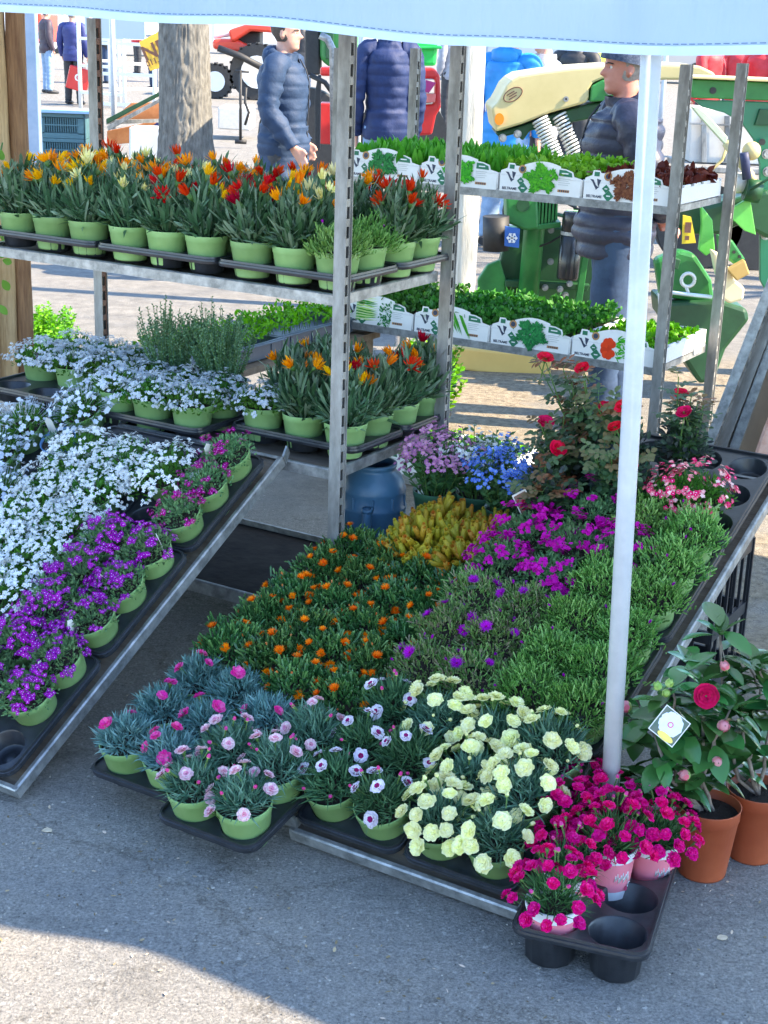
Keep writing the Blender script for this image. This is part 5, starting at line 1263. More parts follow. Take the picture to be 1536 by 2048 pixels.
slab([(1446, 1030), (1470, 925), (1536, 740), (1620, 500), (1700, 500), (1640, 1030)], 4.75, .012, 'plywood_board', 'brown weathered plywood board leaning behind the steel posts', 'board', mat('weathered_board', (.10, .075, .055), (.24, .185, .13), rough=.85, scale=4, bump=.2, stretch=(1, 1, .5), detail=8))
slab([(1478, 1010), (1530, 860), (1600, 690), (1640, 690), (1505, 1015)], 4.55, .025, 'pinkish_plank', 'flaking pinkish plank leaning at the right edge', 'plank', mat('flaking_pink_paint', (.42, .20, .15), (.56, .36, .29), rough=.8, scale=22, contrast=1.6))
slab([(1515, 1010), (1560, 860), (1660, 690), (1700, 690), (1640, 1015)], 4.6, .02, 'pale_board', 'pale sunlit board at the right edge beside the pinkish plank', 'board', mat('pale_board', (.62, .54, .40), (.72, .66, .52), rough=.8, scale=10))

# ------------------------------------------------------------------ wooden posts at the left
def wood_mat(name, a, b): return mat(name, a, b, rough=.8, scale=7, bump=.5, bscale=30, stretch=(9, 9, .7), detail=9, contrast=1.4)
Mw1 = wood_mat('pale_timber', (.36, .23, .11), (.58, .41, .22)); Mw2 = wood_mat('brown_bark_timber', (.16, .075, .035), (.34, .19, .09)); Mw3 = wood_mat('whitish_timber', (.52, .48, .40), (.76, .72, .62))
def timber(x0, x1, Y, ztop, label, m, seed, thick=.06, dx=0.0, zb=0.0, rough_=.006, name='timber_post'):
    pa = at(x0, 500, Y); pb_ = at(x1, 500, Y); wdt = (pb_ - pa).x; cx = (pa.x + pb_.x) / 2; g = MB(); n = 14; k = 40; vs = []
    for i in range(k + 1):
        z = zb + (ztop - zb) * i / k
        for j in range(n):
            a = 2 * pi * j / n; sx = cos(a); sy = sin(a); q = (abs(sx) ** 4 + abs(sy) ** 4) ** -.25
            nn = noise.noise(Vector((sx * 1.5, sy * 1.5, z * 2.2 + seed * 9))) * rough_ + noise.noise(Vector((sx * 6, sy * 6, z * 5 + seed))) * rough_ * .5
            vs.append((sx * q * (wdt / 2 + nn) + dx * (z - .9), sy * q * (thick / 2 + nn), z))
    g.add(vs, [(i * n + j, i * n + (j + 1) % n, (i + 1) * n + (j + 1) % n, (i + 1) * n + j) for i in range(k) for j in range(n)] + [tuple(reversed(range(n))), tuple(k * n + j for j in range(n))], 0, .5, True)
    return tag(g.obj(name, m, None, T((cx, Y, 0))), label, 'wooden post', 'wooden posts at the left' if Y < 7 else None)
timber(-12, 28, 5.75, 2.35, 'pale sawn timber post at the left edge', Mw1, 1)
timber(27, 62, 5.78, 2.35, 'darker rough timber post right of the pale one', Mw2, 2, dx=.012, rough_=.012)
timber(-70, -14, 5.7, 2.35, 'pale timber post mostly outside the left edge', Mw1, 3)
timber(905, 952, 9.3, 3.2, 'whitish timber post behind the trolley posts', Mw3, 4, .12, dx=-.01, name='whitish_post')  # far paler wood colour than the posts at the left

# climbing leaves at the left edge
random.seed(909); P0 = at(-8, 520, 4.9)
o = thing('trailing_plant', 'trailing plant with broad pale edged leaves at the left edge', 'plant', T(P0)); g = MB()
pl = [P0 * 0, at(20, 470, 4.88) - P0, at(10, 420, 4.9) - P0, at(-5, 330, 4.95) - P0, at(5, 285, 4.95) - P0]; g.tube(pl, .003, 5); g.obj('branch', G_stem, o)
Lv = MB(); Lv.leaf((0, 0, 0), (0, 1, 0), 1, .55, side=(1, 0, 0), curl=-.2, segs=6, fold=.1); LVM = Lv.mesh('leaf', [plant('climber_leaf', (.10, .22, .04), (.26, .42, .12))])
for (x, y) in ((15, 445), (25, 430), (50, 415), (20, 480), (45, 480), (10, 500), (5, 520), (12, 400), (30, 465), (0, 470), (8, 340), (3, 300), (22, 350), (5, 560), (-4, 610), (5, 780), (12, 800)):
    p = at(x, y, 4.9) - P0; a = U(0, 6.28); d = Vector((cos(a), sin(a) * .4, U(-1, .2))).normalized(); xx = d.cross(Vector((U(-.3, .3), -1, .3))).normalized(); z = xx.cross(d)
    link('leaf', LVM, o, Matrix(((xx.x, d.x, z.x, p.x), (xx.y, d.y, z.y, p.y), (xx.z, d.z, z.z, p.z), (0, 0, 0, 1))) @ SC(U(.035, .06)))

# sunlit weeds behind the trolley
for k, (x, y, Y, s_) in enumerate(((845, 760, 6.4, 1.7), (865, 700, 6.6, 1.5), (80, 745, 7.4, 1.4), (100, 740, 7.6, 1.2), (60, 745, 7.5, 1.2))):
    gx = at(x, 600, Y); o = thing('green_bush', f'small yellow green sunlit bush {["behind the lower gazanias", "right behind the lower gazanias", "behind the left timber posts", "low behind the left timber posts", "beside the left timber post"][k]}', 'bush', T((gx.x, Y, 0)), 'sunlit weeds')
    g, _ = f_stems(300 + k, .10, .46, 40, 34, .026, .015); g.obj('foliage', [L_bright, G_stem], o, SC(s_, s_, 1.0 if k < 2 else .75))

# ------------------------------------------------------------------ people
def interp(tab, z):
    for (a, *va), (b, *vb) in zip(tab, tab[1:]):
        if z <= b:
            t = (z - a) / (b - a); t = max(0, min(1, t)); t = t * t * (3 - 2 * t) * .5 + t * .5
            return [p + (q - p) * t for p, q in zip(va, vb)]
    return list(tab[-1][1:])
HEADT = [(0, .062, -.01, .030), (.008, .080, -.02, .042), (.022, .090, -.03, .050), (.037, .083, -.04, .056), (.046, .090, -.045, .059), (.052, .086, -.05, .060), (.058, .092, -.055, .061), (.068, .086, -.062, .064), (.080, .088, -.072, .066), (.105, .087, -.090, .071), (.118, .083, -.095, .072), (.130, .091, -.098, .074), (.155, .089, -.103, .077), (.185, .078, -.095, .073), (.210, .055, -.075, .058), (.225, .03, -.045, .038), (.2335, .0, -.012, .012)]
def head_shape(g, M, m=0, n=36, nz=44):
    vs = []; fs = []
    for i in range(nz + 1):
        z = .2335 * i / nz; xf, xb, wd = interp(HEADT, z)
        for j in range(n):
            a = 2 * pi * j / n; a_ = a if a <= pi else a - 2 * pi
            cx = (xf + xb) / 2; rx = (xf - xb) / 2
            x = cx + rx * cos(a); y = wd * sin(a) * (1 - .06 * max(0, cos(a)))
            nose = (.027 * exp(-((z - .086) / .010) ** 2) + .019 * exp(-((z - .100) / .013) ** 2) + .008 * exp(-((z - .118) / .012) ** 2)) * exp(-(a_ / .17) ** 2)
            sock = -.010 * exp(-((z - .117) / .011) ** 2) * (exp(-((a_ - .42) / .17) ** 2) + exp(-((a_ + .42) / .17) ** 2))
            mouth = -.004 * exp(-((z - .052) / .003) ** 2) * exp(-(a_ / .33) ** 2)
            k = nose + sock + mouth; vs.append((x + k, y, z))
    for i in range(nz):
        for j in range(n): fs.append((i * n + j, i * n + (j + 1) % n, (i + 1) * n + (j + 1) % n, (i + 1) * n + j))
    fs += [tuple(reversed(range(n))), tuple(nz * n + j for j in range(n))]
    g.add(vs, fs, m, .5, True, M)
def ear(g, M, s_, m=0):
    g.ball((-.006, s_ * .075, .108), .022, 10, 8, m, .5, M, (.75, .35, 1.45)); g.ball((-.004, s_ * .082, .094), .012, 8, 6, m, .5, M, (.8, .5, 1.0))
def fingers(g, wr, d, side, m=0):
    """palm, four unequal bent fingers and a thumb; d = down the hand, side = towards the thumb"""
    d = Vector(d).normalized(); side = Vector(side); side = (side - d * side.dot(d)).normalized(); nn = d.cross(side)
    g.tube([wr - d * .02, wr + d * .03, wr + d * .085], [.026, .036, .034], 10, m, .5, True, True, None, [.75, .45, .42], up=nn)
    for k, (o_, L_) in enumerate(((.028, .070), (.010, .078), (-.008, .073), (-.026, .058))):
        b = wr + d * .075 + side * o_; p1 = b + d * L_ * .5 + nn * .008; p2 = b + d * L_ * .85 + nn * .026
        g.tube([b - d * .01, p1, p2], [.0098, .0090, .0072], 7, m, .5)
    b = wr + d * .02 + side * .024; g.tube([b, b + d * .035 + side * .025, b + d * .065 + side * .028 + nn * .01], [.013, .0115, .0085], 7, m, .5)
def skinmat(name, a, b): 
    m = mat(name, a, b, rough=.5, scale=9, bump=.05, bscale=120); m.node_tree.nodes['Principled BSDF'].inputs['Subsurface Weight'].default_value = .08; return m
SKIN = skinmat('skin', (.52, .27, .19), (.62, .34, .25)); SKIN2 = skinmat('ruddy_skin', (.44, .17, .12), (.56, .25, .19))
def fabric(name, a, b=None, r=.6, s=14): return mat(name, a, b or tuple(min(1, x * 1.25) for x in a), rough=r, scale=s, bump=.25, bscale=s * 3)
DENIM = fabric('blue_denim', (.014, .032, .075), (.035, .07, .14), .85, 10); DENIML = fabric('light_denim', (.16, .26, .42), (.30, .42, .58), .85, 10); DARKC = fabric('dark_cloth', (.014, .016, .022), (.03, .033, .04))
def person(label, pos, yaw, H=1.75, slim=1.0, jacket=None, puff=.012, pitch=.075, hem=.80, trous=DENIM, skin=SKIN, arms=None, hat=None, hair=None, hood=True, voxel=.011, legs=None, lean=0.0, fat=1.0, look=0.0, group=None, detail=True, nod=0.0):
    s_ = H / 1.75; o = thing('person', label, 'person', T(pos) @ RZ(yaw) @ SC(s_, s_ * slim, s_), group)
    arms = arms or [[(0, .20, 1.40), (-.02, .26, 1.13), (.06, .25, .88)], [(0, -.20, 1.40), (-.02, -.26, 1.13), (.06, -.25, .88)]]
    legs = legs or [[(0, .095, .90), (.015, .11, .48), (-.01, .12, .09)], [(0, -.095, .90), (.02, -.11, .48), (.0, -.12, .09)]]
    lx = lambda z: lean * max(0, z - .9)
    HM = T((.010 + lx(1.55), 0, 1.515)) @ RZ(look) @ RY(nod)
    g = MB()
    TT = [(.84, 0, .105, .16), (.92, 0, .118, .172), (1.02, 0, .105, .15), (1.18, .0, .115, .16), (1.32, -.005, .122, .178), (1.42, -.01, .10, .165), (1.475, -.012, .066, .095), (1.50, -.008, .056, .06), (1.56, .0, .054, .056), (1.60, .0, .05, .05)]
    n = 28; vs = []; zs = [.84 + i * (.76 / 36) for i in range(37)]
    for z in zs:
        cx, rx, ry = interp(TT, z); rx *= fat if z < 1.42 else 1
        for j in range(n): a = 2 * pi * j / n; vs.append((cx + lx(z) + rx * cos(a), ry * sin(a), z))
    g.add(vs, [(i * n + j, i * n + (j + 1) % n, (i + 1) * n + (j + 1) % n, (i + 1) * n + j) for i in range(36) for j in range(n)] + [tuple(reversed(range(n))), tuple(36 * n + j for j in range(n))], 0, .5, True)
    head_shape(g, HM, 0, 36 if detail else 20, 44 if detail else 20)
    for sg in (-1, 1): ear(g, HM, sg)
    for A_ in arms:
        A_ = [Vector(p) + Vector((lx(p[2]), 0, 0)) for p in A_]; sd = 1 if A_[0].y > 0 else -1
        g.tube([Vector((lx(1.4), sd * .12, 1.40)), A_[0], (A_[0] + A_[1]) / 2, A_[1], (A_[1] * .45 + A_[2] * .55), A_[2]], [.055, .056, .047, .040, .036, .026], 12, 0, .5)
        d = (A_[2] - A_[1]).normalized(); fingers(g, A_[2], d, Vector((1, 0, .1)) if abs(d.z) > .5 else Vector((0, 0, 1)))
    for L_ in legs:
        L_ = [Vector(p) for p in L_]
        g.tube([L_[0] + Vector((0, 0, .03)), (L_[0] + L_[1]) / 2, L_[1], L_[1] * .6 + L_[2] * .4, L_[2]], [.092, .078, .056, .054, .036], 14, 0, .5)
        g.tube([L_[2] + Vector((-.04, 0, -.035)), L_[2] + Vector((.06, 0, -.05)), L_[2] + Vector((.15, 0, -.06))], [.035, .036, .026], 10, 0, .5)
    me = g.mesh('body', [skin]); b = link('body', me, o); rm = b.modifiers.new('remesh', 'REMESH'); rm.mode = 'VOXEL'; rm.voxel_size = voxel; rm.use_smooth_shade = True
    dg = bpy.context.evaluated_depsgraph_get(); m2 = bpy.data.meshes.new_from_object(b.evaluated_get(dg)); m2.name = 'body'; b.modifiers.clear(); b.data = m2
    if not m2.materials: m2.materials.append(skin)
    if detail:
        for sg in (-1, 1):
            e = MB(); e.ball((.0665, sg * .031, .117), .0092, 10, 8, 0); e.ball((.0725, sg * .0325, .117), .0045, 8, 6, 1); e.obj('eye', [mat('eye_white', (.7, .68, .65), rough=.2), mat('iris', (.04, .025, .015), rough=.15)], o, HM)
            e = MB(); e.tube([(.088, sg * .014, .133), (.084, sg * .035, .137), (.066, sg * .055, .132)], .003, 6); e.obj('eyebrow', DARKC, o, HM)
    if jacket is not None:
        g = MB(); n = 40 if detail else 20; k = int((1.505 - hem) / .009) if detail else 30; vs = []
        for i in range(k + 1):
            z = hem + (1.505 - hem) * i / k; cx, rx, ry = interp([(.60, 0, .125, .175)] + TT, z); ph = (z - hem) / pitch
            pf = puff * (abs(sin(pi * ph + .35 * noise.noise(Vector((z * 3, 0, 0))))) ** .33 - .6) if puff else .0
            ex = .030 + (.012 if z < 1.05 else 0)
            if z > 1.44: rx = max(rx, .078); ry = max(ry, .078); ex = .012
            for j in range(n):
                a = 2 * pi * j / n; w_ = noise.noise(Vector((cos(a) * 2.2, sin(a) * 2.2, z * 9))) * .016 + (noise.noise(Vector((cos(a) * 9, sin(a) * 9, z * 22))) * .009)
                r1, r2 = rx * (fat if z < 1.42 else 1) + ex + pf + w_, ry + ex * .8 + pf + w_
                vs.append((cx + lx(z) + r1 * cos(a), r2 * sin(a), z))
        fs = [(i * n + j, i * n + (j + 1) % n, (i + 1) * n + (j + 1) % n, (i + 1) * n + j) for i in range(k) for j in range(n)]
        g.add(vs, fs, 0, .5, True)
        for A_ in arms:
            A_ = [Vector(p) + Vector((lx(p[2]), 0, 0)) for p in A_]; sd = 1 if A_[0].y > 0 else -1
            ctrl = [Vector((lx(1.42), sd * .10, 1.425)), A_[0] + Vector((0, 0, .012)), (A_[0] + A_[1]) / 2 + Vector((-.01, sd * .008, 0)), A_[1], A_[1].lerp(A_[2], .5), A_[1].lerp(A_[2], .98)]; rad = [.078, .078, .072, .066, .058, .043]
            pts, rr_ = [], []; sub = 10 if detail else 4
            for q in range(5):
                for t in range(sub):
                    t_ = t / sub; p0, p1, p2, p3 = ctrl[max(0, q - 1)], ctrl[q], ctrl[q + 1], ctrl[min(5, q + 2)]
                    p = .5 * ((2 * p1) + (p2 - p0) * t_ + (2 * p0 - 5 * p1 + 4 * p2 - p3) * t_ ** 2 + (3 * p1 - p0 - 3 * p2 + p3) * t_ ** 3); pts.append(p)
                    s2 = q + t_; rr_.append(rad[q] + (rad[q + 1] - rad[q]) * t_ + (puff * .8 * (abs(sin(pi * s2 * (.13 / pitch))) ** .33 - .6) if puff else U(-.002, .002)))
            pts.append(ctrl[-1]); rr_.append(rad[-1]); i0 = len(g.v); g.tube(pts, rr_, 20 if detail else 10, 0, .5, False)
            for i in range(i0, len(g.v)):
                v = Vector(g.v[i]); w_ = noise.noise(Vector((v.x * 14, v.y * 14, v.z * 26))) * .016; q_ = noise.noise(v * 30) * .006; g.v[i] = tuple(v + Vector((w_ + q_, w_ * .6, w_ * .4)))
        g.obj('jacket', jacket, o)
        if hood:
            g = MB(); g.ball((-.085 + lx(1.47), 0, 1.475), .10, 20, 14, 0, .5, None, (.62, 1.15, .72))
            for i in range(len(g.v)):
                v = Vector(g.v[i]); w_ = noise.noise(v * 22) * .014; g.v[i] = tuple(v + v.normalized() * w_)
            g.tube([(.03 + lx(1.5), .085, 1.47), (-.05 + lx(1.5), .105, 1.50), (-.10 + lx(1.5), 0, 1.515), (-.05 + lx(1.5), -.105, 1.50), (.03 + lx(1.5), -.085, 1.47)], [.018, .03, .036, .03, .018], 10, 0, .5)
            g.obj('hood', jacket, o)
        g = MB(); z1 = 1.47; pts = [(interp([(.60, 0, .125, .175)] + TT, z)[0] + lx(z) + (interp([(.60, 0, .125, .175)] + TT, z)[1]) * fat + .040, 0, z) for z in [hem + (z1 - hem) * i / 12 for i in range(13)]]; g.tube(pts, .005, 5); g.obj('zip', DARKC, o)
    g = MB()
    for L_ in legs:
        L_ = [Vector(p) for p in L_]; pts = []; rr_ = []
        for i in range(31):
            t = i / 30; p = L_[0].lerp(L_[1], t * 2) if t < .5 else L_[1].lerp(L_[2], t * 2 - 1); p = p + Vector((0, 0, .045 * (1 - t) - .02 * t)); pts.append(p)
            rr_.append((.104 * (1 - t) + .062 * t) + .004 * sin(i * 2.1) * (1 if t > .4 else .3) + U(-.0015, .0015))
        g.tube(pts, rr_, 18, 0, .5, True)
    vs = []; n = 24
    for i in range(7):
        z = .80 + i * .035; 
        for j in range(n): a = 2 * pi * j / n; q = (.70 + .3 * min(1, i / 3)); vs.append((.132 * q * cos(a) * fat, .182 * q * sin(a), z))
    g.add(vs, [(i * n + j, i * n + (j + 1) % n, (i + 1) * n + (j + 1) % n, (i + 1) * n + j) for i in range(6) for j in range(n)], 0, .5, True)
    g.obj('trousers', trous, o)
    for L_ in legs:
        p = Vector(L_[2]); g = MB(); g.tube([p + Vector((-.085, 0, -.045)), p + Vector((-.03, 0, -.038)), p + Vector((.07, 0, -.052)), p + Vector((.15, 0, -.062)), p + Vector((.19, 0, -.066))], [.030, .046, .046, .036, .02], 12, 0, .5, True, True, None, [1, 1, 1, .9, .9])
        for i in range(len(g.v)):
            v = g.v[i]; g.v[i] = (v[0], v[1], max(v[2], .004))
        g.obj('shoe', DARKC, o)
    if hat:
        g = MB(); vs = []; n = 28
        for i in range(12):
            t = i / 11; z = .135 + .115 * sin(t * pi / 2); c = cos(t * pi / 2) ** .75
            for j in range(n): a = 2 * pi * j / n; vs.append((-.006 + .117 * c * cos(a), .098 * c * sin(a), z + .022 * cos(a) * (1 - t)))
        g.add(vs, [(i * n + j, i * n + (j + 1) % n, (i + 1) * n + (j + 1) % n, (i + 1) * n + j) for i in range(11) for j in range(n)], 0, .5, True); g.obj('knit_hat', hat, o, HM)
    if hair:
        g = MB(); random.seed(5)
        vs = []; n = 30
        for i in range(14):
            t = i / 13; z = .06 + .185 * t; xf, xb, wd = interp(HEADT, min(.2335, z * .955)); q = 1.05
            for j in range(n):
                a = 2 * pi * j / n; f = max(0, cos(a)); zz = z + (.085 * f if t < .5 else .085 * f * (1 - t) * 2); zz = min(zz, .244)
                xf, xb, wd = interp(HEADT, min(.2335, zz * .955)); w_ = noise.noise(Vector((a * 3, z * 40, 1))) * .004
                vs.append(((xf + xb) / 2 + ((xf - xb) / 2 * (q if cos(a) < .15 or zz > .17 else .9) + .003 + w_) * cos(a), (wd * (q if cos(a) < .15 or zz > .17 else .9) + .002 + w_) * sin(a), zz))
        g.add(vs, [(i * n + j, i * n + (j + 1) % n, (i + 1) * n + (j + 1) % n, (i + 1) * n + j) for i in range(13) for j in range(n)], 0, .5, True); g.obj('hair', hair, o, HM)
    return o
NAVY = fabric('navy_quilted_nylon', (.012, .017, .042), (.02, .026, .06), .5, 22); STEELB = fabric('steel_blue_quilted_nylon', (.010, .030, .075), (.017, .045, .105), .7, 22); DEEPB = fabric('deep_blue_quilted_nylon', (.008, .020, .080), (.012, .03, .11), .7, 22)
CYANJ = fabric('bright_blue_cloth', (.012, .21, .58), (.02, .30, .70), .6, 6); GREYJ = fabric('grey_quilted_nylon', (.20, .22, .27), (.3, .32, .38), .4); REDJ = fabric('red_cloth', (.50, .02, .03), (.62, .04, .05)); HIVIS = fabric('hi_vis_yellow_cloth', (.50, .68, .03), (.62, .80, .06)); KNIT = fabric('mottled_blue_knit', (.015, .03, .07), (.10, .13, .19), .9, 60); GHAIR = mat('grey_hair', (.18, .16, .14), (.34, .31, .28), rough=.6, scale=50); BHAIR = mat('dark_hair', (.03, .022, .018), (.08, .06, .045), rough=.6, scale=50)
random.seed(1000)
def gpos(x, Y): p = at(x, 900, Y); return Vector((p.x, Y, 0))
OLDM = person('old man in mottled blue knit hat, dark quilted jacket and jeans, facing left', gpos(1194, 6.75), radians(183), 1.70, 1.0, NAVY, .019, .066, .80, DENIM, SKIN2, hat=KNIT, voxel=.0085, fat=1.22, hair=GHAIR, look=.03, nod=.02,
       arms=[[(0, .20, 1.39), (-.10, .28, 1.14), (-.20, .08, 1.0)], [(0, -.20, 1.39), (-.10, -.28, 1.14), (-.23, -.08, .98)]], legs=[[(0, .10, .90), (.03, .11, .48), (.02, .12, .09)], [(0, -.10, .90), (-.05, -.11, .49), (-.09, -.12, .09)]])
g = MB(); 
for k in range(5): g.add([(.0, 0, k * .004 - .008), (.016 - .004 * (k % 2), 0, k * .004 - .008), (.016 - .004 * (k % 2), 0, k * .004 - .0055), (0, 0, k * .004 - .0055)], [(0, 1, 2, 3)], 0)
g.obj('chest_mark', mat('ochre_embroidery', (.45, .30, .12)), OLDM, T((.095, .178, 1.20)) @ RZ(2.45) @ T((0, -.012, 0)))
person('man in a steel blue quilted hooded jacket walking to the right behind the gazanias', gpos(560, 10.35), radians(-12), 1.76, 1.0, STEELB, .010, .075, .70, DARKC, SKIN, voxel=.0105, fat=1.12, hair=BHAIR,
       arms=[[(0, .20, 1.41), (-.04, .25, 1.15), (.09, .22, .92)], [(0, -.205, 1.41), (-.02, -.27, 1.14), (.14, -.25, .92)]])
person('man in a deep blue quilted jacket and pale jeans seen from behind', gpos(752, 11.2), radians(95), 1.87, .80, DEEPB, .009, .07, .86, DENIML, SKIN, voxel=.013, fat=1.05, hair=BHAIR, hood=False)
person('person in a bright blue hooded jacket and light jeans walking away', gpos(975, 12.4), radians(60), 1.78, 1.0, CYANJ, 0, .1, .78, DENIML, SKIN, voxel=.014, hair=BHAIR, legs=[[(0, .095, .90), (.06, .11, .48), (-.01, .12, .09)], [(0, -.095, .90), (-.05, -.11, .50), (-.16, -.12, .10)]])
CROWD = 'people in the far crowd'
for (x, Y, yaw, jk, tr, hr, lab) in ((1040, 13.5, 170, GREYJ, DARKC, GHAIR, 'person in a grey quilted jacket facing the bright blue jacket'), (1098, 17, 60, DARKC, DARKC, BHAIR, 'person in dark clothes left of the yellow hi-vis jackets'), (1132, 19, 100, HIVIS, DARKC, BHAIR, 'person in a yellow hi-vis jacket above the cream hood'), (1180, 21, 30, DARKC, DENIML, BHAIR, 'person in dark clothes beside the hi-vis jacket'),
     (1345, 20, 140, REDJ, DARKC, BHAIR, 'person in a red jacket right of the white pole'), (1400, 22, 90, REDJ, DENIM, BHAIR, 'person in a red jacket further right'), (1440, 20, 40, REDJ, DARKC, GHAIR, 'person in a red jacket by the right trolley post'), (1515, 17, 120, DARKC, DENIM, BHAIR, 'person in dark clothes at the right edge'),
     (122, 33, 30, fabric('brown_dark_cloth', (.05, .035, .05)), DENIML, BHAIR, 'person in a dark waistcoat and blue jeans in the far left crowd'), (318, 36, 200, GREYJ, DENIM, GHAIR, 'person with pale hair left of the yellow sign'), (222, 46, 100, GREYJ, DENIML, BHAIR, 'person in grey behind the metal barriers'), (345, 40, 0, DENIML, DENIM, BHAIR, 'person in light blue partly behind the tree trunk'), (236, 38, 150, DARKC, DENIM, BHAIR, 'person in dark clothes between the barriers'), (288, 44, 20, REDJ, DARKC, BHAIR, 'small distant person in red left of the yellow sign'), (590, 30, 80, DARKC, DENIM, BHAIR, 'person in dark clothes far behind the steel blue jacket'), (870, 26, 130, GREYJ, DARKC, GHAIR, 'person in grey between the green hopper and the whitish post')):
    person(lab, gpos(x, Y), radians(yaw), U(1.68, 1.8), 1.0, jk, .008 if jk is GREYJ else 0, .09, .82, tr, SKIN, voxel=.03, hair=hr, detail=False, group=CROWD, hood=False)
o = person('person in a navy and cream jacket carrying a red bag in the far left crowd', gpos(170, 29.5), radians(75), 1.74, 1.0, fabric('navy_cloth', (.02, .03, .14)), .006, .1, .80, DARKC, SKIN, voxel=.026, hair=GHAIR, detail=False, group=CROWD, hood=False)
p = at(157, 158, 29.1); o = thing('red_bag', 'red carrier bag with a white round emblem held by the person in navy', 'bag', T(p) @ RY(.25)); g = MB(); g.box((0, 0, 0), (.40, .12, .42)); g.obj('bag_body', M_redp, o, bevel=.02)
g = MB(); g.disc((0, 0, 0), .065, 20, 0); g.disc((.01, .0, .001), .045, 16, 1); g.disc((.02, .0, .002), .03, 16, 0); g.obj('emblem', [M_white, M_redp], o, T((0, -.062, .03)) @ RX(pi / 2))
g = MB(); g.tube([(-.08, 0, .20), (-.06, 0, .30), (.06, 0, .30), (.08, 0, .20)], .008, 6); g.obj('handle', M_redp, o)

# ------------------------------------------------------------------ machinery behind the stall
def part_slab(par, pts, Y, th, name, m, bevel=.004, kind=None):
    O = par.matrix_basis.translation; P = [at(x, y, Y) - O for x, y in pts]; g = MB(); n = len(P)
    vs = P + [p + Vector((0, th, 0)) for p in P]
    g.add(vs, [tuple(range(n)), tuple(reversed(range(n, 2 * n)))] + [(i, n + i, n + (i + 1) % n, (i + 1) % n) for i in range(n)], 0, .5)
    return g.obj(name, m, par, None, bevel, kind)
def rel(par, x, y, Y): return at(x, y, Y) - par.matrix_basis.translation
def part_tube(par, pts, Y, r_, name, m, n=12, cap=True):
    g = MB(); g.tube([rel(par, x, y, Y) if not isinstance(Y, list) else rel(par, x, y, Y[i]) for i, (x, y) in enumerate(pts)], r_, n, 0, .5, cap); return g.obj(name, m, par)
def bolt(par, x, y, Y, r_=.02, m=None):
    g = MB(); g.tube([(0, 0, 0), (0, -.006, 0)], r_ * 1.35, 16, 0, .5); g.tube([(0, -.006, 0), (0, -.022, 0)], r_, 6, 0, .5); return g.obj('bolt', m or M_galv, par, T(rel(par, x, y, Y)))
YM = 8.05
mo = thing('disc_mower', 'green disc mower with a long cream hood and coil springs behind the top shelf', 'farm machine', T((gpos(1100, YM))))
hood_pts = [(983, 216), (994, 206), (1003, 190), (1012, 172), (1024, 160), (1040, 151), (1090, 143), (1150, 136), (1225, 131), (1330, 128), (1400, 132), (1428, 145), (1436, 160), (1300, 160), (1240, 156), (1205, 158), (1186, 166), (1179, 178), (1178, 196), (1172, 206), (1100, 226), (1045, 248), (991, 264), (987, 240)]
h_ = part_slab(mo, hood_pts, YM, .62, 'cream_hood', M_cream, .012)
hd_ = part_slab(mo, [(1183, 172), (1205, 160), (1300, 162), (1300, 196), (1180, 204)], YM - .01, .3, 'green_window', M_mgreen, .008)
part_slab(mo, [(990, 266), (1048, 250), (1105, 228), (1178, 208), (1300, 186), (1300, 214), (1180, 238), (1120, 250), (1060, 262), (1046, 282), (1030, 268), (1000, 276)], YM + .05, .4, 'under_beam', M_dgreen, .01)
g = MB(); g.tube([(0, 0, 0), (0, -.012, 0)], .024, 24, 0, .5); g.obj('reflector', M_orange, mo, T(rel(mo, 998.5, 238, YM)) @ SC(1, 1, 1.25))
g = MB(); ring = [(cos(t * .262) * .052, -.003, sin(t * .262) * .030) for t in range(25)]
g.tube(ring, .0028, 6, 0, .5, False)
for k in range(3): g.box((-.008 + .008 * (k % 2), -.003, -.012 + k * .012), (.045, .004, .005))
g.obj('emblem', M_rust, mo, T(rel(mo, 1026, 189, YM)) @ RY(radians(-32)))
g = MB(); g.tube([(0, 0, 0), (0, -.006, 0)], .014, 16, 0, .5); g.tube([(0, -.006, 0), (0, -.008, 0)], .006, 12, 1, .5); g.obj('fastener', [M_galv, M_black], mo, T(rel(mo, 1132, 198, YM)))
bolt(mo, 1220, 179, YM - .01, .020)
for (x, y) in ((1005, 276), (1035, 268)): bolt(mo, x, y, YM + .02, .016)
def spring(par, p0, p1, Y0, Y1, R_, turns, wire, m):
    a = rel(par, *p0, Y0); b = rel(par, *p1, Y1); d = (b - a); L_ = d.length; d.normalize(); x = d.cross(Vector((0, 1, 0))).normalized(); y = d.cross(x); n = turns * 12
    g = MB(); g.tube([a + d * (L_ * i / n) + x * cos(i * .5236) * R_ + y * sin(i * .5236) * R_ for i in range(n + 1)], wire, 6, 0, .5); g.obj('coil_spring', m, par)
    g = MB(); g.tube([a, b], R_ * .55, 10, 0, .5); g.obj('damper', M_black, par)
M_spring = mat('pale_spring_steel', (.62, .64, .62), (.72, .73, .70), rough=.35, metal=.2)
spring(mo, (1080, 238), (1122, 345), YM + .02, YM - .02, .040, 17, .0065, M_spring); spring(mo, (1118, 230), (1165, 345), YM + .05, YM + .0, .036, 17, .006, M_spring)
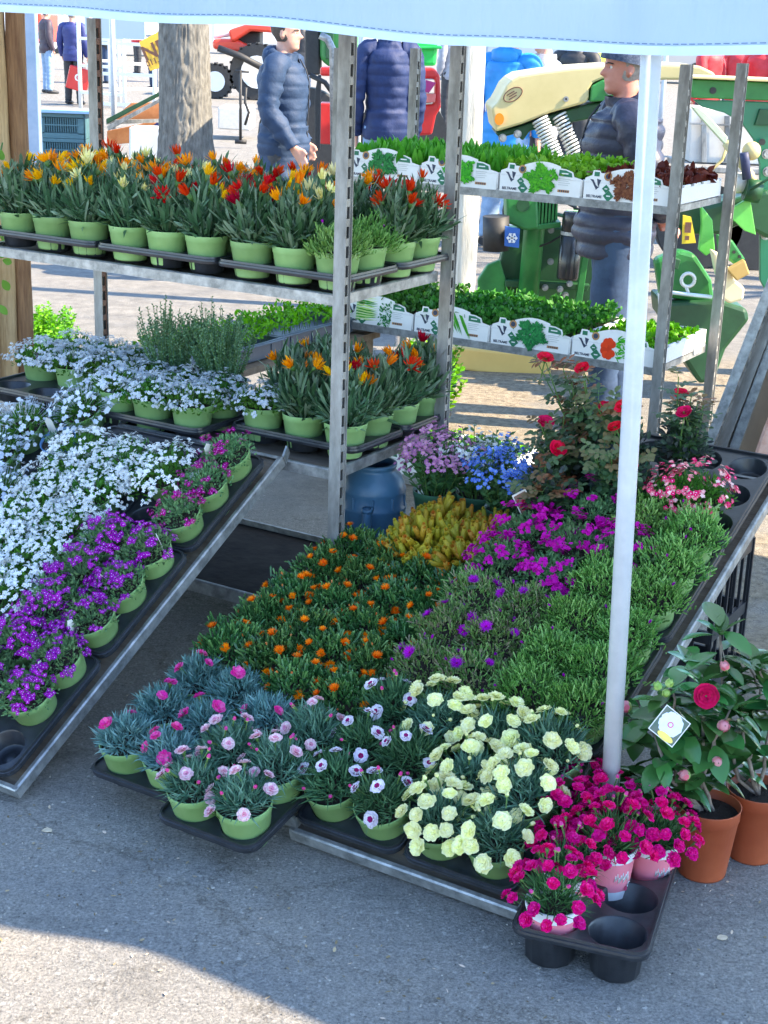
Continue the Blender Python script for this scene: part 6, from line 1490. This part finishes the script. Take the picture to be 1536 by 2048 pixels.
# gearbox, column and the parts under the shelf
part_slab(mo, [(1012, 392), (1075, 396), (1078, 458), (1052, 462), (1014, 446)], YM - .32, .24, 'gearbox', M_mgreen, .012)
g = MB(); g.tube([(0, 0, 0), (0, -.006, 0)], .033, 24, 0, .5); g.obj('gearbox_cover', M_dgreen, mo, T(rel(mo, 1046, 410, YM - .325)))
for k in range(6): part_slab(mo, [(1078 + k * 7, 398), (1081 + k * 7, 398), (1080 + k * 7, 448 - k * 2), (1074 + k * 7, 456 - k * 2)], YM - .30 + k * .004, .2, 'cooling_fin', M_mgreen, .002)
part_slab(mo, [(1070, 450), (1122, 444), (1122, 455), (1072, 460)], YM - .31, .22, 'flange', M_mgreen, .004)
g = MB(); g.lathe([(.0001, 0), (.055, 0), (.054, .62), (.046, .64), (.046, .66)], 24); cpos = rel(mo, 1052, 640, YM - .2); g.obj('column', M_mgreen, mo, T(cpos) @ RY(radians(1.5)))
part_slab(mo, [(1015, 455), (1150, 455), (1205, 470), (1200, 560), (1175, 650), (1000, 650), (985, 560), (1000, 520)], YM - .06, .10, 'back_plate', M_dgreen, .01)
part_slab(mo, [(975, 530), (1000, 520), (1012, 560), (1008, 620), (960, 640), (955, 560)], YM - .14, .05, 'side_plate', M_mgreen, .008)
part_slab(mo, [(1010, 560), (1180, 570), (1175, 582), (1010, 574)], YM - .16, .06, 'cross_rail', M_dgreen, .004)
part_slab(mo, [(1168, 495), (1180, 497), (1163, 612), (1150, 610)], YM - .2, .03, 'strut', M_mgreen, .003)
for (x, y) in ((1069, 463), (1102, 460), (1101, 523), (1139, 567), (1090, 575), (1120, 578), (1131, 590), (1140, 520)): bolt(mo, x, y, YM - .17, .013)
g = MB(); g.tube([rel(mo, 992, 432, YM - .33), rel(mo, 992, 500, YM - .33)], .075, 20, 0, .5, True, True, None, [.9, .9]); g.obj('control_drum', M_black, mo)
part_slab(mo, [(1010, 452), (1040, 458), (1038, 496), (1009, 492)], YM - .42, .01, 'control_label', mat('blue_label', (.03, .12, .42)), .001)
g = MB()
for k in range(3): g.box((0, -.001, 0), (.055, .002, .007), 0, RY(k * pi / 3))
for k in range(6): g.box((.02, -.0012, 0), (.006, .002, .018), 0, RY(k * pi / 3) )
g.obj('star_mark', M_white, mo, T(rel(mo, 1024, 476, YM - .424)))
g = MB(); g.lathe([(.0001, 0), (.052, .0), (.056, .01), (.056, .22), (.052, .222), (.052, .232), (.056, .235), (.056, .325), (.05, .34), (.0001, .34)], 24); cy = g.obj('canister', mat('black_gloss_plastic', (.02, .02, .022), rough=.25), mo, T(rel(mo, 1134, 558, YM - .35)) @ RY(radians(2)))
g = MB(); g.lathe([(.0575, .225), (.0575, .243)], 24); g.obj('band', M_galv, cy)
g = MB(); g.tube([(0, 0, 0), (0, -.02, 0)], .026, 20, 0, .5); g.obj('reflector', M_orange, mo, T(rel(mo, 1180, 461, YM - .33)))
part_tube(mo, [(1120, 400), (1160, 420), (1182, 470), (1175, 500)], YM - .25, .006, 'hose', M_black, 8)
part_tube(mo, [(1060, 500), (1100, 485), (1150, 455)], YM - .24, .005, 'hose', M_black, 8)
part_slab(mo, [(1140, 428), (1205, 432), (1203, 452), (1150, 452)], YM - .2, .2, 'deflector', mat('pale_green_plastic', (.18, .48, .12), (.24, .55, .16), rough=.4), .006)
# cream skirt near the ground
yb = tag(slab([(893, 693), (1104, 712), (1100, 762), (1010, 752), (895, 736)], 7.75, .14, 'cream_skirt', 'cream yellow box end resting on the ground under the lower shelf', 'machine part', M_yellow, .012), 'cream yellow box end resting on the ground under the lower shelf', 'machine part')
slab([(1104, 716), (1240, 726), (1260, 800), (1200, 800), (1104, 765)], 7.9, .3, 'dark_skid', 'dark metal skid behind the legs of the old man', 'machine part', M_black, .01)

rk = thing('hay_machine', 'green farm machine frame with an arched blue green side at the right edge', 'farm machine', T(gpos(1480, 7.5)))
part_slab(rk, [(1380, 158), (1660, 170), (1660, 206), (1385, 196)], 7.5, .12, 'top_beam', M_mgreen, .006)
part_slab(rk, [(1380, 152), (1660, 163), (1660, 169), (1380, 157)], 7.45, .3, 'top_cap', M_cream, .003)
part_slab(rk, [(1386, 199), (1660, 208), (1660, 640), (1560, 640), (1520, 560), (1520, 330), (1508, 280), (1484, 246), (1450, 226), (1405, 214)], 7.53, .03, 'arched_side', M_tgreen, .004)
part_slab(rk, [(1520, 218), (1560, 220), (1560, 252), (1510, 250)], 7.51, .02, 'recess', M_dgreen, .002)
for (x, y) in ((1426, 181), (1524, 284)): g = MB(); g.tube([(0, 0, 0), (0, -.006, 0)], .016, 16, 0, .5); g.obj('hole_plug', M_black, rk, T(rel(rk, x, y, 7.5)))
for (x, y) in ((1533, 308), (1535, 343), (1531, 470)): bolt(rk, x, y, 7.52, .018)
part_slab(rk, [(1383, 213), (1398, 214), (1412, 226), (1456, 275), (1452, 290), (1444, 282), (1400, 234)], 7.35, .05, 'lift_arm', mat('pale_green_paint', (.48, .62, .42), (.6, .7, .5), rough=.35), .004)
part_tube(rk, [(1452, 285), (1500, 350), (1510, 372)], 7.36, .022, 'ram', M_cream, 12)
part_tube(rk, [(1488, 305), (1490, 320), (1494, 358)], 7.3, .022, 'ram_sleeve', mat('navy_sleeve', (.03, .04, .10)), 12)
g = MB(); g.ball((0, 0, 0), .045, 14, 10); g.obj('ball_joint', M_cream, rk, T(rel(rk, 1503, 302, 7.33)))
part_tube(rk, [(1456, 366), (1500, 366)], 7.4, .05, 'drive_shaft', mat('pale_shaft_plastic', (.6, .62, .58), rough=.4), 16)
part_tube(rk, [(1490, 378), (1520, 384)], 7.35, .055, 'joint_guard', M_dgreen, 16)
part_tube(rk, [(1456, 290), (1444, 320), (1425, 338), (1405, 345)], 7.42, .008, 'hose', M_cream, 8)
part_tube(rk, [(1500, 380), (1536, 358), (1600, 345)], 7.3, .007, 'cable', M_dgreen, 8)
# lower green housing
part_slab(rk, [(1330, 395), (1420, 410), (1536, 380), (1580, 400), (1540, 480), (1480, 450), (1440, 470), (1370, 470), (1340, 440)], 7.45, .25, 'housing', M_dgreen, .02)
part_slab(rk, [(1450, 425), (1500, 395), (1512, 470), (1490, 462)], 7.38, .03, 'pale_panel', mat('bright_green_paint', (.12, .50, .08), (.16, .58, .1), rough=.35), .003)
part_slab(rk, [(1402, 410), (1425, 440), (1430, 500), (1412, 512), (1398, 500), (1404, 450)], 7.34, .04, 'bright_strut', mat('bright_green_paint', (.12, .50, .08)), .004)
part_slab(rk, [(1366, 430), (1382, 434), (1392, 486), (1364, 488)], 7.3, .008, 'yellow_sign', mat('yellow_sign_paint', (.80, .58, .03)), .001)
g = MB(); g.box((0, -.001, 0), (.03, .002, .05)); g.box((0, -.001, -.05), (.02, .002, .02)); g.obj('sign_mark', M_rust, rk, T(rel(rk, 1376, 455, 7.298)))
part_slab(rk, [(1310, 520), (1360, 500), (1390, 508), (1424, 560), (1430, 610), (1345, 598), (1322, 596)], 7.28, .10, 'drum_cover', M_mgreen, .02)
part_slab(rk, [(1346, 515), (1362, 520), (1356, 540), (1340, 534)], 7.22, .05, 'bracket', M_dgreen, .004)
g = MB(); rr2 = [(cos(t * .3927) * .032, 0, sin(t * .3927) * .032) for t in range(17)]; g.tube(rr2, .009, 8, 0, .5, False); g.obj('lifting_ring', M_spring, rk, T(rel(rk, 1376, 560, 7.2)))
part_tube(rk, [(1372, 572), (1378, 590)], 7.2, .008, 'ring_pin', M_spring, 8)
part_tube(rk, [(1326, 583), (1424, 594)], 7.18, .009, 'white_rod', mat('pale_blue_rod', (.55, .68, .74)), 10)
part_slab(rk, [(1322, 600), (1350, 604), (1440, 600), (1494, 618), (1500, 640), (1452, 700), (1430, 760), (1400, 770), (1368, 720), (1340, 660), (1326, 640)], 7.25, .35, 'skid_body', M_dgreen, .02)
part_slab(rk, [(1318, 588), (1330, 600), (1338, 612), (1320, 616)], 7.2, .05, 'white_corner', M_white, .004)
part_slab(rk, [(1424, 500), (1448, 512), (1470, 560), (1490, 576), (1488, 600), (1460, 608), (1430, 590), (1440, 570), (1432, 540)], 7.15, .08, 'tine_guard', mat('pale_cream_plastic', (.80, .70, .42), rough=.35), .012)
part_slab(rk, [(1455, 540), (1490, 520), (1500, 548), (1474, 562)], 7.1, .05, 'tan_flap', mat('tan_rubber', (.50, .33, .10)), .006)
part_slab(rk, [(1436, 470), (1465, 480), (1492, 520), (1470, 530), (1440, 508)], 7.2, .06, 'perforated_plate', M_mgreen, .01)
for k in range(4): g = MB(); g.tube([(0, 0, 0), (0, -.004, 0)], .008, 10, 0, .5); g.obj('hole_plug', M_black, rk, T(rel(rk, 1446 + k * 11, 486 + k * 9, 7.2)))
g = MB(); O = gpos(1600, 7.9) - rk.matrix_basis.translation; g.box((O.x, O.y, .25), (.5, .1, .5)); g.obj('foot', M_dgreen, rk, None, .01)

# pale trailer boards seen between old man and machine
sl = thing('trailer', 'pale trailer bed with wheel arches behind the old man', 'trailer', T(gpos(1420, 11.5)))
part_slab(sl, [(1380, 215), (1540, 225), (1540, 330), (1380, 325)], 11.6, .5, 'side_board', mat('pale_grey_boards', (.55, .53, .5), (.7, .68, .62), rough=.8, scale=6), .01)
for x in (1403, 1450): part_slab(sl, [(x, 232), (x + 10, 232), (x + 10, 325), (x, 325)], 11.55, .03, 'side_post', M_galvdirt, .003)
part_slab(sl, [(1370, 330), (1560, 338), (1560, 352), (1370, 344)], 11.4, .8, 'floor', M_galvdirt, .01)
part_slab(sl, [(1380, 245), (1545, 252), (1545, 256), (1380, 249)], 11.54, .02, 'side_rail', M_galvdirt, .002)
for x in (1400, 1520): g = MB(); g.tube([(0, -.1, 0), (0, .1, 0)], .33, 24, 0, .5); g.obj('wheel', M_black, sl, T((rel(sl, x, 400, 11.7).x, .2, .33)))

# rear trailer / wheel behind the springs
tw = thing('bicycle', 'bicycle partly hidden behind the springs of the mower', 'bicycle', T(gpos(1200, 12.0)))
for k, x in enumerate((1195, 1100)):
    O = rel(tw, x, 300, 12.0); g = MB(); g.tube([(O.x + cos(t * .2618) * .33, 0, .34 + sin(t * .2618) * .33) for t in range(25)], .016, 8, 0, .5, False)
    for s_ in range(12): g.tube([(O.x, 0, .34), (O.x + cos(s_ * .5236) * .32, 0, .34 + sin(s_ * .5236) * .32)], .0015, 3, 1, .5, False)
    g.obj('wheel', [M_black, M_galv], tw)
x0, x1 = rel(tw, 1100, 300, 12).x, rel(tw, 1195, 300, 12).x
for a, b in (((x0, .34), (x0 + .15, .85)), ((x0 + .15, .8), (x0 + .5, .8)), ((x0 + .12, .78), (x0 + .25, .3)), ((x0 + .25, .3), (x0 + .5, .8)), ((x0 + .5, .8), (x1, .34)), ((x0, .34), (x0 + .25, .3))):
    g = MB(); g.tube([(a[0], 0, a[1]), (b[0], 0, b[1])], .015, 8, 0, .5); g.obj('frame_tube', M_dgreen, tw)

# red and green implement in the middle distance
ri = thing('red_implement', 'red implement frame behind the man in the deep blue jacket', 'farm machine', T(gpos(760, 13)))
part_slab(ri, [(640, 134), (868, 136), (880, 150), (882, 215), (872, 232), (864, 270), (828, 272), (818, 250), (818, 212), (868, 208), (870, 158), (640, 152)], 13.0, .25, 'frame', M_redp, .02)
part_slab(ri, [(822, 186), (872, 188), (870, 205), (822, 206)], 12.95, .2, 'pink_shelf', mat('sunfaded_red_paint', (.72, .16, .13), (.78, .22, .18), rough=.4), .006)
part_slab(ri, [(640, 206), (690, 208), (690, 290), (640, 288)], 13.0, .25, 'left_leg', M_redp, .01)
part_slab(ri, [(852, 160), (872, 166), (858, 186), (845, 184)], 12.9, .06, 'magenta_flap', mat('magenta_rubber', (.42, .03, .16)), .004)
part_tube(ri, [(620, 150), (650, 165), (668, 190)], 12.6, .02, 'hose', M_black)
part_tube(ri, [(640, 70), (655, 78), (666, 100), (668, 290)], 12.3, .03, 'grab_tube', M_galv)
part_slab(ri, [(630, 185), (636, 150), (642, 150), (640, 300), (630, 300)], 12.6, .06, 'dark_post', M_black, .004)
gm = thing('green_hopper', 'bright green hopper behind the red implement', 'farm machine', T(gpos(850, 15)))
part_slab(gm, [(828, 40), (880, 40), (872, 132), (832, 132)], 14.8, .6, 'hopper', mat('bright_green_plastic', (.02, .50, .08), (.03, .58, .1), rough=.35), .03)
part_slab(gm, [(820, 92), (884, 92), (884, 98), (820, 98)], 14.7, .7, 'hopper_rim', mat('bright_green_plastic', (.02, .5, .08)), .01)
part_slab(gm, [(826, 160), (850, 162), (842, 180), (826, 180)], 14.7, .3, 'spout', mat('bright_green_plastic', (.02, .5, .08)), .01)
g = MB(); O = rel(gm, 850, 100, 15.2); 
for x in (-.3, .3): g.box((x, .3, .6), (.06, .06, 1.2))
g.obj('stand', M_dgreen, gm)
gb = thing('green_combine', 'dark green farm vehicle behind the man in steel blue', 'farm machine', T(gpos(680, 17)))
part_slab(gb, [(640, 20), (714, 20), (714, 136), (664, 138), (640, 120)], 17, 1.5, 'body', M_mgreen, .05)
part_slab(gb, [(652, 40), (668, 40), (668, 120), (652, 118)], 16.95, .1, 'dark_panel', M_dgreen, .01)
part_slab(gb, [(610, 60), (640, 60), (640, 150), (610, 150)], 17.1, .4, 'dark_side', M_black, .02)
for x in (-.5, .6): g = MB(); g.tube([(x, -.1, .5), (x, .3, .5)], .5, 28, 0, .5); g.obj('wheel', M_black, gb, T((0, .2, 0)))

# tree with deeply furrowed bark
def tree(pos, r0, H_, label, seed, limbs=True, group=None):
    o = thing('tree', label, 'tree', T(pos), group); g = MB(); n = 150; k = 190; vs = []
    for i in range(k + 1):
        z = H_ * (i / k) ** 1.15; t = z / H_; r_ = r0 * (1 - .16 * t) * (1 + .22 * exp(-z / .35)); cx, cy = .02 * sin(z * .7 + seed), .02 * sin(z * .9)
        for j in range(n):
            a = 2 * pi * j / n; p = Vector((cos(a) * 8.5, sin(a) * 8.5, z * 1.6)) + Vector((noise.noise(Vector((cos(a) * 3, sin(a) * 3, z * 5))) * 1.2,) * 3)
            v = noise.noise(p + Vector((seed * 5, 0, 0))); rid = 1 - abs(v) * 2.4; f = noise.noise(Vector((cos(a) * 22, sin(a) * 22, z * 7)))
            rr_ = r_ + r0 * (.055 * rid + .022 * f); vs.append((cx + rr_ * cos(a), cy + rr_ * sin(a), z))
    g.add(vs, [(i * n + j, i * n + (j + 1) % n, (i + 1) * n + (j + 1) % n, (i + 1) * n + j) for i in range(k) for j in range(n)], 0, .5, True)
    g.obj('trunk', mat('furrowed_bark', (.075, .072, .065), (.225, .215, .19), rough=.9, scale=14, bump=.7, bscale=26, stretch=(1.6, 1.6, .5), detail=9, contrast=1.2), o)
    random.seed(seed); g = MB()
    def limb(p, d, L_, r_, dep):
        pts = [p]; 
        for i in range(4): d = (d + Vector((U(-.22, .22), U(-.22, .22), U(-.05, .16)))).normalized(); pts.append(pts[-1] + d * L_ / 4)
        g.tube(pts, [r_ * (1 - .16 * i) for i in range(5)], 8 if dep < 2 else 4, 0, .5, False)
        if dep < 4:
            for q in range(3): limb(pts[-1 - (q == 2)], (d + Vector((U(-.8, .8), U(-.8, .8), U(-.1, .5)))).normalized(), L_ * U(.6, .8), r_ * .46, dep + 1)
    for q in range(6): a = q * 1.05; limb(Vector((0, 0, H_ - .1)), Vector((cos(a) * .7, sin(a) * .7, 1)).normalized(), 1.9, r0 * .34, 0)
    g.obj('crown', MATS['furrowed_bark'], o)
    return o
tree(gpos(377, 17.6), .285, 4.3, 'thick tree trunk with furrowed grey bark behind the gazanias', 3)
tree(Vector((5.6, 12.6, 0)), .26, 3.9, 'bare tree standing outside the right edge', 8)
tree(Vector((7.4, 10.2, 0)), .22, 3.8, 'second bare tree outside the right edge', 9)
# awning added out of frame to throw the blue shade band on the road
aw = thing('added_shade_awning', 'narrow unseen awning added above the picture to shade the road', 'canopy', T((0.9, 11.6, 0)))
g = MB(); vs = [(-1.9, -.10, 2.55), (1.2, .18, 2.55), (1.2, 1.25, 2.75), (-1.9, .55, 2.75)]; g.add(vs + [(x, y, z + .02) for x, y, z in vs], [(3, 2, 1, 0), (4, 5, 6, 7), (0, 1, 5, 4), (1, 2, 6, 5), (2, 3, 7, 6), (3, 0, 4, 7)], 0, .5); g.obj('cloth', mat('white_awning_cloth', (.75, .76, .76), rough=.7), aw)
g = MB(); g.tube([(1.15, .5, 0), (1.15, .5, 2.6)], .02, 8); g.obj('post', M_pole, aw)
g = MB(); g.tube([(-1.2, .3, 0), (-1.2, .3, 2.6)], .02, 8); g.obj('post', M_pole, aw)

# far left: stall post, crates, barriers, sign, ramp, tractor
sp = thing('steel_post', 'blue grey square stall post right of the timber posts', 'steel post', T(gpos(94, 13.5))); g = MB(); g.box((0, 0, 1.5), (.105, .105, 3.0)); g.obj('tube', mat('blue_grey_paint', (.14, .22, .34), (.22, .30, .42), rough=.5, scale=5, contrast=1.3), sp, None, .008)
g = MB(); g.box((0, 0, .02), (.2, .2, .04)); g.obj('foot', M_galvdirt, sp)
tp = thing('thin_pole', 'thin white pole left of the yellow sign', 'pole', T(gpos(243, 19))); g = MB(); g.tube([(0, 0, 0), (0, 0, 2.9)], .034, 12); g.obj('tube', M_pole, tp); g = MB(); g.lathe([(.001, 0), (.14, 0), (.14, .03), (.04, .04)], 16); g.obj('foot', M_galvdirt, tp)
M_teal = mat('teal_crate_plastic', (.05, .13, .16), (.07, .17, .20), rough=.5)
for k in range(2):
    o = thing('teal_crate', f'grey teal slotted plastic crate, {["lower", "upper"][k]} of two behind the gazanias', 'crate', T(gpos(150, 18.3) + Vector((0, 0, .002 + k * .285))), 'stacked slotted crates')
    X, Z = .56, .28; g = MB(); g.box((0, -.19, Z - .02), (X, .02, .04)); g.box((0, -.19, .03), (X, .02, .06)); g.box((-X / 2 + .04, -.19, Z / 2), (.08, .02, Z - .1)); g.box((X / 2 - .04, -.19, Z / 2), (.08, .02, Z - .1))
    for r_ in range(2):
        for q in range(15): g.box((-X / 2 + .09 + q * (X - .18) / 14, -.19, .06 + (Z - .10) / 4 + r_ * (Z - .10) / 2), (.012, .014, (Z - .10) / 2 - .012))
    g.box((0, -.19, .06 + (Z - .1) / 2), (X - .16, .018, .014)); g.obj('front', M_teal, o)
    g = MB(); g.box((-X / 2, 0, Z / 2), (.02, .40, Z)); g.obj('side', M_teal, o); g = MB(); g.box((X / 2, 0, Z / 2), (.02, .40, Z)); g.obj('side', M_teal, o); g = MB(); g.box((0, .2, Z / 2), (X - .02, .02, Z)); g.obj('back', M_teal, o); g = MB(); g.box((0, 0, .01), (X - .03, .36, .018)); g.obj('bottom', M_teal, o)
o = thing('pale_blue_lid', 'pale blue board lying on the teal crates', 'lid', T(gpos(150, 18.3) + Vector((0, 0, .575)))); g = MB(); g.box((0, -.02, .015), (.72, .5, .03)); g.obj('board', mat('pale_blue_board', (.28, .45, .66), rough=.4), o, None, .006)
for k, (x, Y, s_) in enumerate(((222, 27, 1), (262, 24, 1), (205, 30, 1), (285, 29, 1))):
    o = thing('metal_barrier', f'white metal barrier frame, {["left", "nearest", "farthest left", "right"][k]} of the group left of the sign', 'barrier', T(gpos(x, Y)) @ RZ(.35 * (k - 1.5)), 'white barrier frames')
    Wd, Hh = 1.0, 1.75
    for sx in (-1, 1): g = MB(); g.tube([(sx * Wd / 2, 0, .0), (sx * Wd / 2, 0, Hh)], .035, 8); g.obj('post', M_white, o)
    for z in (.35, .8, 1.25, Hh): g = MB(); g.box((0, 0, z), (Wd, .05, .05)); g.obj('bar', M_white, o)
    g = MB(); g.box((0, .01, 1.5), (Wd * .7, .02, .36)); g.obj('panel', mat('pale_grey_panel', (.45, .52, .58), rough=.5), o)
# yellow sign
sgn = thing('yellow_sign', 'tilted yellow sign with black lettering leaning behind the tree trunk', 'sign', T(at(312, 100, 19.5)))
quad = [(278, 86), (336, 48), (352, 118), (338, 130), (302, 144)]; part_slab(sgn, [(278, 84), (330, 56), (350, 60), (346, 128), (300, 142)], 19.5, .03, 'board', mat('yellow_sign_face', (.80, .46, .04), (.84, .52, .06), rough=.45), .004)
for body, x, y, sz in (('NE', 309, 101, .25), ('011.98', 312, 121, .10)):
    me = text_mesh(body, sz, bold=True); me.materials.append(M_rust); link('lettering', me, sgn, T(rel(sgn, x, y, 19.49)) @ RY(radians(-24)) @ RX(pi / 2))
part_tube(sgn, [(326, 140), (330, 190)], 19.6, .02, 'stake', M_dgreen)
g = MB(); O = rel(sgn, 330, 200, 19.6); g.tube([(O.x, .1, O.z + .2), (O.x, .1, -sgn.matrix_basis.translation.z)], .02, 8); g.obj('stake', M_dgreen, sgn)
# ramp with orange boards
rp = thing('loading_ramp', 'sloping trailer ramp with orange brown boards left of the tree trunk', 'ramp', T(gpos(270, 18.6)))
part_slab(rp, [(212, 238), (330, 178), (334, 184), (214, 248)], 18.4, .10, 'upper_rail', M_dgreen, .006)
part_slab(rp, [(214, 252), (332, 190), (334, 196), (216, 262)], 18.3, .08, 'lower_rail', M_galvdirt, .006)
M_ob = mat('orange_brown_board', (.42, .15, .05), (.56, .24, .10), rough=.75, scale=8)
for pts in ([(215, 246), (262, 206), (330, 204), (318, 240)], [(214, 262), (300, 244), (312, 246), (262, 286), (214, 290)]): part_slab(rp, pts, 18.7, .03, 'board', M_ob, .004)
part_slab(rp, [(212, 240), (320, 238), (320, 245), (212, 249)], 18.6, .05, 'cross_bar', M_galvdirt, .004)
part_slab(rp, [(258, 254), (352, 258), (350, 330), (258, 330)], 18.2, .4, 'white_box', M_white, .02)
part_slab(rp, [(282, 226), (336, 222), (334, 252), (286, 254)], 18.75, .1, 'blue_box', mat('deep_blue_box', (.02, .04, .2)), .01)
# red tractor
tr_ = thing('red_tractor', 'small red and white tractor right of the tree trunk', 'tractor', T(gpos(450, 34)))
part_slab(tr_, [(425, 78), (470, 78), (500, 92), (502, 104), (480, 106), (425, 98)], 33.5, 1.0, 'bonnet', mat('orange_red_paint', (.72, .06, .03), rough=.3), .08)
part_slab(tr_, [(456, 60), (500, 46), (545, 48), (545, 66), (500, 62), (470, 82), (462, 84)], 33.4, 1.4, 'mudguard', mat('orange_red_paint', (.72, .06, .03)), .05)
part_slab(tr_, [(425, 46), (452, 46), (462, 72), (425, 78)], 33.7, .9, 'white_panel', M_white, .05)
part_slab(tr_, [(470, 66), (520, 62), (520, 108), (476, 106)], 33.8, .8, 'engine_block', M_black, .04)
for (x, r_, Yq) in ((432, .36, 33.3), (515, .58, 33.3)):
    O = rel(tr_, x, 140, Yq); g = MB(); g.tube([(O.x, -.55, r_), (O.x, -.85, r_)], r_, 30, 0, .5)
    for q in range(20): a = q * .314; g.box((O.x + cos(a) * r_, -.7, r_ + sin(a) * r_), (.06, .3, .05), 0, None)
    w_ = g.obj('wheel', M_black, tr_); g = MB(); g.tube([(O.x, -.86, r_), (O.x, -.88, r_)], r_ * .58, 20, 0, .5); g.obj('rim', M_white, w_)
part_tube(tr_, [(436, 96), (480, 112), (530, 138)], 33.0, .07, 'loader_arm', M_black)
# dark stand with chain
ds = thing('implement_stand', 'thin dark stand with a chain in front of the pale steps', 'stand', T(gpos(480, 21)))
part_tube(ds, [(481, 140), (481, 283)], 21, .02, 'post', M_black, 8); part_tube(ds, [(470, 283), (493, 284)], 21, .03, 'foot', M_black, 8); part_tube(ds, [(470, 142), (498, 144)], 21, .015, 'arm', M_black, 8)
part_tube(ds, [(492, 175), (490, 205), (498, 225), (490, 250)], 20.9, .02, 'chain', M_black, 6)
st = thing('pale_steps', 'pale concrete block behind the dark stand', 'block', T(gpos(470, 22.5)))
part_slab(st, [(436, 214), (500, 216), (500, 262), (436, 258)], 22.3, .8, 'block', mat('pale_concrete', (.5, .49, .46), (.62, .6, .56), rough=.85), .02)
# orange machine and white things in the far left corner
om = thing('orange_loader', 'orange red machine at the far left between the posts', 'farm machine', T(gpos(74, 40)))
part_slab(om, [(68, 28), (82, 26), (82, 86), (66, 88)], 39.5, 2.0, 'body', mat('orange_red_paint', (.72, .06, .03)), .05)
part_slab(om, [(62, 88), (84, 86), (84, 100), (62, 104)], 39.4, 1.8, 'bumper', M_white, .05); g = MB(); g.tube([(0, -.6, .45), (0, -.2, .45)], .45, 24, 0, .5); g.obj('wheel', M_black, om)
# far vehicles and stalls closing the view
for k, (x, Y, w_, h_, m_, lab) in enumerate(((250, 62, 7, 2.9, M_white, 'white van parked far behind the barriers'), (590, 70, 8, 3.0, M_white, 'white van parked far away behind the steel blue jacket'), (1080, 48, 5, 2.8, mat('far_blue_grey_paint', (.3, .36, .42)), 'blue grey van far behind the cream hood'), (1240, 52, 5, 2.8, mat('far_grey_paint', (.36, .36, .36)), 'grey van far behind the old man'), (30, 80, 9, 3, M_white, 'white lorry at the far left'), (1420, 60, 6, 2.9, M_white, 'white van far behind the red jackets'))):
    o = thing('parked_van', lab, 'van', T(gpos(x, Y)), 'vans parked far away'); g = MB(); c_ = w_ / 2
    prof = [(-c_, .45), (c_, .45), (c_, 1.3), (c_ - .5, 1.5), (c_ - 1.2, h_ - .3), (c_ - 1.6, h_), (-c_, h_)]
    g.prism(prof, 1.9, 0, RX(pi / 2)); g.obj('body', m_, o, T((0, 1.9, 0)), .08)
    g = MB(); g.box((c_ - 1.25, -.02, h_ - .95), (.8, .03, .6)); g.obj('window', M_black, o)
    for sx in (-1, 1): g = MB(); g.tube([(sx * (c_ - 1.0), -.05, .36), (sx * (c_ - 1.0), .2, .36)], .36, 20, 0, .5); g.obj('wheel', M_black, o)
